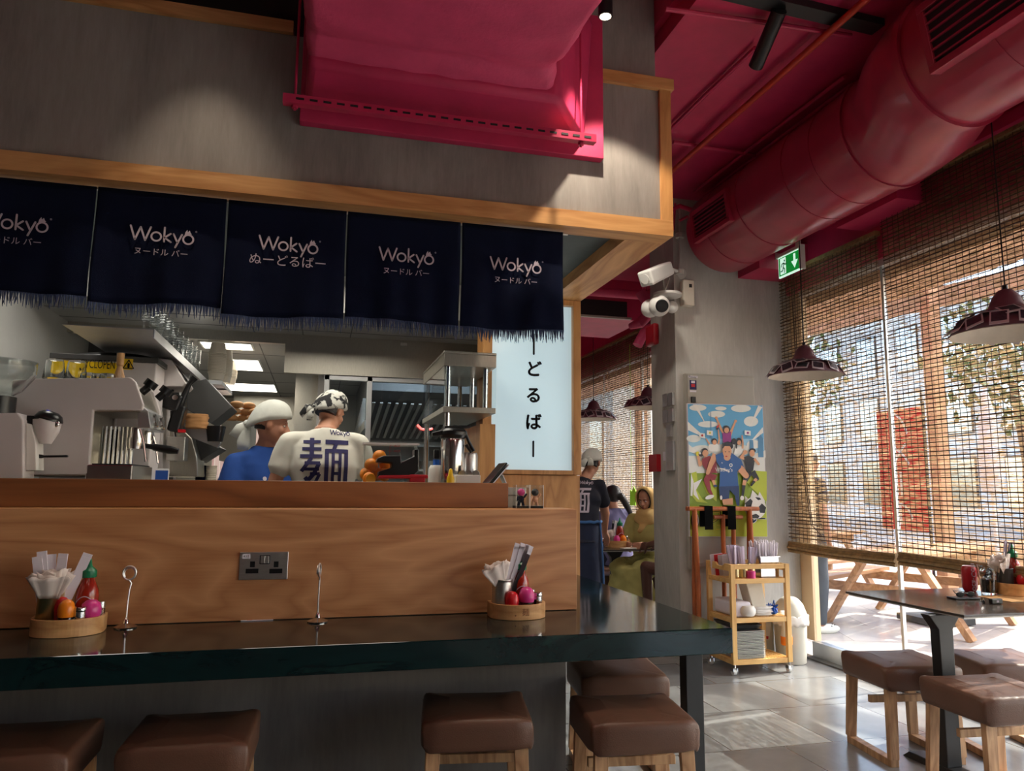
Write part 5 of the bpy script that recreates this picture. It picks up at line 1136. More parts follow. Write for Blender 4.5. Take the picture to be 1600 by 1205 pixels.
def head(mb, c, R, s=1.0):
    """skull, jaw, nose, lips, brow, ears; faces R @ +Y"""
    def P(x, y, z): return Vector(c)+R @ (Vector((x, y, z))*s)
    def E_(x, y, z, rx, ry, rz): mb.ball(P(x,y,z), (rx*s, ry*s, rz*s), 20, 14, R)
    E_(0, -.012, .035, .076, .096, .088); E_(0, .012, -.025, .064, .078, .078); E_(0, .035, -.070, .040, .044, .036); E_(0, .062, -.086, .022, .018, .018)
    E_(-.036, .060, -.022, .022, .020, .022); E_(.036, .060, -.022, .022, .020, .022); E_(0, .078, .022, .050, .012, .012)
    mb.cap(P(0,.086,.008), P(0,.106,-.026), .0085*s, .0125*s, 10); E_(-.011, .095, -.030, .009, .010, .008); E_(.011, .095, -.030, .009, .010, .008)
    E_(0, .088, -.054, .024, .010, .006); E_(0, .085, -.064, .020, .010, .0065)
    for sx in (-1, 1): E_(sx*.075, -.004, -.006, .010, .018, .030)
def face(t, c, R, s=1.0, brow='hair', closed=True):
    def P(x, y, z): return Vector(c)+R @ (Vector((x, y, z))*s)
    for sx in (-1, 1):
        e = MB().ball(P(sx*.031, .0775, .004), (.0125*s, .008*s, .0062*s), 12, 8, R).build('eye', 'white', t, smooth='all')
        MB().ball(P(sx*.031, .0835, .003), (.0055*s, .003*s, .0055*s), 10, 6, R).build('iris', 'eye', e, smooth='all')
        MB().tube([P(sx*.014,.090,.019), P(sx*.030,.091,.025), P(sx*.050,.080,.020)], [.002*s,.003*s,.0015*s], 6).build('eyebrow', brow, t, smooth=True)
    MB().ball(P(0,.0965,-.0555), (.021*s,.004*s,.0038*s), 12, 6, R).ball(P(0,.0945,-.0635), (.018*s,.004*s,.0045*s), 12, 6, R).build('lips', 'lip', t, smooth='all')
def person(label, loc, rz, J, skin, cloth, legs='trous', headR=(0,0,0), s=1.0, sleeve=.55, hands=((0,0,-1),(0,0,-1)), group=None, curl=.5, palmn=None, feet='blackp', shirt_low=-.10, noleg=False, dress=False):
    t = thing('person', label, 'person', loc, rz, W=False)
    V = {k: Vector(v) for k, v in J.items()}
    ax = (V['shR']-V['shL']); ax.normalize(); up = (V['neck']-V['pel']).normalized(); ay = up.cross(ax).normalized()
    axp = (V['hipR']-V['hipL']).normalized(); ayp = Vector((0,0,1)).cross(axp)
    m = MB(); ch = V['chest']; ws = V['pel'].lerp(V['neck'], .42)
    sw = (V['shR']-V['shL']).length/2
    tors = [(V['pel']-up*.10, axp, ayp, .10, .075), (V['pel'], axp, ayp, .150, .100), (ws, ax, ay, .125, .090), (ch, ax, ay, .150, .105), (V['neck']-up*.12, ax, ay, sw*.72, .080), (V['neck']-up*.06, ax, ay, sw*.40, .058), (V['neck'], ax, ay, .055, .055)]
    m.rings([ering(*q) for q in tors])
    m.cap(V['neck']-up*.03, V['head']-Vector((0,0,.04)), .056, .052, 14)
    R = Euler(headR).to_matrix(); head(m, V['head'], R, s)
    for sd in 'LR':
        m.cap(V['sh'+sd]-up*.012, V['el'+sd], .040, .040).cap(V['el'+sd], V['wr'+sd], .041, .026)
        if not noleg:
            m.cap(V['hip'+sd], V['kn'+sd], .080, .055).cap(V['kn'+sd], V['an'+sd], .055, .036).cap(V['an'+sd]+Vector((0,0,-.03)), V['an'+sd]+Vector((0,.13,-.045)), .034, .026)
    for i, sd in enumerate('LR'):
        d = Vector(hands[i]) if hands[i] is not None else (V['wr'+sd]-V['el'+sd]).normalized()
        pn = Vector(palmn[i]) if palmn else ay*-1
        hand(m, V['wr'+sd], d, pn, 1 if sd == 'L' else -1, 1.0, curl)
    b = m.build('body', skin, t, fix=False); soft(b, .007, 3)
    # shirt
    c = MB(); e = .018
    c.rings([ering(V['pel']+up*shirt_low, axp, ayp, .165+e, .115+e), ering(V['pel']+up*.02, axp, ayp, .163+e, .112+e), ering(ws, ax, ay, .150+e, .108+e), ering(ch, ax, ay, .168+e, .115+e), ering(V['neck']-up*.12, ax, ay, sw*.90+e*.6, .088+e), ering(V['neck']-up*.06, ax, ay, sw*.55+e, .066+e), ering(V['neck']-up*.012, ax, ay, .066+e*.3, .062+e*.3)])
    for sd in 'LR':
        p = V['sh'+sd].lerp(V['el'+sd], sleeve); c.cap(V['sh'+sd]-up*.01, p, .058, .062, 14)
        dd = (V['el'+sd]-V['sh'+sd]).normalized(); a_, b_ = frame(dd); c.rings([ering(V['sh'+sd]+dd*.03, a_, b_, .056, .058), ering(p, a_, b_, .064, .070), ering(p+dd*.012, a_, b_, .063, .069)])
    for sd in 'LR': c.cap(V['neck']-up*.075, V['sh'+sd], .058, .050, 14)
    sh = c.build('shirt', cloth, t, fix=False); soft(sh, .011, 4); folds(sh)
    if legs and not noleg:
        l = MB(); l.rings([ering(V['pel']+Vector((0,0,.04)), axp, ayp, .165, .115), ering(V['pel']-Vector((0,0,.10)), axp, ayp, .17, .12)])
        for sd in 'LR': l.cap(V['hip'+sd], V['kn'+sd], .098, .075).cap(V['kn'+sd], V['an'+sd]+Vector((0,0,.03)), .075, .058)
        q = l.build('trousers', legs, t, fix=False); soft(q, .012, 4); folds(q, .012)
        for sd in 'LR':
            MB().ball(V['an'+sd]+Vector((0,.055,-.05)), (.048,.14,.045), 16, 10).build('shoe', feet, t, smooth='all')
    return t, V, R, sh
def project(mb, shirt, t, direction, off=.004):
    """wrap flat lettering (thing-local coords) onto the shirt along a direction"""
    bpy.context.view_layer.update(); dg = bpy.context.evaluated_depsgraph_get(); me = bpy.data.meshes.new_from_object(shirt.evaluated_get(dg))
    bv = BVHTree.FromPolygons([v.co.copy() for v in me.vertices], [tuple(p.vertices) for p in me.polygons]); d = Vector(direction).normalized()
    for i, v in enumerate(mb.v):
        h = bv.ray_cast(v-d*.6, d, 1.5)
        mb.v[i] = (h[0]-d*off) if h[0] else v
    bpy.data.meshes.remove(me)
def grid_stroke(mb, pts, w, o, u, v, step=.012):
    o, u, v = Vector(o), Vector(u), Vector(v)
    for i in range(len(pts)-1):
        a, b = Vector(pts[i]), Vector(pts[i+1]); d = b-a; L = d.length; n = Vector((-d.y, d.x))/L*w/2; e = d/L*w*.0
        nu = max(1, int(L/step)); nv = max(1, int(w/step))
        mb.sheet(lambda s_, r_: (lambda q: o+u*q.x+v*q.y)(a-e+(d+2*e)*s_+n*(2*r_-1)), nu, nv)
# the big character on the shirts, as bold strokes in a unit box (x right, y up)
KANJI = [([(.06,.93),(.42,.93)],.055),([(.04,.80),(.44,.80)],.055),([(.0,.67),(.46,.67)],.06),([(.24,1.0),(.24,.64)],.07),
         ([(.24,.64),(.04,.40)],.06),([(.10,.55),(.42,.55)],.055),([(.10,.44),(.40,.44)],.05),([(.40,.55),(.30,.36),(.02,.08)],.065),([(.12,.30),(.30,.12),(.62,.03)],.065),([(.22,.36),(.42,.36),(.34,.22)],.05),
         ([(.52,.93),(1.02,.93)],.075),([(.76,.93),(.70,.78)],.065),([(.53,.77),(1.0,.77)],.065),([(.555,.80),(.555,.16)],.065),([(.97,.80),(.97,.16)],.065),([(.53,.17),(1.0,.17)],.06),
         ([(.69,.77),(.69,.17)],.05),([(.84,.77),(.84,.17)],.05),([(.69,.57),(.84,.57)],.05),([(.69,.37),(.84,.37)],.05)]
def shirt_print(t, sh, c, H_, W2, u, d, mat, small):
    m = MB()
    for pts, w in KANJI: grid_stroke(m, [((x-.5)*W2, (y-.5)*H_) for x, y in pts], w*H_*1.08, c, u, (0,0,1))
    project(m, sh, t, d); m.build('large_shirt_character', mat, t, fix=False)
    m = MB(); vs = MB(); wok_logo(vs, .026, Vector(c)+Vector(u)*small[0]+Vector((0,0,small[1])), u, (0,0,1), Vector(d)*-1, .0045); m.v, m.f, m.m = vs.v, vs.f, vs.m
    project(m, sh, t, d); m.build('small_shirt_lettering', mat, t, fix=False)
def wrap_cloth(t, c, R, mat, s=1.0, knot=(0,-.10,-.02), tails=(), band=.01, name='bandana'):
    """head scarf: cap over the skull, knot and hanging tails; head-local coords"""
    def P(x, y, z): return Vector(c)+R @ (Vector((x, y, z))*s)
    m = MB(); rs = []
    for j in range(9):
        f = j/8; r_ = []
        for k in range(28):
            a = 2*PI*k/28; y_ = math.sin(a); zb = .030*max(0, y_)-.070*max(0, -y_)-.004
            th = f*PI/2; rad = math.cos(th)**.8*.98+.02; wr = 1+.02*math.sin(a*9+f*5)
            r_.append(P(.094*math.cos(a)*rad*wr, -.014+.118*math.sin(a)*rad*wr, zb*(1-f)+.028+(.118)*math.sin(th)))
        rs.append(r_)
    m.rings(rs, cap=True); q = m.build(name, mat, t, smooth='all')
    k = MB().ball(P(*knot), (.024*s,.02*s,.022*s), 12, 8)
    for tl in tails:
        pts = [P(*p) for p in tl[0]]; ws = tl[1]; rs = []
        for i, p in enumerate(pts):
            d = pts[min(i+1,len(pts)-1)]-pts[max(i-1,0)]; d.normalize(); a_ = R @ Vector(tl[2]); a_ = (a_-d*a_.dot(d)).normalized(); b_ = d.cross(a_)
            rs.append(ering(p, a_, b_, ws[i]*s, .007*s, 12))
        k.rings(rs)
    k.build('knotted_tails', mat, t, smooth='all')
# --- cook in white: back to the viewer, head bent and turned right
def stand_joints(h=1.72, lean=0, sw=.19, armL=None, armR=None):
    k = h/1.72
    J = dict(pel=(0,0,.95*k), chest=(0,.0+lean*.25,1.24*k), neck=(0,lean*.42,1.45*k), head=(0,lean*.5+.015,1.585*k), shL=(-sw,lean*.36,1.375*k), shR=(sw,lean*.36,1.375*k),
             hipL=(-.09,0,.90*k), hipR=(.09,0,.90*k), knL=(-.095,.02,.50*k), knR=(.095,.02,.50*k), anL=(-.10,0,.10*k), anR=(.10,0,.10*k))
    J['elL'], J['wrL'] = armL or ((-.25,.02,1.12*k), (-.24,.2,.95*k)); J['elR'], J['wrR'] = armR or ((.25,.02,1.12*k), (.24,.2,.95*k)); return J
J = stand_joints(1.80, .05, .195, ((-.262,.02,1.22), (-.20,.24,1.10)), ((.262,.04,1.20), (.18,.26,1.10)))
J['head'] = (.03, .10, 1.640); J['neck'] = (.0, .02, 1.55); J['shL'] = (-.195,.02,1.468); J['shR'] = (.195,.02,1.468); J['chest'] = (0,.0,1.32)
c0 = at(507, 700, 4.35)
t, V, R, sh = person('cook in a white T-shirt with a large navy character, back to the viewer, patterned bandana', (c0.x, 4.35, .10), .04, J, 'skin', 'tee_w', 'trous', (-.35, 0, -.75), .93, .62, palmn=((1,0,0),(-1,0,0)), curl=.5)
shirt_print(t, sh, (-.005, 0, 1.325), .31, .255, (1,0,0), (0,1,0), 'print_n', (.085, .19))
M['paisley'] = paint('paisley_cloth', lin(60, 60, 60), .9, var=.9, nscale=22)
_r = [n for n in M['paisley'].node_tree.nodes if n.type == 'VALTORGB'][0].color_ramp; _r.elements[0].position = .48; _r.elements[1].position = .54; _r.elements[0].color = (*lin(24,24,28), 1); _r.elements[1].color = (*lin(196,196,188), 1)
wrap_cloth(t, V['head'], R, 'paisley', .95, (-.02,-.118,-.012), ((((-.02,-.12,-.015),(-.06,-.14,-.03),(-.10,-.13,-.075)), (.012,.028,.03), (0,0,1)), (((-.02,-.12,-.02),(-.03,-.13,-.06),(-.03,-.12,-.105)), (.012,.024,.028), (1,0,0))))
MB().rings([ering(Vector(V['head'])+R @ Vector((0,-.035,-.03)), R @ Vector((1,0,0)), R @ Vector((0,1,0)), .064, .058), ering(Vector(V['head'])+R @ Vector((0,-.030,.03)), R @ Vector((1,0,0)), R @ Vector((0,1,0)), .072, .078)]).build('hair', 'hair', t, smooth=True)
# --- cook in blue: turned to the right
J = stand_joints(1.67, .06, .185, ((-.235,.06,1.11), (-.18,.26,1.02)), ((.235,.06,1.11), (.18,.28,1.02)))
J['head'] = (0, .075, 1.555); J['neck'] = (0, .02, 1.44)
c0 = at(412, 700, 4.72)
t, V, R, sh = person('cook in a blue T-shirt and white headscarf, seen from the side, looking right', (c0.x+.0, 4.72, .12), math.radians(-150), J, 'skin_m', 'tee_b', 'trous', (-.18, 0, math.radians(62)), 1.06, .62, palmn=((1,0,0),(-1,0,0)))
face(t, V['head'], R, 1.0)
wrap_cloth(t, V['head'], R, 'band_w', 1.04, (.0,-.125,-.02), ((((0,-.120,-.02),(.01,-.125,-.07),(.015,-.12,-.13),(.01,-.115,-.17)), (.016,.030,.036,.028), (0,1,0)), (((0,-.125,-.02),(.01,-.155,-.05),(.01,-.175,-.11)), (.016,.028,.034), (0,1,0))))
MB().rings([ering(Vector(V['head'])+R @ Vector((0,-.03,-.04)), R @ Vector((1,0,0)), R @ Vector((0,1,0)), .060, .056), ering(Vector(V['head'])+R @ Vector((0,-.025,.03)), R @ Vector((1,0,0)), R @ Vector((0,1,0)), .070, .074)]).build('hair', 'hair', t, smooth=True)
m = MB(); m.add([Vector((.05+.012*math.cos(a), 0, 1.235+.012*math.sin(a))) for a in [2*PI*k/14 for k in range(14)]], [tuple(range(14))]); project(m, sh, t, (0,-1,0), .003); m.build('chest_badge', 'paper', t, fix=False)
m = MB(); m.sheet(lambda u, v: (0, .0-.03+.06*u, 1.18+.06*v), 5, 5); project(m, sh, t, (-1,0,0), .003); m.build('sleeve_badge', 'paper', t, fix=False)
m = MB(); grid_stroke(m, [(-.018,.018),(.018,.018)], .006, (0,0,1.21), (0,1,0), (0,0,1)); grid_stroke(m, [(0,.02),(0,-.02)], .006, (0,0,1.21), (0,1,0), (0,0,1)); grid_stroke(m, [(-.018,-.004),(.018,-.004),(.018,-.02),(-.018,-.02)], .006, (0,0,1.21), (0,1,0), (0,0,1)); project(m, sh, t, (-1,0,0), .0045); m.build('sleeve_badge_mark', 'print_n', t, fix=False)
# --- waiter bending over the back-room table
J = stand_joints(1.72, .30, .19, ((-.23,.26,1.08), (-.12,.46,.90)), ((.185,.30,1.10), (.15,.50,.93)))
J['chest'] = (0,.10,1.20); J['neck'] = (0,.24,1.40); J['head'] = (.06,.35,1.54); J['shL'] = (-.165,.19,1.345); J['shR'] = (.155,.19,1.345)
t, V, R, sh = person('waiter in a black T-shirt, white bandana and denim-edged apron, bending over the back-room table', (2.175, 6.12, 0), math.radians(-30), J, 'skin', 'tee_k', 'trous', (-.45, 0, -.1), .95, .60, hands=((.3,.5,-.5),(.1,.55,-.6)), palmn=((.4,0,-.8),(-.4,0,-.8)), curl=.6)
shirt_print(t, sh, (-.02, -.1, 1.20), .25, .23, (1,0,0), (0,1,0), 'print_w', (.07, .165))
wrap_cloth(t, V['head'], R, 'band_w', 1.0, (0,-.12,-.015), ((((0,-.12,-.01),(-.03,-.14,-.05),(-.05,-.13,-.10)), (.015,.03,.03), (1,0,0)), (((0,-.12,-.01),(.03,-.14,-.05),(.03,-.13,-.09)), (.015,.025,.03), (1,0,0))))
MB().rings([ering(Vector(V['head'])+R @ Vector((0,-.035,-.05)), R @ Vector((1,0,0)), R @ Vector((0,1,0)), .060, .055), ering(Vector(V['head'])+R @ Vector((0,-.025,.03)), R @ Vector((1,0,0)), R @ Vector((0,1,0)), .072, .078)]).build('hair', 'hair', t, smooth=True)
MB().rings([ering((0,0,z), (1,0,0), (0,1,0), rx, ry, 28) for z, rx, ry in ((1.03,.19,.145),(.9,.205,.16),(.6,.22,.17),(.38,.225,.175))]).build('apron', 'apron', t, smooth=True)
MB().tube([(.195*math.cos(2*PI*k/28), .15*math.sin(2*PI*k/28), 1.035+.01*math.sin(3*k)) for k in range(28)], .012, 8, close=True).tube([(.19,-.03,1.03),(.205,-.05,.9),(.215,-.05,.7),(.225,-.05,.4)], .008, 6).build('denim_trim', 'denim', t, smooth=True)
# --- seated figures
def seat_joints(h=1.0, sw=.175, fwd=.0):
    return dict(pel=(0,0,.56), chest=(0,.02+fwd*.5,.86), neck=(0,.04+fwd,1.08), head=(0,.07+fwd*1.2,1.205), shL=(-sw,.03+fwd*.9,1.02), shR=(sw,.03+fwd*.9,1.02), elL=(-.21,.10+fwd,.80), elR=(.21,.10+fwd,.80), wrL=(-.10,.32,.78), wrR=(.10,.32,.78),
                hipL=(-.09,.02,.53), hipR=(.09,.02,.53), knL=(-.12,.43,.52), knR=(.12,.43,.52), anL=(-.11,.42,.10), anR=(.11,.42,.10))
J = seat_joints(); c0 = at(1013, 790, 6.98)
J['knL'] = (-.10,.42,.55); J['knR'] = (.12,.44,.55)
t, V, R, sh = person('seated woman in a yellow headscarf and olive dress, looking down at the back-room table', (c0.x+.03, 7.02, .0), math.radians(132), J, 'skin_m', 'dress', None, (-.25, 0, -.12), .96, .95, hands=(None, None), noleg=False)
face(t, V['head'], R, .96)
hj = MB(); hc = Vector(V['head'])
def HP(x, y, z): return hc+R @ Vector((x, y, z))
rs = []
for j in range(10):   # hood around the face, open in front
    f = j/9; a0 = f*PI
    rs.append([HP(math.cos(b_)*(.098+.012*math.sin(a0)), .055-.165*math.sin(a0*.52)*(.9), math.sin(b_)*(.128)+.010) for b_ in [math.radians(-60)+math.radians(300)*k/23 for k in range(24)]])
hood = MB()
hood.rings([ering(HP(0,.052-.02*k*k*.25,.012-.004*k), R @ Vector((1,0,0)), R @ Vector((0,0,1)), .078+.016*min(k,2), .112+.014*min(k,2), 28) for k in (0,1,2,3)]+[ering(HP(0,-.095,.0), R @ Vector((1,0,0)), R @ Vector((0,0,1)), .085, .10, 28), ering(HP(0,-.125,-.01), R @ Vector((1,0,0)), R @ Vector((0,0,1)), .04, .05, 28)], cap=False)
hood.build('headscarf', 'hijab', t, smooth='all', solid=.004)
MB().rings([ering(HP(0,.058,.016), R @ Vector((1,0,0)), R @ Vector((0,0,1)), .071, .102, 24), ering(HP(0,.040,.016), R @ Vector((1,0,0)), R @ Vector((0,0,1)), .080, .112, 24)], cap=False).build('under_scarf', 'hair', t, smooth='all', solid=.003)
q = MB().ball(Vector((0,.06,1.07)), (.115,.105,.055), 20, 12).ball(Vector((.0,.105,1.02)), (.12,.045,.075), 18, 10).cap(Vector((-.10,.06,1.08)), Vector((.05,.135,.90)), .045, .03).build('scarf_drape', 'hijab', t); soft(q, .012, 4); folds(q, .03)
q = MB(); q.rings([ering((0,0,.66), (1,0,0), (0,1,0), .19, .15), ering((0,.02,.52), (1,0,0), (0,1,0), .22, .19)]).cap((-.09,.02,.54), (-.11,.43,.56), .12, .10).cap((.09,.02,.54), (.12,.45,.56), .12, .10).rings([ering((0,.46,z), (1,0,0), (0,1,0), rx, .10+.02*(.56-z), 20) for z, rx in ((.58,.19),(.4,.23),(.2,.26),(.12,.27))])
q = q.build('skirt', 'dress', t); soft(q, .014, 4); folds(q, .05)
J = seat_joints(1, .17, .03); c0 = at(966, 790, 7.85)
t, V, R, sh = person('seated woman in a lilac top with a dark ponytail, back to the viewer', (c0.x, 7.85, .02), math.radians(20), J, 'skin', 'lav', 'trous', (-.25, .1, .4), .95, .5, hands=(None, None))
q = MB().ball(Vector(V['head'])+Vector((0,-.015,.03)), (.092,.108,.100), 20, 14).ball(Vector(V['head'])+Vector((.03,-.11,-.0)), (.045,.05,.045), 16, 10).cap(Vector(V['head'])+Vector((.04,-.13,-.01)), Vector(V['head'])+Vector((.12,-.16,-.16)), .04, .035).cap(Vector(V['head'])+Vector((.12,-.16,-.16)), Vector(V['head'])+Vector((.17,-.15,-.27)), .035, .012).build('hair', 'hair', t); soft(q, .01, 4); folds(q, .02)
J = seat_joints(1, .185, .0); J.update(elL=(-.24,.16,.86), wrL=(-.14,.40,.80), knL=(-.16,.42,.60))
t, V, R, sh = person('diner in a black T-shirt mostly hidden behind the column, bare arm on the back-room table', (3.37, 6.30, .0), math.radians(42), J, 'skin_dd', 'tee_k', None, (-.2,0,0), .95, .55, hands=(None, None))
q = MB().ball(Vector(V['head'])+Vector((0,-.015,.03)), (.085,.10,.09), 16, 10).build('hair', 'hair', t, smooth='all')
for nm, px, py, Y in (('diner', 0, 0, 0),): pass
for (x, y, lb_) in ((3.40, 6.27, 'back-room stool under the diner hidden by the column'), (3.27, 7.08, 'back-room stool under the woman in the yellow headscarf'), (at(958,790,7.85).x, 7.83, 'back-room stool under the woman with the ponytail')):
    dup(s0, (x, y, 0), .1, lb_, tree=sk)
# --- passer-by outside: only legs and a white clog show below the blind
J = stand_joints(1.75, 0, .19, ((-.23,.0,1.12), (-.23,.04,.86)), ((.23,.0,1.12), (.23,.04,.86))); c0 = zat(1283, 985, 0)
J['anR'] = (.10,.0,.09); J['anL'] = (-.10,-.1,.09)
t, V, R, sh = person('passer-by outside the glass, seen below the blind in grey trousers and a white clog', (c0.x-.02, c0.y+.06, -.02), math.radians(-95), J, 'skin_d', 'tee_k', 'greytr', (0,0,0), .95, .5, hands=(None,None), feet='tee_w')
for k in t.children:
    if k.name.startswith('shoe'):
        pass
hl = MB()
for sd in 'LR':
    a = Vector(V['an'+sd])
    for q_ in ((.02,.13,-.012),(-.02,.13,-.012),(.0,.16,-.022),(.035,.09,-.02),(-.035,.09,-.02)): hl.ball(a+Vector(q_), (.006,.007,.005), 8, 6)
hl.build('clog_holes', 'blackp', t)
q = MB().ball(Vector(V['head'])+Vector((0,-.015,.03)), (.085,.10,.09), 16, 10).build('hair', 'hair', t, smooth='all')
# ================================================================== KITCHEN
KT = 1.318     # raised service top right behind the ledge
o = MB().b2((-1.74, 3.72, KT-.04), (-.62, 5.7, KT)).b2((-1.74, 3.74, 0), (-.70, 5.68, KT-.04)).build('service_counter', 'kitsteel', loc=(-1.2, 4.7, 0), bevel=.003); tag(o, 'steel service counter under the coffee machines at the left of the kitchen', 'counter')
o = MB().b2((.20, 3.72, KT-.04), (1.04, 4.08, KT)).b2((.24, 3.74, 0), (1.02, 4.06, KT-.04)).build('service_counter', 'kitsteel', loc=(.6, 3.9, 0), bevel=.003); tag(o, 'steel service counter behind the right part of the ledge, under the juicer', 'counter')
# --- espresso machine (its side faces the viewer, its front faces right)
Ya, Yb = 3.95, 4.40
t = thing('espresso_machine', 'big white espresso machine seen from the side, upturned glasses on top', 'coffee machine', (-1.1, 4.2, KT))
def XZ(px, py, Y=Ya): p = at(px, py, Y); return (p.x, p.z)
prof = [XZ(20,742), XZ(20,592), XZ(205,590), XZ(212,597), XZ(224,632), XZ(222,641), XZ(146,641), XZ(138,742)]
MB().prism(prof, (0, Ya, 0), (1,0,0), (0,0,1), (0, .03, 0)).build('side_panel', 'offw', t, bevel=.006)
MB().prism([(a-.01 if i < 2 else a-.015, b-.006) for i, (a, b) in enumerate(prof)], (0, Ya+.03, 0), (1,0,0), (0,0,1), (0, Yb-Ya-.06, 0)).build('body', 'kitsteel', t, bevel=.004)
MB().prism(prof, (0, Yb-.03, 0), (1,0,0), (0,0,1), (0, .03, 0)).build('side_panel', 'offw', t, bevel=.006)
x0, z0 = XZ(138, 728); x1, _ = XZ(206, 742); MB().b2((x0-.01, Ya+.0, KT+.0), (x1, Yb, z0+.006)).build('drip_tray', 'steelp', t, bevel=.004)
MB().b2((x0+.01, Ya+.02, z0+.006), (x1-.01, Yb-.02, z0+.012)).build('drip_grid', 'black', t)
g = MB(); p = XZ(224, 634); q = XZ(214, 650)
gp = MB().prism([(p[0]-.02, p[1]+.005), (p[0]+.012, p[1]-.02), (p[0]+.03, p[1]-.105), (p[0]-.03, p[1]-.105), (p[0]-.04, p[1])], (0, Ya+.06, 0), (1,0,0), (0,0,1), (0, Yb-Ya-.1, 0)).build('control_front', 'alu', t, bevel=.004)
for y in (Ya+.16, Ya+.33):
    d = Vector((.97, 0, .2)); c = Vector((p[0]+.022, y, p[1]-.062)); a = MB().tube([c, c+d*.012], .034, 24).build('gauge', 'steelp', gp, smooth=True); MB().tube([c+d*.0121, c+d*.013], .027, 24).build('dial', 'dgrey', a)
for k, y in enumerate((Ya+.13, Ya+.36)):
    c = Vector((p[0]-.05, y, p[1]-.10)); gh = MB().tube([c, c-Vector((0,0,.05))], .034, 20).tube([c-Vector((0,0,.05)), c-Vector((0,0,.075))], .040, 20).build('group_head', 'steelp', t, smooth=True)
    if k == 0:
        c2 = c-Vector((0,0,.085)); MB().tube([c2, c2+Vector((.05,0,-.004)), c2+Vector((.085,0,-.010))], [.012,.012,.014], 12).tube([c2+Vector((.085,0,-.010)), c2+Vector((.16,0,-.022)), c2+Vector((.20,0,-.028))], [.018,.021,.014], 14).build('portafilter_handle', 'blackp', gh, smooth=True)
        MB().lathe([(.036,-.02),(.038,0),(.038,.02)], c2, 20).build('portafilter_basket', 'steelp', gh, smooth=True)
for y in (Ya+.06, Yb-.1):
    MB().tube([(p[0]-.02, y, p[1]-.11), (p[0]-.0, y, p[1]-.17), (p[0]+.02, y-.01, p[1]-.27)], .006, 8).build('steam_wand', 'steelp', t, smooth=True)
for k, (px, py) in enumerate(((232, 605), (256, 615))):   # tampers / knobs on top of the front
    c = at(px, py, Ya+.1+k*.25); MB().tube([c, c+Vector((.02,0,.03))], .032, 14).tube([c-Vector((.03,0,.03)), c], .02, 12).build('steam_knob', 'blackp', t, smooth=True)
cy = MB()
for k in range(9): x = at(150+k*7, 700, Ya+.25).x; cy.tube([(x, Ya+.25, KT+.1), (x, Ya+.25, KT+.29)], .008, 8)
cy.build('piston_tubes', 'steelp', t, smooth=True)
MB().b2((x0-.0, Ya+.30, KT+.02), (x0+.06, Ya+.36, KT+.28)).build('black_column', 'blackp', t, bevel=.004)
for k, (px, lb_) in enumerate(((84, 'first upturned glass from the left on the espresso machine'), (116, 'second upturned glass from the left on the espresso machine'), (138, 'third upturned glass from the left on the espresso machine'), (153, 'fourth upturned glass from the left, in front of the yellow warning strip'), (168, 'last upturned glass, beside the bamboo whisk'))):
    p_ = at(px, 589, 4.03); z_ = XZ(120, 591)[1]+.002
    o = MB().lathe([(.040,0),(.041,.002),(.034,.07),(.03,.085),(.001,.086),(.001,.080),(.029,.079),(.038,.002)], (p_.x, 4.03+.02*(k % 2), z_), 20, cap=False).build('glass_tumbler', 'glassware', smooth=True, loc=(p_.x, 4.03, z_)); tag(o, lb_, 'glass', 'upturned glasses on the espresso machine'); o.scale = (1.2,1.2,1.12) if k < 2 else (1,1,.42)
p_ = at(186, 590, 4.05); t = thing('bamboo_whisk', 'bamboo tea whisk standing on the espresso machine in front of the yellow strip', 'whisk', (p_.x, 4.05, z_))
MB().lathe([(.012,.06),(.017,.065),(.018,.125),(.001,.126)], (p_.x, 4.05, z_+.02), 16).build('handle', 'bamboo', t, smooth=True)
tn = MB()
for k in range(28): a = 2*PI*k/28; tn.tube([(p_.x+.010*math.cos(a), 4.05+.010*math.sin(a), z_+.078), (p_.x+.023*math.cos(a), 4.05+.023*math.sin(a), z_+.03), (p_.x+.026*math.cos(a), 4.05+.026*math.sin(a), z_+.0)], .0014, 4)
tn.build('tines', 'bamboo', t)
# --- coffee grinder in front at the far left
Yg = 3.775
t = thing('coffee_grinder', 'white coffee grinder with a clear hopper at the far left of the ledge', 'coffee grinder', (at(20, 740, Yg).x, Yg+.08, KT))
def G(px, py): p = at(px, py, Yg); return (p.x, p.z)
MB().prism([G(-60,748), G(-60,646), G(28,645), G(36,656), G(36,748)], (0, Yg, 0), (1,0,0), (0,0,1), (0,.14,0)).build('body', 'offw', t, bevel=.006)
MB().prism([G(36,735), G(36,660), G(44,662), G(52,690), G(53,735)], (0, Yg+.03, 0), (1,0,0), (0,0,1), (0,.10,0)).build('front_plate', 'white', t, bevel=.004)
hc_ = at(2, 600, Yg+.08); zz = hc_.z
MB().lathe([(.062, zz-.145+0), (.066, zz-.14), (.066, zz-.06), (.05, zz-.055)], (hc_.x, hc_.y, 0), 24).build('collar', 'blackp', t, smooth=True)
MB().lathe([(.05, zz-.055), (.085, zz-.03), (.13, zz+.035), (.135, zz+.055), (.135, zz+.10), (.13, zz+.10), (.13, zz+.055), (.08, zz-.028), (.048, zz-.05)], (hc_.x, hc_.y, 0), 28, cap=False).build('hopper', 'glassware', t, smooth=True)
MB().tube([(hc_.x, hc_.y, zz+.10), (hc_.x, hc_.y, zz+.106)], .138, 28).build('hopper_lid', 'acryl', t)
ch = at(73, 668, Yg+.08)
MB().lathe([(.025, -.075), (.052, -.02), (.058, .012), (.059, .034)], (ch.x, ch.y, ch.z), 24).build('dosing_cone', 'offw', t, smooth=True)
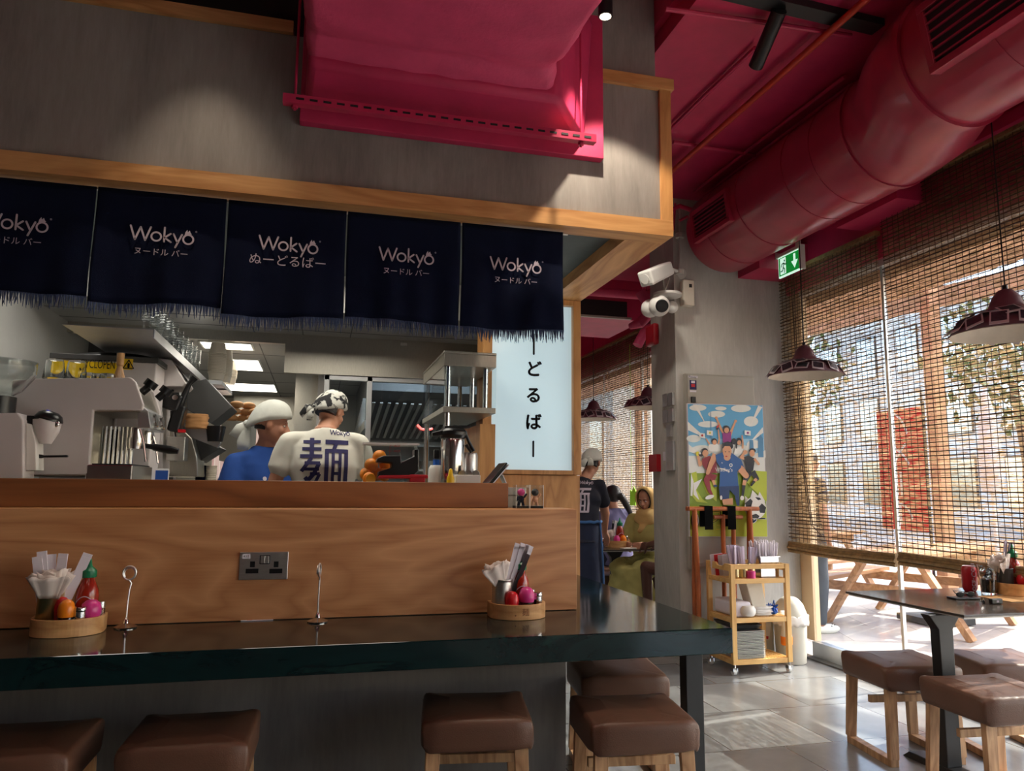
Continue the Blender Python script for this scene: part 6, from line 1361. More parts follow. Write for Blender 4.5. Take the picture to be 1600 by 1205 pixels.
MB().lathe([(.0595, .034), (.06, .04), (.05, .062), (.03, .075), (.001, .078)], (ch.x-.004, ch.y, ch.z), 24, R=Euler((0, .25, 0)).to_matrix()).build('lens_dome', 'blackp', t, smooth=True)
MB().box((ch.x+.022, ch.y-.0, ch.z+.066), (.05, .05, .003), rot=(0, .55, 0)).build('reflection_plate', 'blue_glint', t)  # blue reflection on the dome, put in as a glowing plate
MB().ball((ch.x+.048, ch.y-.03, ch.z+.015), (.014, .008, .016), 14, 8).build('badge', 'steelp', t, smooth='all')
MB().b2((ch.x-.075, ch.y-.03, ch.z+.0), (ch.x-.045, ch.y+.03, ch.z+.05)).build('neck', 'blackp', t)
fk = at(45, 713, Yg+.08); MB().bar(fk, fk+Vector((.06,0,-.0)), .05, .03, w1=.02, h1=.014).bar(fk+Vector((.055,0,0)), at(106, 713, Yg+.08), .02, .010).build('fork', 'blackp', t, bevel=.003)
# --- grey machine with yellow strip, screen machine
Ym = 4.44
t = thing('bean_machine', 'grey appliance with a yellow warning strip and black dome lid behind the espresso machine', 'appliance', (at(150, 640, Ym).x, Ym+.1, KT))
def Q(px, py, Y): p = at(px, py, Y); return (p.x, p.z)
a, b = Q(78, 560, Ym), Q(232, 740, Ym); MB().b2((a[0], Ym, KT), (b[0], Ym+.24, a[1])).build('casing', 'offw', t, bevel=.006)
MB().b2((a[0], Ym-.01, a[1]), (b[0]+.01, Ym+.25, a[1]+.03)).build('top_frame', 'dgrey', t, bevel=.003)
MB().ball(((a[0]+b[0])/2+.03, Ym+.12, a[1]+.02), (.24, .12, .045), 24, 12).build('dome_lid', 'blackp', t, smooth='all')
s1, s2 = Q(78, 563, Ym), Q(190, 578, Ym); MB().b2((s1[0], Ym-.012, s2[1]-.03), (at(186,560,Ym).x, Ym-.010, s1[1])).b2((at(193,560,Ym).x, Ym-.012, at(193,578,Ym).z), (at(209,560,Ym).x, Ym-.010, at(193,561,Ym).z)).build('warning_strip', 'yellow', t)
m = MB(); put_text(m, 'CYCLOPENT', .068, at(156, 570, Ym-.014), (.50,0,0), (0,0,1), (0,-1,0)); m.build('warning_text', 'ink', t); m = MB(); c = at(201, 570, Ym-.014)
for a_, b_ in (((-.026,-.02),(.026,-.02)), ((.026,-.02),(0,.026)), ((0,.026),(-.026,-.02))): m.stroke([a_, b_], .005, c, (1,0,0), (0,0,1), (0,-.001,0))
m.stroke([(0,-.012),(0,.004)], .012, c, (1,0,0), (0,0,1), (0,-.001,0)); m.build('warning_symbol', 'ink', t)
t = thing('touchscreen_machine', 'white angular coffee machine head with a small screen on its right face', 'coffee machine', (at(258, 600, 4.72).x, 4.9, KT))
A = [Q(232,558,4.70), Q(268,562,4.70), Q(290,598,4.70), Q(284,604,4.70), Q(252,604,4.70), Q(232,590,4.70)]
MB().prism(A, (0, 4.70, 0), (1,0,0), (0,0,1), (0, .30, 0)).build('head_unit', 'offw', t, bevel=.005)
MB().prism([Q(232,600,4.70), Q(252,604,4.70), Q(252,740,4.70), Q(232,740,4.70)], (0, 4.74, 0), (1,0,0), (0,0,1), (0,.24,0)).build('stand', 'offw', t, bevel=.004)
MB().bar(Vector((Q(271,564,4.70)[0]+.004, 4.72, 0))+Vector((0,.13,Q(271,566,4.70)[1]-.01)), Vector((Q(289,596,4.70)[0]+.004, 4.85, Q(289,597,4.70)[1]+.014)), .20, .006, up=(1,0,.5)).build('screen', 'blackp', t)
MB().tube([at(262, 606, 4.85), at(262, 614, 4.85)], .012, 10).tube([at(270, 606, 4.85), at(270, 612, 4.85)], .008, 10).build('spouts', 'blackp', t, smooth=True)
o = MB().tube([at(278, 645, 4.75), at(287, 620, 4.75), at(296, 600, 4.75), at(305, 590, 4.75)], [.02,.018,.014,.02], 10).build('black_lever', 'blackp', smooth=True, loc=at(278,645,4.75)); tag(o, 'curved black lever rising beside the touchscreen machine', 'lever')
t = thing('knock_grinder', 'second black grinder with a red mark beside the portafilter handle', 'coffee grinder', at(270, 640, 4.78))
c = at(268, 628, 4.78); MB().box(c, (.12, .12, .10), rot=(0,.3,0)).box(c+Vector((.04,0,-.10)), (.07,.10,.16), rot=(0,.2,0)).build('body', 'blackp', t, bevel=.012)
MB().tube([c+Vector((.03,-.062,.02)), c+Vector((.03,-.07,.02))], .016, 14).build('knob', 'steelp', t, smooth=True); MB().box(c+Vector((.075,-.04,-.175)), (.04,.03,.018)).build('red_mark', 'red', t)
MB().box(c+Vector((.05,0,-.28)), (.10,.12,.14)).build('stand', 'steel', t, bevel=.004)
t = thing('water_boiler', 'polished steel boiler with an arched right end and thin tap behind the espresso machine', 'boiler', (at(275, 745, 5.0).x, 5.0, KT))
MB().prism([Q(228,745,4.95), Q(228,665,4.95), Q(282,667,4.95), Q(300,685,4.95), Q(308,715,4.95), Q(309,745,4.95)], (0,4.95,0), (1,0,0), (0,0,1), (0,.3,0)).build('body', 'kitsteel', t, bevel=.006)
MB().tube([at(262,668,4.90), at(272,672,4.90), at(275,690,4.90), at(275,722,4.90)], .007, 8).build('tap', 'steelp', t, smooth=True)
t = thing('milk_box', 'white box with a blue carton at the machine foot', 'box', at(240, 742, 4.66)); a, b = at(212, 732, 4.64), at(262, 745, 4.64)
MB().b2((a.x, 4.64, KT), (b.x, 4.68, a.z)).build('tray', 'white', t, bevel=.003); a, b = at(232, 735, 4.63), at(262, 745, 4.63); MB().b2((a.x, 4.62, KT), (b.x, 4.64, a.z)).build('blue_label', 'tee_b', t)
# --- wall shelf with plastic cups
SX, SZ = -.79, 2.06
t = thing('cup_shelf', 'long grey wall shelf running away at the upper left with plastic cups on it', 'shelf', (-1.2, 5, SZ))
MB().b2((SX-.40, 3.85, SZ-.004), (SX, 6.15, SZ)).b2((SX-.004, 3.85, SZ-.045), (SX, 6.15, SZ)).build('shelf_board', 'alu', t)
MB().prism([(SX-.42, -.30), (SX-.42, 0), (SX-.01, 0), (SX-.02,-.04), (SX-.2,-.07), (SX-.33,-.14)], (0, 5.0, SZ-.05), (1,0,0), (0,0,1), (0,.02,0)).build('bracket', 'alu', t)
proto = None; sc0 = []
for k in range(9):
    y = 4.05+k*.17
    for rpt in range(1):
        lb_ = 'stack of clear plastic cups on the wall shelf, number counting from the near end'
        h_ = .17
        m = MB(); 
        prof = [(.034, 0)]
        for j in range(7): prof += [(.036+.001*j, .075+j*.014), (.0435, .078+j*.014), (.0435, .082+j*.014), (.037, .083+j*.014)]
        if proto is None:
            proto = MB().lathe(prof, seg=16, cap=False).build('plastic_cup_stack', 'acryl', smooth=True, loc=(0,0,0)); o = proto
        else: o = proto.copy(); C.objects.link(o)
        o.location = (SX-.06, y, SZ+.001); tag(o, 'nested stack of clear plastic cups in the row on the wall shelf', 'cups', 'plastic cup stacks on the wall shelf')
# paper bowl stacks further on
proto = None
for k, (px, py, n, lb_) in enumerate(((338, 590, 13, 'tallest stack of white paper bowls at the end of the wall shelf'), (349, 594, 11, 'second stack of white paper bowls beside the tallest one'), (357, 597, 6, 'short stack of white paper bowls right of the other two'))):
    c = at(px, py, 6.0+.25*k); prof = [(.05, 0)]
    for j in range(n): prof += [(.060+.0006*j, .05+j*.0125), (.066, .053+j*.0125), (.066, .057+j*.0125), (.061, .058+j*.0125)]
    prof += [(.052, .05+n*.0125+.07), (.001, .05+n*.0125+.07)]
    o = MB().lathe(prof, c-Vector((0,0,.02)), 20).build('paper_bowl_stack', 'cream', smooth=True, loc=c); tag(o, lb_, 'bowls')
o = MB().b2((at(322, 590, 5.95).x, 5.9, at(340, 592, 6).z-.055), (at(362, 590, 6.5).x, 6.6, at(340, 592, 6).z-.025)).b2((-1.1, 6.15, at(340, 592, 6).z-.055), (at(362, 590, 6.5).x, 6.24, at(340, 592, 6).z-.03)).build('bowl_shelf', 'alu', loc=(-.8, 6.2, 2.0)); tag(o, 'short steel shelf carrying the paper bowl stacks', 'shelf')
# --- open-lid prep units (dark grey wedges)
def wedge(name, label, pts, Y, dep, mat, cat):
    o = MB().prism([Q(x, y, Y) for x, y in pts], (0, Y, 0), (1,0,0), (0,0,1), (0, dep, 0)).build(name, mat, loc=at(pts[0][0], pts[0][1], Y), bevel=.004); return tag(o, label, cat)
wedge('heat_lamp_hood', 'upper dark grey angled equipment hood left of the cooks', [(290,600),(322,592),(363,636),(330,662),(292,640)], 5.1, .34, 'dgrey', 'hood')
wedge('ticket_rail', 'pale steel rail edge slanting below the upper dark hood', [(270,650),(300,655),(345,692),(340,700),(268,672)], 5.0, .05, 'alu', 'rail')
wedge('heat_lamp_hood', 'lower dark grey angled equipment hood left of the cooks', [(300,672),(345,700),(310,722),(304,712)], 5.1, .34, 'dgrey', 'hood')
t = thing('paper_bag', 'crumpled kraft paper bag on the rail beside the black tub', 'bag', at(308, 665, 4.98)); c = at(308, 655, 4.98)
q = crumple((c.x, c.y, c.z-.06), (.13,.10,.09), .08, 'cardboard', 'bag_body', t)
o = MB().lathe([(.045,0),(.06,.095),(.055,.095),(.042,.006),(.001,.005)], at(336, 690, 5.0), 20).build('black_tub', 'blackp', smooth=True, loc=at(336,690,5.0)); tag(o, 'black plastic tub at the end of the rail', 'tub')
o = MB().b2((at(346, 657, 6.3).x, 6.3, at(346, 720, 6.3).z), (at(392, 657, 6.3).x, 6.9, at(346, 657, 6.3).z)).b2((at(346, 657, 6.3).x+.03, 6.35, 0), (at(392, 657, 6.3).x-.03, 6.85, at(346, 720, 6.3).z)).build('steel_cabinet', 'kitsteel', loc=(-.6, 6.6, 0), bevel=.004); tag(o, 'steel cabinet behind the cook in blue with wrapped buns on top', 'cabinet')
zb_ = at(346, 657, 6.3).z+.002; xb = at(360, 650, 6.35).x; bp_ = None
for r_ in range(3):
    for k in range(3 if r_ < 2 else 2):
        if bp_ is None: bp_ = MB().ball((0,0,.026), (.058,.045,.030), 14, 8).build('wrapped_bun', 'cardboard', smooth='all', loc=(0,0,0)); o = bp_
        else: o = bp_.copy(); C.objects.link(o)
        o.location = (xb+.0+k*.085+r_*.02, 6.38+.06*(k % 2), zb_+r_*.055); tag(o, 'film-wrapped brown bun in the pile on the steel cabinet', 'bun', 'wrapped buns piled on the steel cabinet')
for k, (px, mat, lb_) in enumerate(((314, 'navy', 'stack of blue-striped paper cups just above the ledge, left of the cook in blue'), (329, 'cream', 'stack of plain cream paper cups just above the ledge, left of the cook in blue'))):
    c = at(px, 748, 5.3); prof = [(.03, 0)]
    for j in range(9): prof += [(.034, .02+j*.012), (.038, .023+j*.012), (.038, .027+j*.012), (.034, .028+j*.012)]
    o = MB().lathe(prof, Vector((c.x, c.y, KT)), 16).build('paper_cup_stack', mat, smooth=True, loc=(c.x, c.y, KT)); tag(o, lb_, 'cups')
o = MB().b2((-1.05, 8.2, 1.0), (-.55, 8.22, 1.95)).build('striped_curtain', tiles('pink_stripes', lin(200,150,150), lin(220,200,196), .05, 3, lin(230,220,216), .8), loc=(-.8, 8.2, 1)); tag(o, 'pink and white striped panel far back in the kitchen aisle', 'panel')
o = MB().b2((-1.05, 7.0, .9), (-.55, 8.1, .94)).b2((-1.03, 7.02, 0), (-.57, 8.08, .9)).build('work_table', 'kitsteel', loc=(-.8, 7.5, 0)); tag(o, 'steel work table along the kitchen aisle', 'table')
# kitchen ceiling light panels
for k, (a, b, lb_) in enumerate((((-.95, 6.28), (-.57, 6.56), 'nearest lit ceiling panel in the kitchen aisle'), ((-.93, 7.1), (-.57, 7.75), 'middle lit ceiling panel in the kitchen aisle'), ((-1.06, 8.8), (-.52, 9.5), 'furthest lit ceiling panel in the kitchen aisle'), ((.45, 7.0), (.75, 7.3), 'lit ceiling panel of the hot kitchen behind the glass'))):
    t = thing('ceiling_light', lb_, 'ceiling light', ((a[0]+b[0])/2, (a[1]+b[1])/2, KZ)); MB().b2((a[0], a[1], KZ-.006), (b[0], b[1], KZ-.001)).build('diffuser', 'lit_panel', t)
    MB().b2((a[0]-.015, a[1]-.015, KZ-.008), (b[0]+.015, a[1], KZ)).b2((a[0]-.015, b[1], KZ-.008), (b[0]+.015, b[1]+.015, KZ)).b2((a[0]-.015, a[1], KZ-.008), (a[0], b[1], KZ)).b2((b[0], a[1], KZ-.008), (b[0]+.015, b[1], KZ)).build('frame', 'white', t)
gl = MB()
for y in (5.3, 5.6, 6.2, 6.8, 7.9, 8.6, 9.6): gl.b2((-1.75, y-.004, KZ-.002), (1.6, y+.004, KZ))
for x in (-.5, -.15, .2): gl.b2((x-.004, 5.0, KZ-.002), (x+.004, 10, KZ))
struct('trim_9', gl, 'dgrey')
t = thing('ceiling_sprinkler', 'small sprinkler head on the kitchen ceiling above the cook in blue', 'sprinkler', at(468, 617, 8.0)); c = at(468, 617, 8.0)
MB().tube([(c.x, c.y, KZ), (c.x, c.y, KZ-.05)], .012, 8).tube([(c.x, c.y, KZ-.05), (c.x, c.y, KZ-.055)], .03, 10).build('head', 'steelp', t, smooth=True)
o = MB().box(at(631, 538, 5.77), (.05, .006, .022)).build('small_sensor', 'white', loc=at(631,538,5.77)); tag(o, 'tiny white sensor stuck on the steel header', 'sensor')
# steel panel and brick strip beyond
struct('wall_kitchen_brick', MB().b2((at(497,600,7.6).x, 7.6, 1.0), (at(516,600,7.6).x, 7.69, KZ)), tiles('grey_brick', lin(120,112,106), lin(170,162,154), .16, .06, lin(70,64,60), .7))
# --- extraction hood seen through the glass
t = thing('extraction_hood', 'dark steel extraction hood with slanted baffle filters behind the kitchen glass', 'hood', (.95, 7.9, 1.9))
MB().prism([(7.0, 2.44), (9.2, 2.44), (9.2, 1.86), (8.9, 1.86), (7.0, 2.2)], (.42, 0, 0), (0,1,0), (0,0,1), (1.2,0,0)).build('canopy', 'dgrey', t, bevel=.004)
MB().b2((.40, 6.98, 1.84), (.44, 9.2, 1.92)).b2((.40, 9.16, 1.80), (1.64, 9.2, 1.9)).build('gutter', 'steel', t)
fl_ = MB()
for k in range(14): y = 7.15+k*.12; fl_.bar((.40, y, 2.24-.14*k*.12-.10), (.40+.001, y+.02, 2.24-.14*k*.12-.30), .012, .03, up=(1,0,0))
for k in range(15): x = .5+k*.075; fl_.bar((x, 7.3, 2.12), (x, 8.7, 1.87), .03, .012)
fl_.build('baffle_filters', 'steel', t)
t = thing('cooking_range', 'steel cooking range and shelves under the hood in the hot kitchen', 'range', (.9, 8.5, 0))
MB().b2((.2, 8.1, 0), (1.6, 9.0, .95)).b2((.2, 9.2, 1.5), (1.6, 9.5, 1.53)).b2((.2, 9.2, 1.25), (1.6, 9.5, 1.28)).build('body', 'kitsteel', t, bevel=.004)
for k in range(7):
    x = .30+k*.18; o = MB().lathe([(.05,0),(.06,.10),(.055,.10),(.001,.01)], (x, 9.35, 1.532), 14).build('steel_pot', 'steelp' if k % 2 else 'white', smooth=True, loc=(x, 9.35, 1.532)); tag(o, 'small pot on the shelf in the hot kitchen behind the glass', 'pot', 'pots on the hot kitchen shelf')
struct('wall_hot_kitchen', MB().b2((-.2, 9.6, 0), (1.66, 9.7, KZ)), 'wallk')
t = thing('reflected_arc', 'curved red reflection in the kitchen glass right of the cooks, built as a glowing strip', 'reflection', at(665, 655, 5.79))  # reflection in the glass, modelled as an emitting strip
MB().tube([at(652, 664, 5.79), at(658, 670, 5.79), at(666, 672, 5.79), at(676, 670, 5.79)], .008, 8).tube([at(664, 656, 5.79), at(672, 650, 5.79)], .008, 8).build('tube', 'red_glint', t, smooth=True)
# --- overhead glass shelf unit at the right
t = thing('glass_shelf_unit', 'steel and glass overhead shelf unit at the right end of the kitchen opening', 'shelf unit', (.9, 4.7, 1.7))
X0, X1, Y0, Y1 = .715, 1.04, 4.42, 5.35; z1 = at(697, 548, 4.42).z; z2 = at(697, 571, 4.42).z; z3 = at(697, 635, 4.42).z; z4 = at(697, 644, 4.42).z
MB().b2((X0, Y0, z2), (X1, Y1, z1-.014)).b2((X0-.004, Y0-.004, z1-.014), (X1, Y1, z1)).build('top_box', 'kitsteel', t, bevel=.003)
MB().b2((X0, Y0, z4), (X1, Y1, z3)).build('shelf_board', 'kitsteel', t, bevel=.003)
for x, y in ((X0+.03, Y0+.03), (X1-.06, Y0+.04), (X0+.03, Y1-.03), (X1-.06, Y1-.03), (X1-.06, Y0+.45)): MB().tube([(x, y, z3), (x, y, z2)], .016, 12).build('post', 'steelp', t, smooth=True)
MB().b2((X0+.004, Y0+.005, z3), (X0+.008, Y1, z2)).b2((X0, Y0+.004, z3), (X1, Y0+.008, z2)).build('glass_panels', 'glass', t)
for x, y in ((X0+.03, Y0+.03), (X0+.03, Y1-.03)): MB().tube([(x, y, KT), (x, y, z4)], .018, 12).build('support_post', 'steelp', t, smooth=True)
o = MB().b2((.95, 4.45, .6), (1.045, 4.95, 1.70)).build('timber_post', 'ash_z', loc=(1.0, 4.6, .6)); tag(o, 'wood cladding panel behind the airpot beside the sign frame', 'wood panel')
# airpot, bottles, container, juicer, mustard, tablet
c = at(706, 748, 3.98); c.z = KT; t = thing('pump_airpot', 'tall steel pump airpot with a black top and handle, left of the lit sign', 'airpot', c)
def Hh(py): return at(706, py, 3.98).z
MB().lathe([(.062, KT), (.064, KT+.01), (.064, Hh(690)), (.058, Hh(684))], (c.x, c.y, 0), 28).build('steel_body', 'steelp', t, smooth=True)
zt_ = Hh(686); MB().lathe([(.066, zt_), (.078, zt_+.02), (.078, zt_+.04), (.06, zt_+.055), (.001, zt_+.06)], (c.x, c.y, 0), 28).bar((c.x-.04, c.y-.02, zt_+.032), (c.x-.115, c.y-.02, zt_+.02), .055, .034, w1=.04, h1=.02).bar((c.x-.05, c.y, zt_+.06), (c.x+.09, c.y, zt_+.066), .07, .016).build('black_top', 'blackp', t, bevel=.004, smooth=True)
MB().tube([(c.x+.065, c.y-.02, zt_+.03), (c.x+.088, c.y-.02, zt_-.02), (c.x+.112, c.y-.02, zt_-.062), (c.x+.10, c.y-.02, zt_-.07), (c.x+.07, c.y-.02, zt_-.03)], .009, 8).build('carry_handle', 'blackp', t, smooth=True)
c = at(727, 748, 4.02); o = MB().lathe([(.05,0),(.05,.17),(.045,.185),(.001,.19)], (c.x+.02, 4.04, KT), 24).build('steel_canister', 'steel', smooth=True, loc=(c.x, 4.04, KT)); tag(o, 'plain steel canister right behind the airpot', 'canister')
c = at(682, 748, 4.02); t = thing('white_bottle', 'white bottle with a blue cap just left of the airpot', 'bottle', (c.x, 4.04, KT)); MB().lathe([(.04,0),(.042,.01),(.042,.095),(.03,.115),(.001,.115)], (c.x, 4.04, KT), 20).build('bottle', 'white', t, smooth=True); MB().lathe([(.018,.115),(.018,.145),(.001,.146)], (c.x, 4.04, KT), 14).build('cap', 'blue', t, smooth=True); MB().box((c.x, 4.04, KT+.175), (.03,.03,.05)).build('pump', 'blackp', t, bevel=.006)
t = thing('measuring_container', 'large clear square container with red scale marks and oranges behind the juicer', 'container', at(608, 748, 4.02))
a, b = at(569, 693, 3.98), at(650, 748, 3.98); x0, x1, zt_ = a.x, b.x, a.z
MB().b2((x0, 3.94, KT), (x0+.004, 4.07, zt_)).b2((x1-.004, 3.94, KT), (x1, 4.07, zt_)).b2((x0, 3.94, KT), (x1, 3.944, zt_)).b2((x0, 4.066, KT), (x1, 4.07, zt_)).build('walls', 'acryl', t)
MB().b2((x0-.008, 3.932, zt_-.006), (x1+.008, 3.94, zt_+.004)).b2((x0-.008, 4.07, zt_-.006), (x1+.008, 4.078, zt_+.004)).b2((x0-.008, 3.94, zt_-.006), (x0, 4.07, zt_+.004)).b2((x1, 3.94, zt_-.006), (x1+.008, 4.07, zt_+.004)).build('rim', 'box_w', t)
m = MB(); U_, Z_ = (1,0,0), (0,0,1)
put_text(m, '18QT', .016, at(620, 697, 3.938), U_, Z_, (0,-1,0)); put_text(m, '16QT', .016, at(620, 705, 3.938), U_, Z_, (0,-1,0)); put_text(m, '12L', .016, at(599, 705, 3.938), U_, Z_, (0,-1,0))
c = at(609, 705, 3.938); m.stroke([(-.01,0),(.012,0)], .0015, c, U_, Z_, (0,-.0006,0)); m.stroke([(0,-.03),(0,.03),(.012,.03)], .0015, c, U_, Z_, (0,-.0006,0)); m.build('scale_marks', 'red', t)
op = None
for k, (px, py, Y) in enumerate(((593, 714, 4.0), (580, 727, 3.985), (603, 726, 4.02), (588, 741, 4.02), (573, 741, 3.99), (600, 742, 4.0))):
    c = at(px, py, Y)
    if op is None: op = MB().ball((0,0,0), .036, 20, 12).build('orange_fruit', 'fruit', smooth='all', loc=(0,0,0)); o = op
    else: o = op.copy(); C.objects.link(o)
    c.z = max(c.z, KT+.037); o.location = c; tag(o, 'whole orange piled in the clear container', 'orange', 'oranges in the clear container')
c = at(576, 744, 3.95); c.z = KT+.036; t = thing('cut_orange', 'cut orange half with its flesh facing out, lowest in the clear container', 'orange', c); MB().ball(c+Vector((0,-.04,0)), (.033,.02,.035), 18, 10).build('peel', 'fruit', t, smooth='all'); MB().tube([c+Vector((.006,-.058,0)), c+Vector((.007,-.062,0))], .026, 18).build('flesh', 'fruitin', t)
t = thing('citrus_juicer', 'black and red juicer on the counter in front of the oranges', 'juicer', (at(620, 748, 3.84).x, 3.84, KT))
def JQ(px, py): return Q(px, py, 3.80)
MB().prism([JQ(590,747), JQ(592,737), JQ(612,731), JQ(612,724), JQ(588,722), JQ(590,716), JQ(600,712), JQ(627,712), JQ(628,722), JQ(648,713), JQ(648,702), JQ(655,702), JQ(655,735), JQ(640,747)], (0,3.80,0), (1,0,0), (0,0,1), (0,.10,0)).build('body', 'blackp', t, bevel=.006)
MB().prism([JQ(590,748), JQ(592,743), JQ(668,742), JQ(669,748)], (0,3.78,0), (1,0,0), (0,0,1), (0,.14,0)).b2((at(640,745,3.78).x, 3.782, KT+.02), (at(665,745,3.78).x, 3.9, KT+.06)).build('red_base', 'callred', t, bevel=.006)
c = at(704, 749, 3.78); c.z = KT; o = MB().lathe([(.021,0),(.022,.004),(.020,.012),(.020,.045),(.013,.058),(.009,.085),(.004,.092),(.001,.093)], c, 18).build('mustard_bottle', 'yellow', smooth=True, loc=c); tag(o, 'small yellow squeeze bottle behind the ledge, left of the tablet', 'bottle')
t = thing('lid_tray', 'shallow white tray of round steel lids behind the ledge, beside the yellow bottle', 'tray', (at(733, 748, 3.80).x, 3.80, KT)); a, b = at(713, 742, 3.78), at(751, 748, 3.78); MB().b2((a.x, 3.78, KT), (b.x, 3.86, a.z)).build('tray', 'white', t, bevel=.004)
for px in (722, 732, 743): c = at(px, 741, 3.82); MB().tube([c, c+Vector((.006,.012,0))], .020, 18).build('round_lid', 'steel', t, smooth=True)
t = thing('tablet', 'tilted black tablet with a silver back at the right end of the ledge', 'tablet', (at(765, 749, 3.80).x, 3.8, KT)); a, b = at(757, 749, 3.80), at(789, 724, 3.80)
n_ = MB().bar((a.x+.01, 3.84, KT+.008), (b.x, 3.84, b.z), .17, .010, up=(-1,0,1)).build('screen', 'blackp', t, bevel=.002); MB().bar((a.x+.022, 3.845, KT+.002), (b.x+.012, 3.845, b.z-.008), .172, .006, up=(-1,0,1)).build('back_shell', 'alu', t, bevel=.001)
MB().bar((b.x-.01, 3.845, b.z-.06), (b.x+.02, 3.845, KT), .08, .005).build('stand', 'alu', t)
# ================================================================== OUTSIDE
def picnic(label, c, rz, L=1.8):
    t = thing('picnic_table', label, 'picnic table', c, rz, W=False)
    for k in range(5): y = -.32+k*.16; MB().b2((-L/2, y-.07, .72), (L/2, y+.07, .76)).build('top_plank', 'deck', t, bevel=.003)
    for s in (-1, 1):
        for j in range(2): y = s*(.68+j*.15); MB().b2((-L/2, y-.065, .42), (L/2, y+.065, .46)).build('seat_plank', 'deck', t, bevel=.003)
    for x in (-L*.36, L*.36):
        for s in (-1, 1): MB().bar((x, s*.22, .72), (x, s*.66, .0), .055, .11, up=(1,0,0)).build('leg', 'deck', t, bevel=.003)
        MB().b2((x+.03, -.84, .33), (x+.075, .84, .42)).build('seat_bearer', 'deck', t, bevel=.003); MB().b2((x+.03, -.36, .62), (x+.075, .36, .72)).build('top_bearer', 'deck', t, bevel=.003)
    return t
p0_ = picnic('nearest wooden picnic table right outside the glass, its splayed leg beside the clog', (6.0, 6.55, -.02), math.radians(28)); pk_ = list(p0_.children)
dup(p0_, (6.6, 9.3, -.02), math.radians(20), 'second wooden picnic table further out, behind the first', tree=pk_); dup(p0_, (7.6, 5.0, -.02), math.radians(35), 'wooden picnic table outside, to the right of the red banner', tree=pk_)
t = thing('menu_box', 'wooden crate bench outside behind the picnic tables', 'bench', (9.3, 8.4, 0)); MB().box((9.3, 8.4, .3), (1.6, .6, .64)).build('box', 'deck', t, bevel=.01)
t = thing('red_banner', 'red vertical feather banner with white lettering outside, seen through the blinds', 'banner', (6.2, 6.95, 0))
ya, yb2 = xat(1440, 640, 6.2).y, xat(1370, 640, 6.2).y; zt_, zb_ = xat(1400, 640, 6.2).z, xat(1410, 828, 6.2).z
u_ = Vector((.62, .78, 0)).normalized()
cb = Vector((6.2, (ya+yb2)/2, 0)); wv = abs(yb2-ya)/2
MB().b2((cb.x-.01, cb.y-wv, zb_), (cb.x+.01, cb.y+wv, zt_)).build('cloth', 'red', t)
m = MB(); vs, fs = text_mesh('ラーメン', .34)
m.add([Vector((cb.x-.013, cb.y-.02+v.y*1.0, (zt_+zb_)/2+v.x*.95)) for v in vs], fs); m.build('printed_lettering', 'paper', t, fix=False)
MB().tube([(cb.x, cb.y-wv-.02, -.02), (cb.x, cb.y-wv-.02, zt_+.05)], .015, 8).tube([(cb.x, cb.y-wv-.02, zt_+.02), (cb.x, cb.y+wv, zt_+.02)], .01, 8).build('pole', 'black', t); MB().box((cb.x, cb.y-wv, .02), (.5,.5,.06)).build('foot', 'dgrey', t)
# pergola: posts and beams just outside
t = thing('pergola', 'timber pergola with posts and slanting beams just outside the windows', 'pergola', (6.5, 6, 0))
for x, y in ((6.9, 10.2), (7.4, 7.6), (8.0, 4.9), (5.2, 11.5)): MB().b2((x-.08, y-.08, 0), (x+.08, y+.08, 3.9)).build('post', 'deck', t, bevel=.005)
MB().bar((4.4, 12.5, 3.9), (8.6, 2.5, 3.9), .12, .25).build('beam', 'deck', t); MB().bar((6.9, 13, 3.9), (9.2, 2.5, 3.9), .12, .25).build('beam', 'deck', t)
# canopy edge over the windows
struct('canopy_edge', MB().b2((3.97, -3.5, 2.86), (4.5, 14, 3.3)), 'deck')
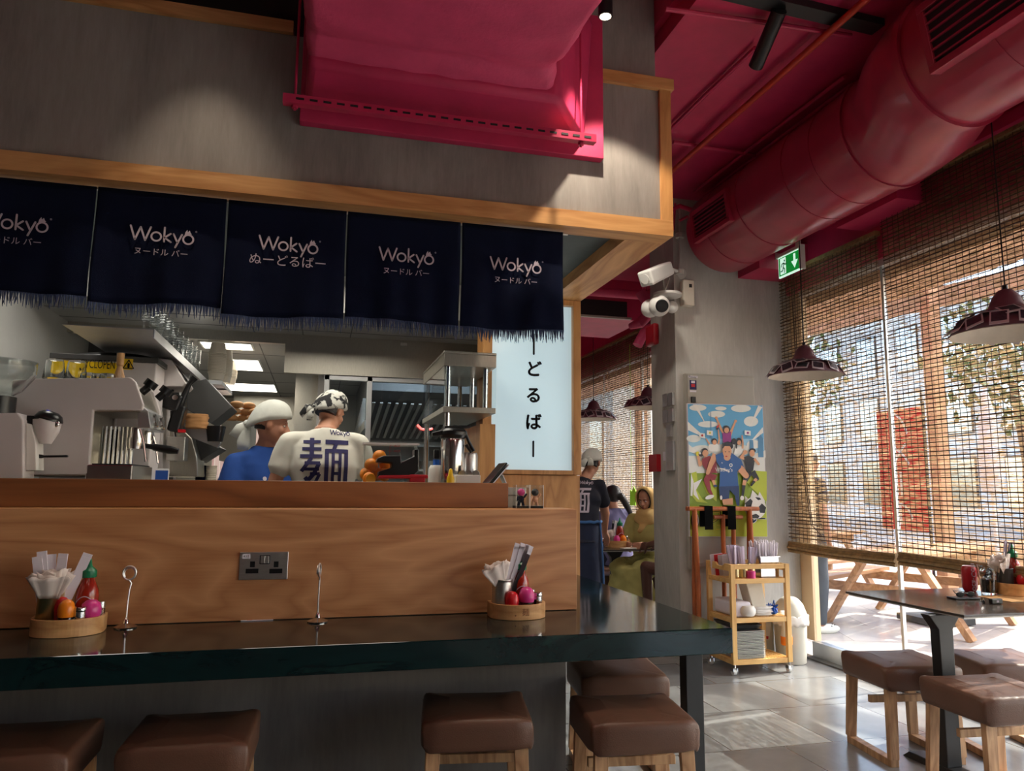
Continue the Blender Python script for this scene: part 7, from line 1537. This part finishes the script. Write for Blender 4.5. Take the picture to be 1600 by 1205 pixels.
# buildings and greenery across the terrace
M['facade'] = concrete('render_beige', lin(196,182,160), lin(226,214,194), .8, False); M['facade2'] = concrete('render_white', lin(214,214,210), lin(238,238,234), .8, False)
M['leaf'] = paint('leaves', lin(74,96,44), .7, var=.5, nscale=8); M['bark'] = paint('bark', lin(96,74,56), .9)
def block(label, x0, x1, y0, y1, h, mat, nf):
    t = thing('building', label, 'building', ((x0+x1)/2, (y0+y1)/2, -.02))
    MB().b2((x0, y0, -.02), (x1, y1, h)).build('wall', mat, t); MB().b2((x0-.15, y0-.15, h), (x1+.15, y1+.15, h+.25)).build('parapet', 'tan', t)
    n = max(1, int((y1-y0)/2.4)); fh = (h-.6)/nf
    for f in range(nf):
        for k in range(n):
            y = y0+(k+.5)*(y1-y0)/n; z = .3+f*fh
            w_ = MB().b2((x0-.06, y-.6, z+.4), (x0-.01, y+.6, z+fh-.5)).build('window', 'dgrey', t); MB().b2((x0-.08, y-.55, z+.45), (x0-.06, y+.55, z+fh-.55)).build('pane', 'steelp', w_)
    return t
block('beige three-storey building beyond the terrace, right of the banner', 20, 26, 2, 14, 7.5, 'facade', 2)
block('white building further away behind the banner', 24, 31, 15, 32, 9, 'facade2', 3)
block('beige low building at the far end of the terrace, seen from the back room', 9, 13, 22, 33, 4.6, 'facade', 1)
def tree(x, y, h, r, label):
    t = thing('tree', label, 'tree', (x, y, -.02)); MB().tube([(x, y, -.02), (x+.1, y, h*.4), (x-.05, y+.05, h*.7)], [.14,.10,.06], 10).build('trunk', 'bark', t, smooth=True)
    m = MB()
    for k in range(900):
        d = Vector((random.gauss(0,1), random.gauss(0,1), random.gauss(0,1))).normalized()*r*random.uniform(.4,1)
        p = Vector((x, y, h*.78))+Vector((d.x, d.y, d.z*.8)); R = Euler((random.random()*6, random.random()*6, 0)).to_matrix()
        m.add([p+R @ Vector(q) for q in ((-.1,0,0),(0,-.05,0),(.1,0,0),(0,.05,0))], [(0,1,2,3)])
    m.build('crown', 'leaf', t)
tree(11, 9.6, 4.4, 1.5, 'leafy tree outside behind the red banner'); tree(9.8, 14.5, 5, 1.7, 'leafy tree outside, seen through the left blind'); tree(12, 3.6, 4.6, 1.5, 'leafy tree outside at the far right')
for k, (x, y, lb_) in enumerate(((8.6, 8.0, 'closed white parasol outside behind the left blind'), (9.4, 5.6, 'closed white parasol outside behind the right blind'))):
    t = thing('parasol', lb_, 'parasol', (x, y, 0)); MB().tube([(x, y, 0), (x, y, 2.7)], .025, 10).build('pole', 'white', t); MB().lathe([(.12,1.3),(.16,1.6),(.10,2.3),(.03,2.65)], (x, y, 0), 12).build('canopy', 'white', t, smooth=True); MB().b2((x-.25, y-.25, 0), (x+.25, y+.25, .08)).build('base', 'dgrey', t)
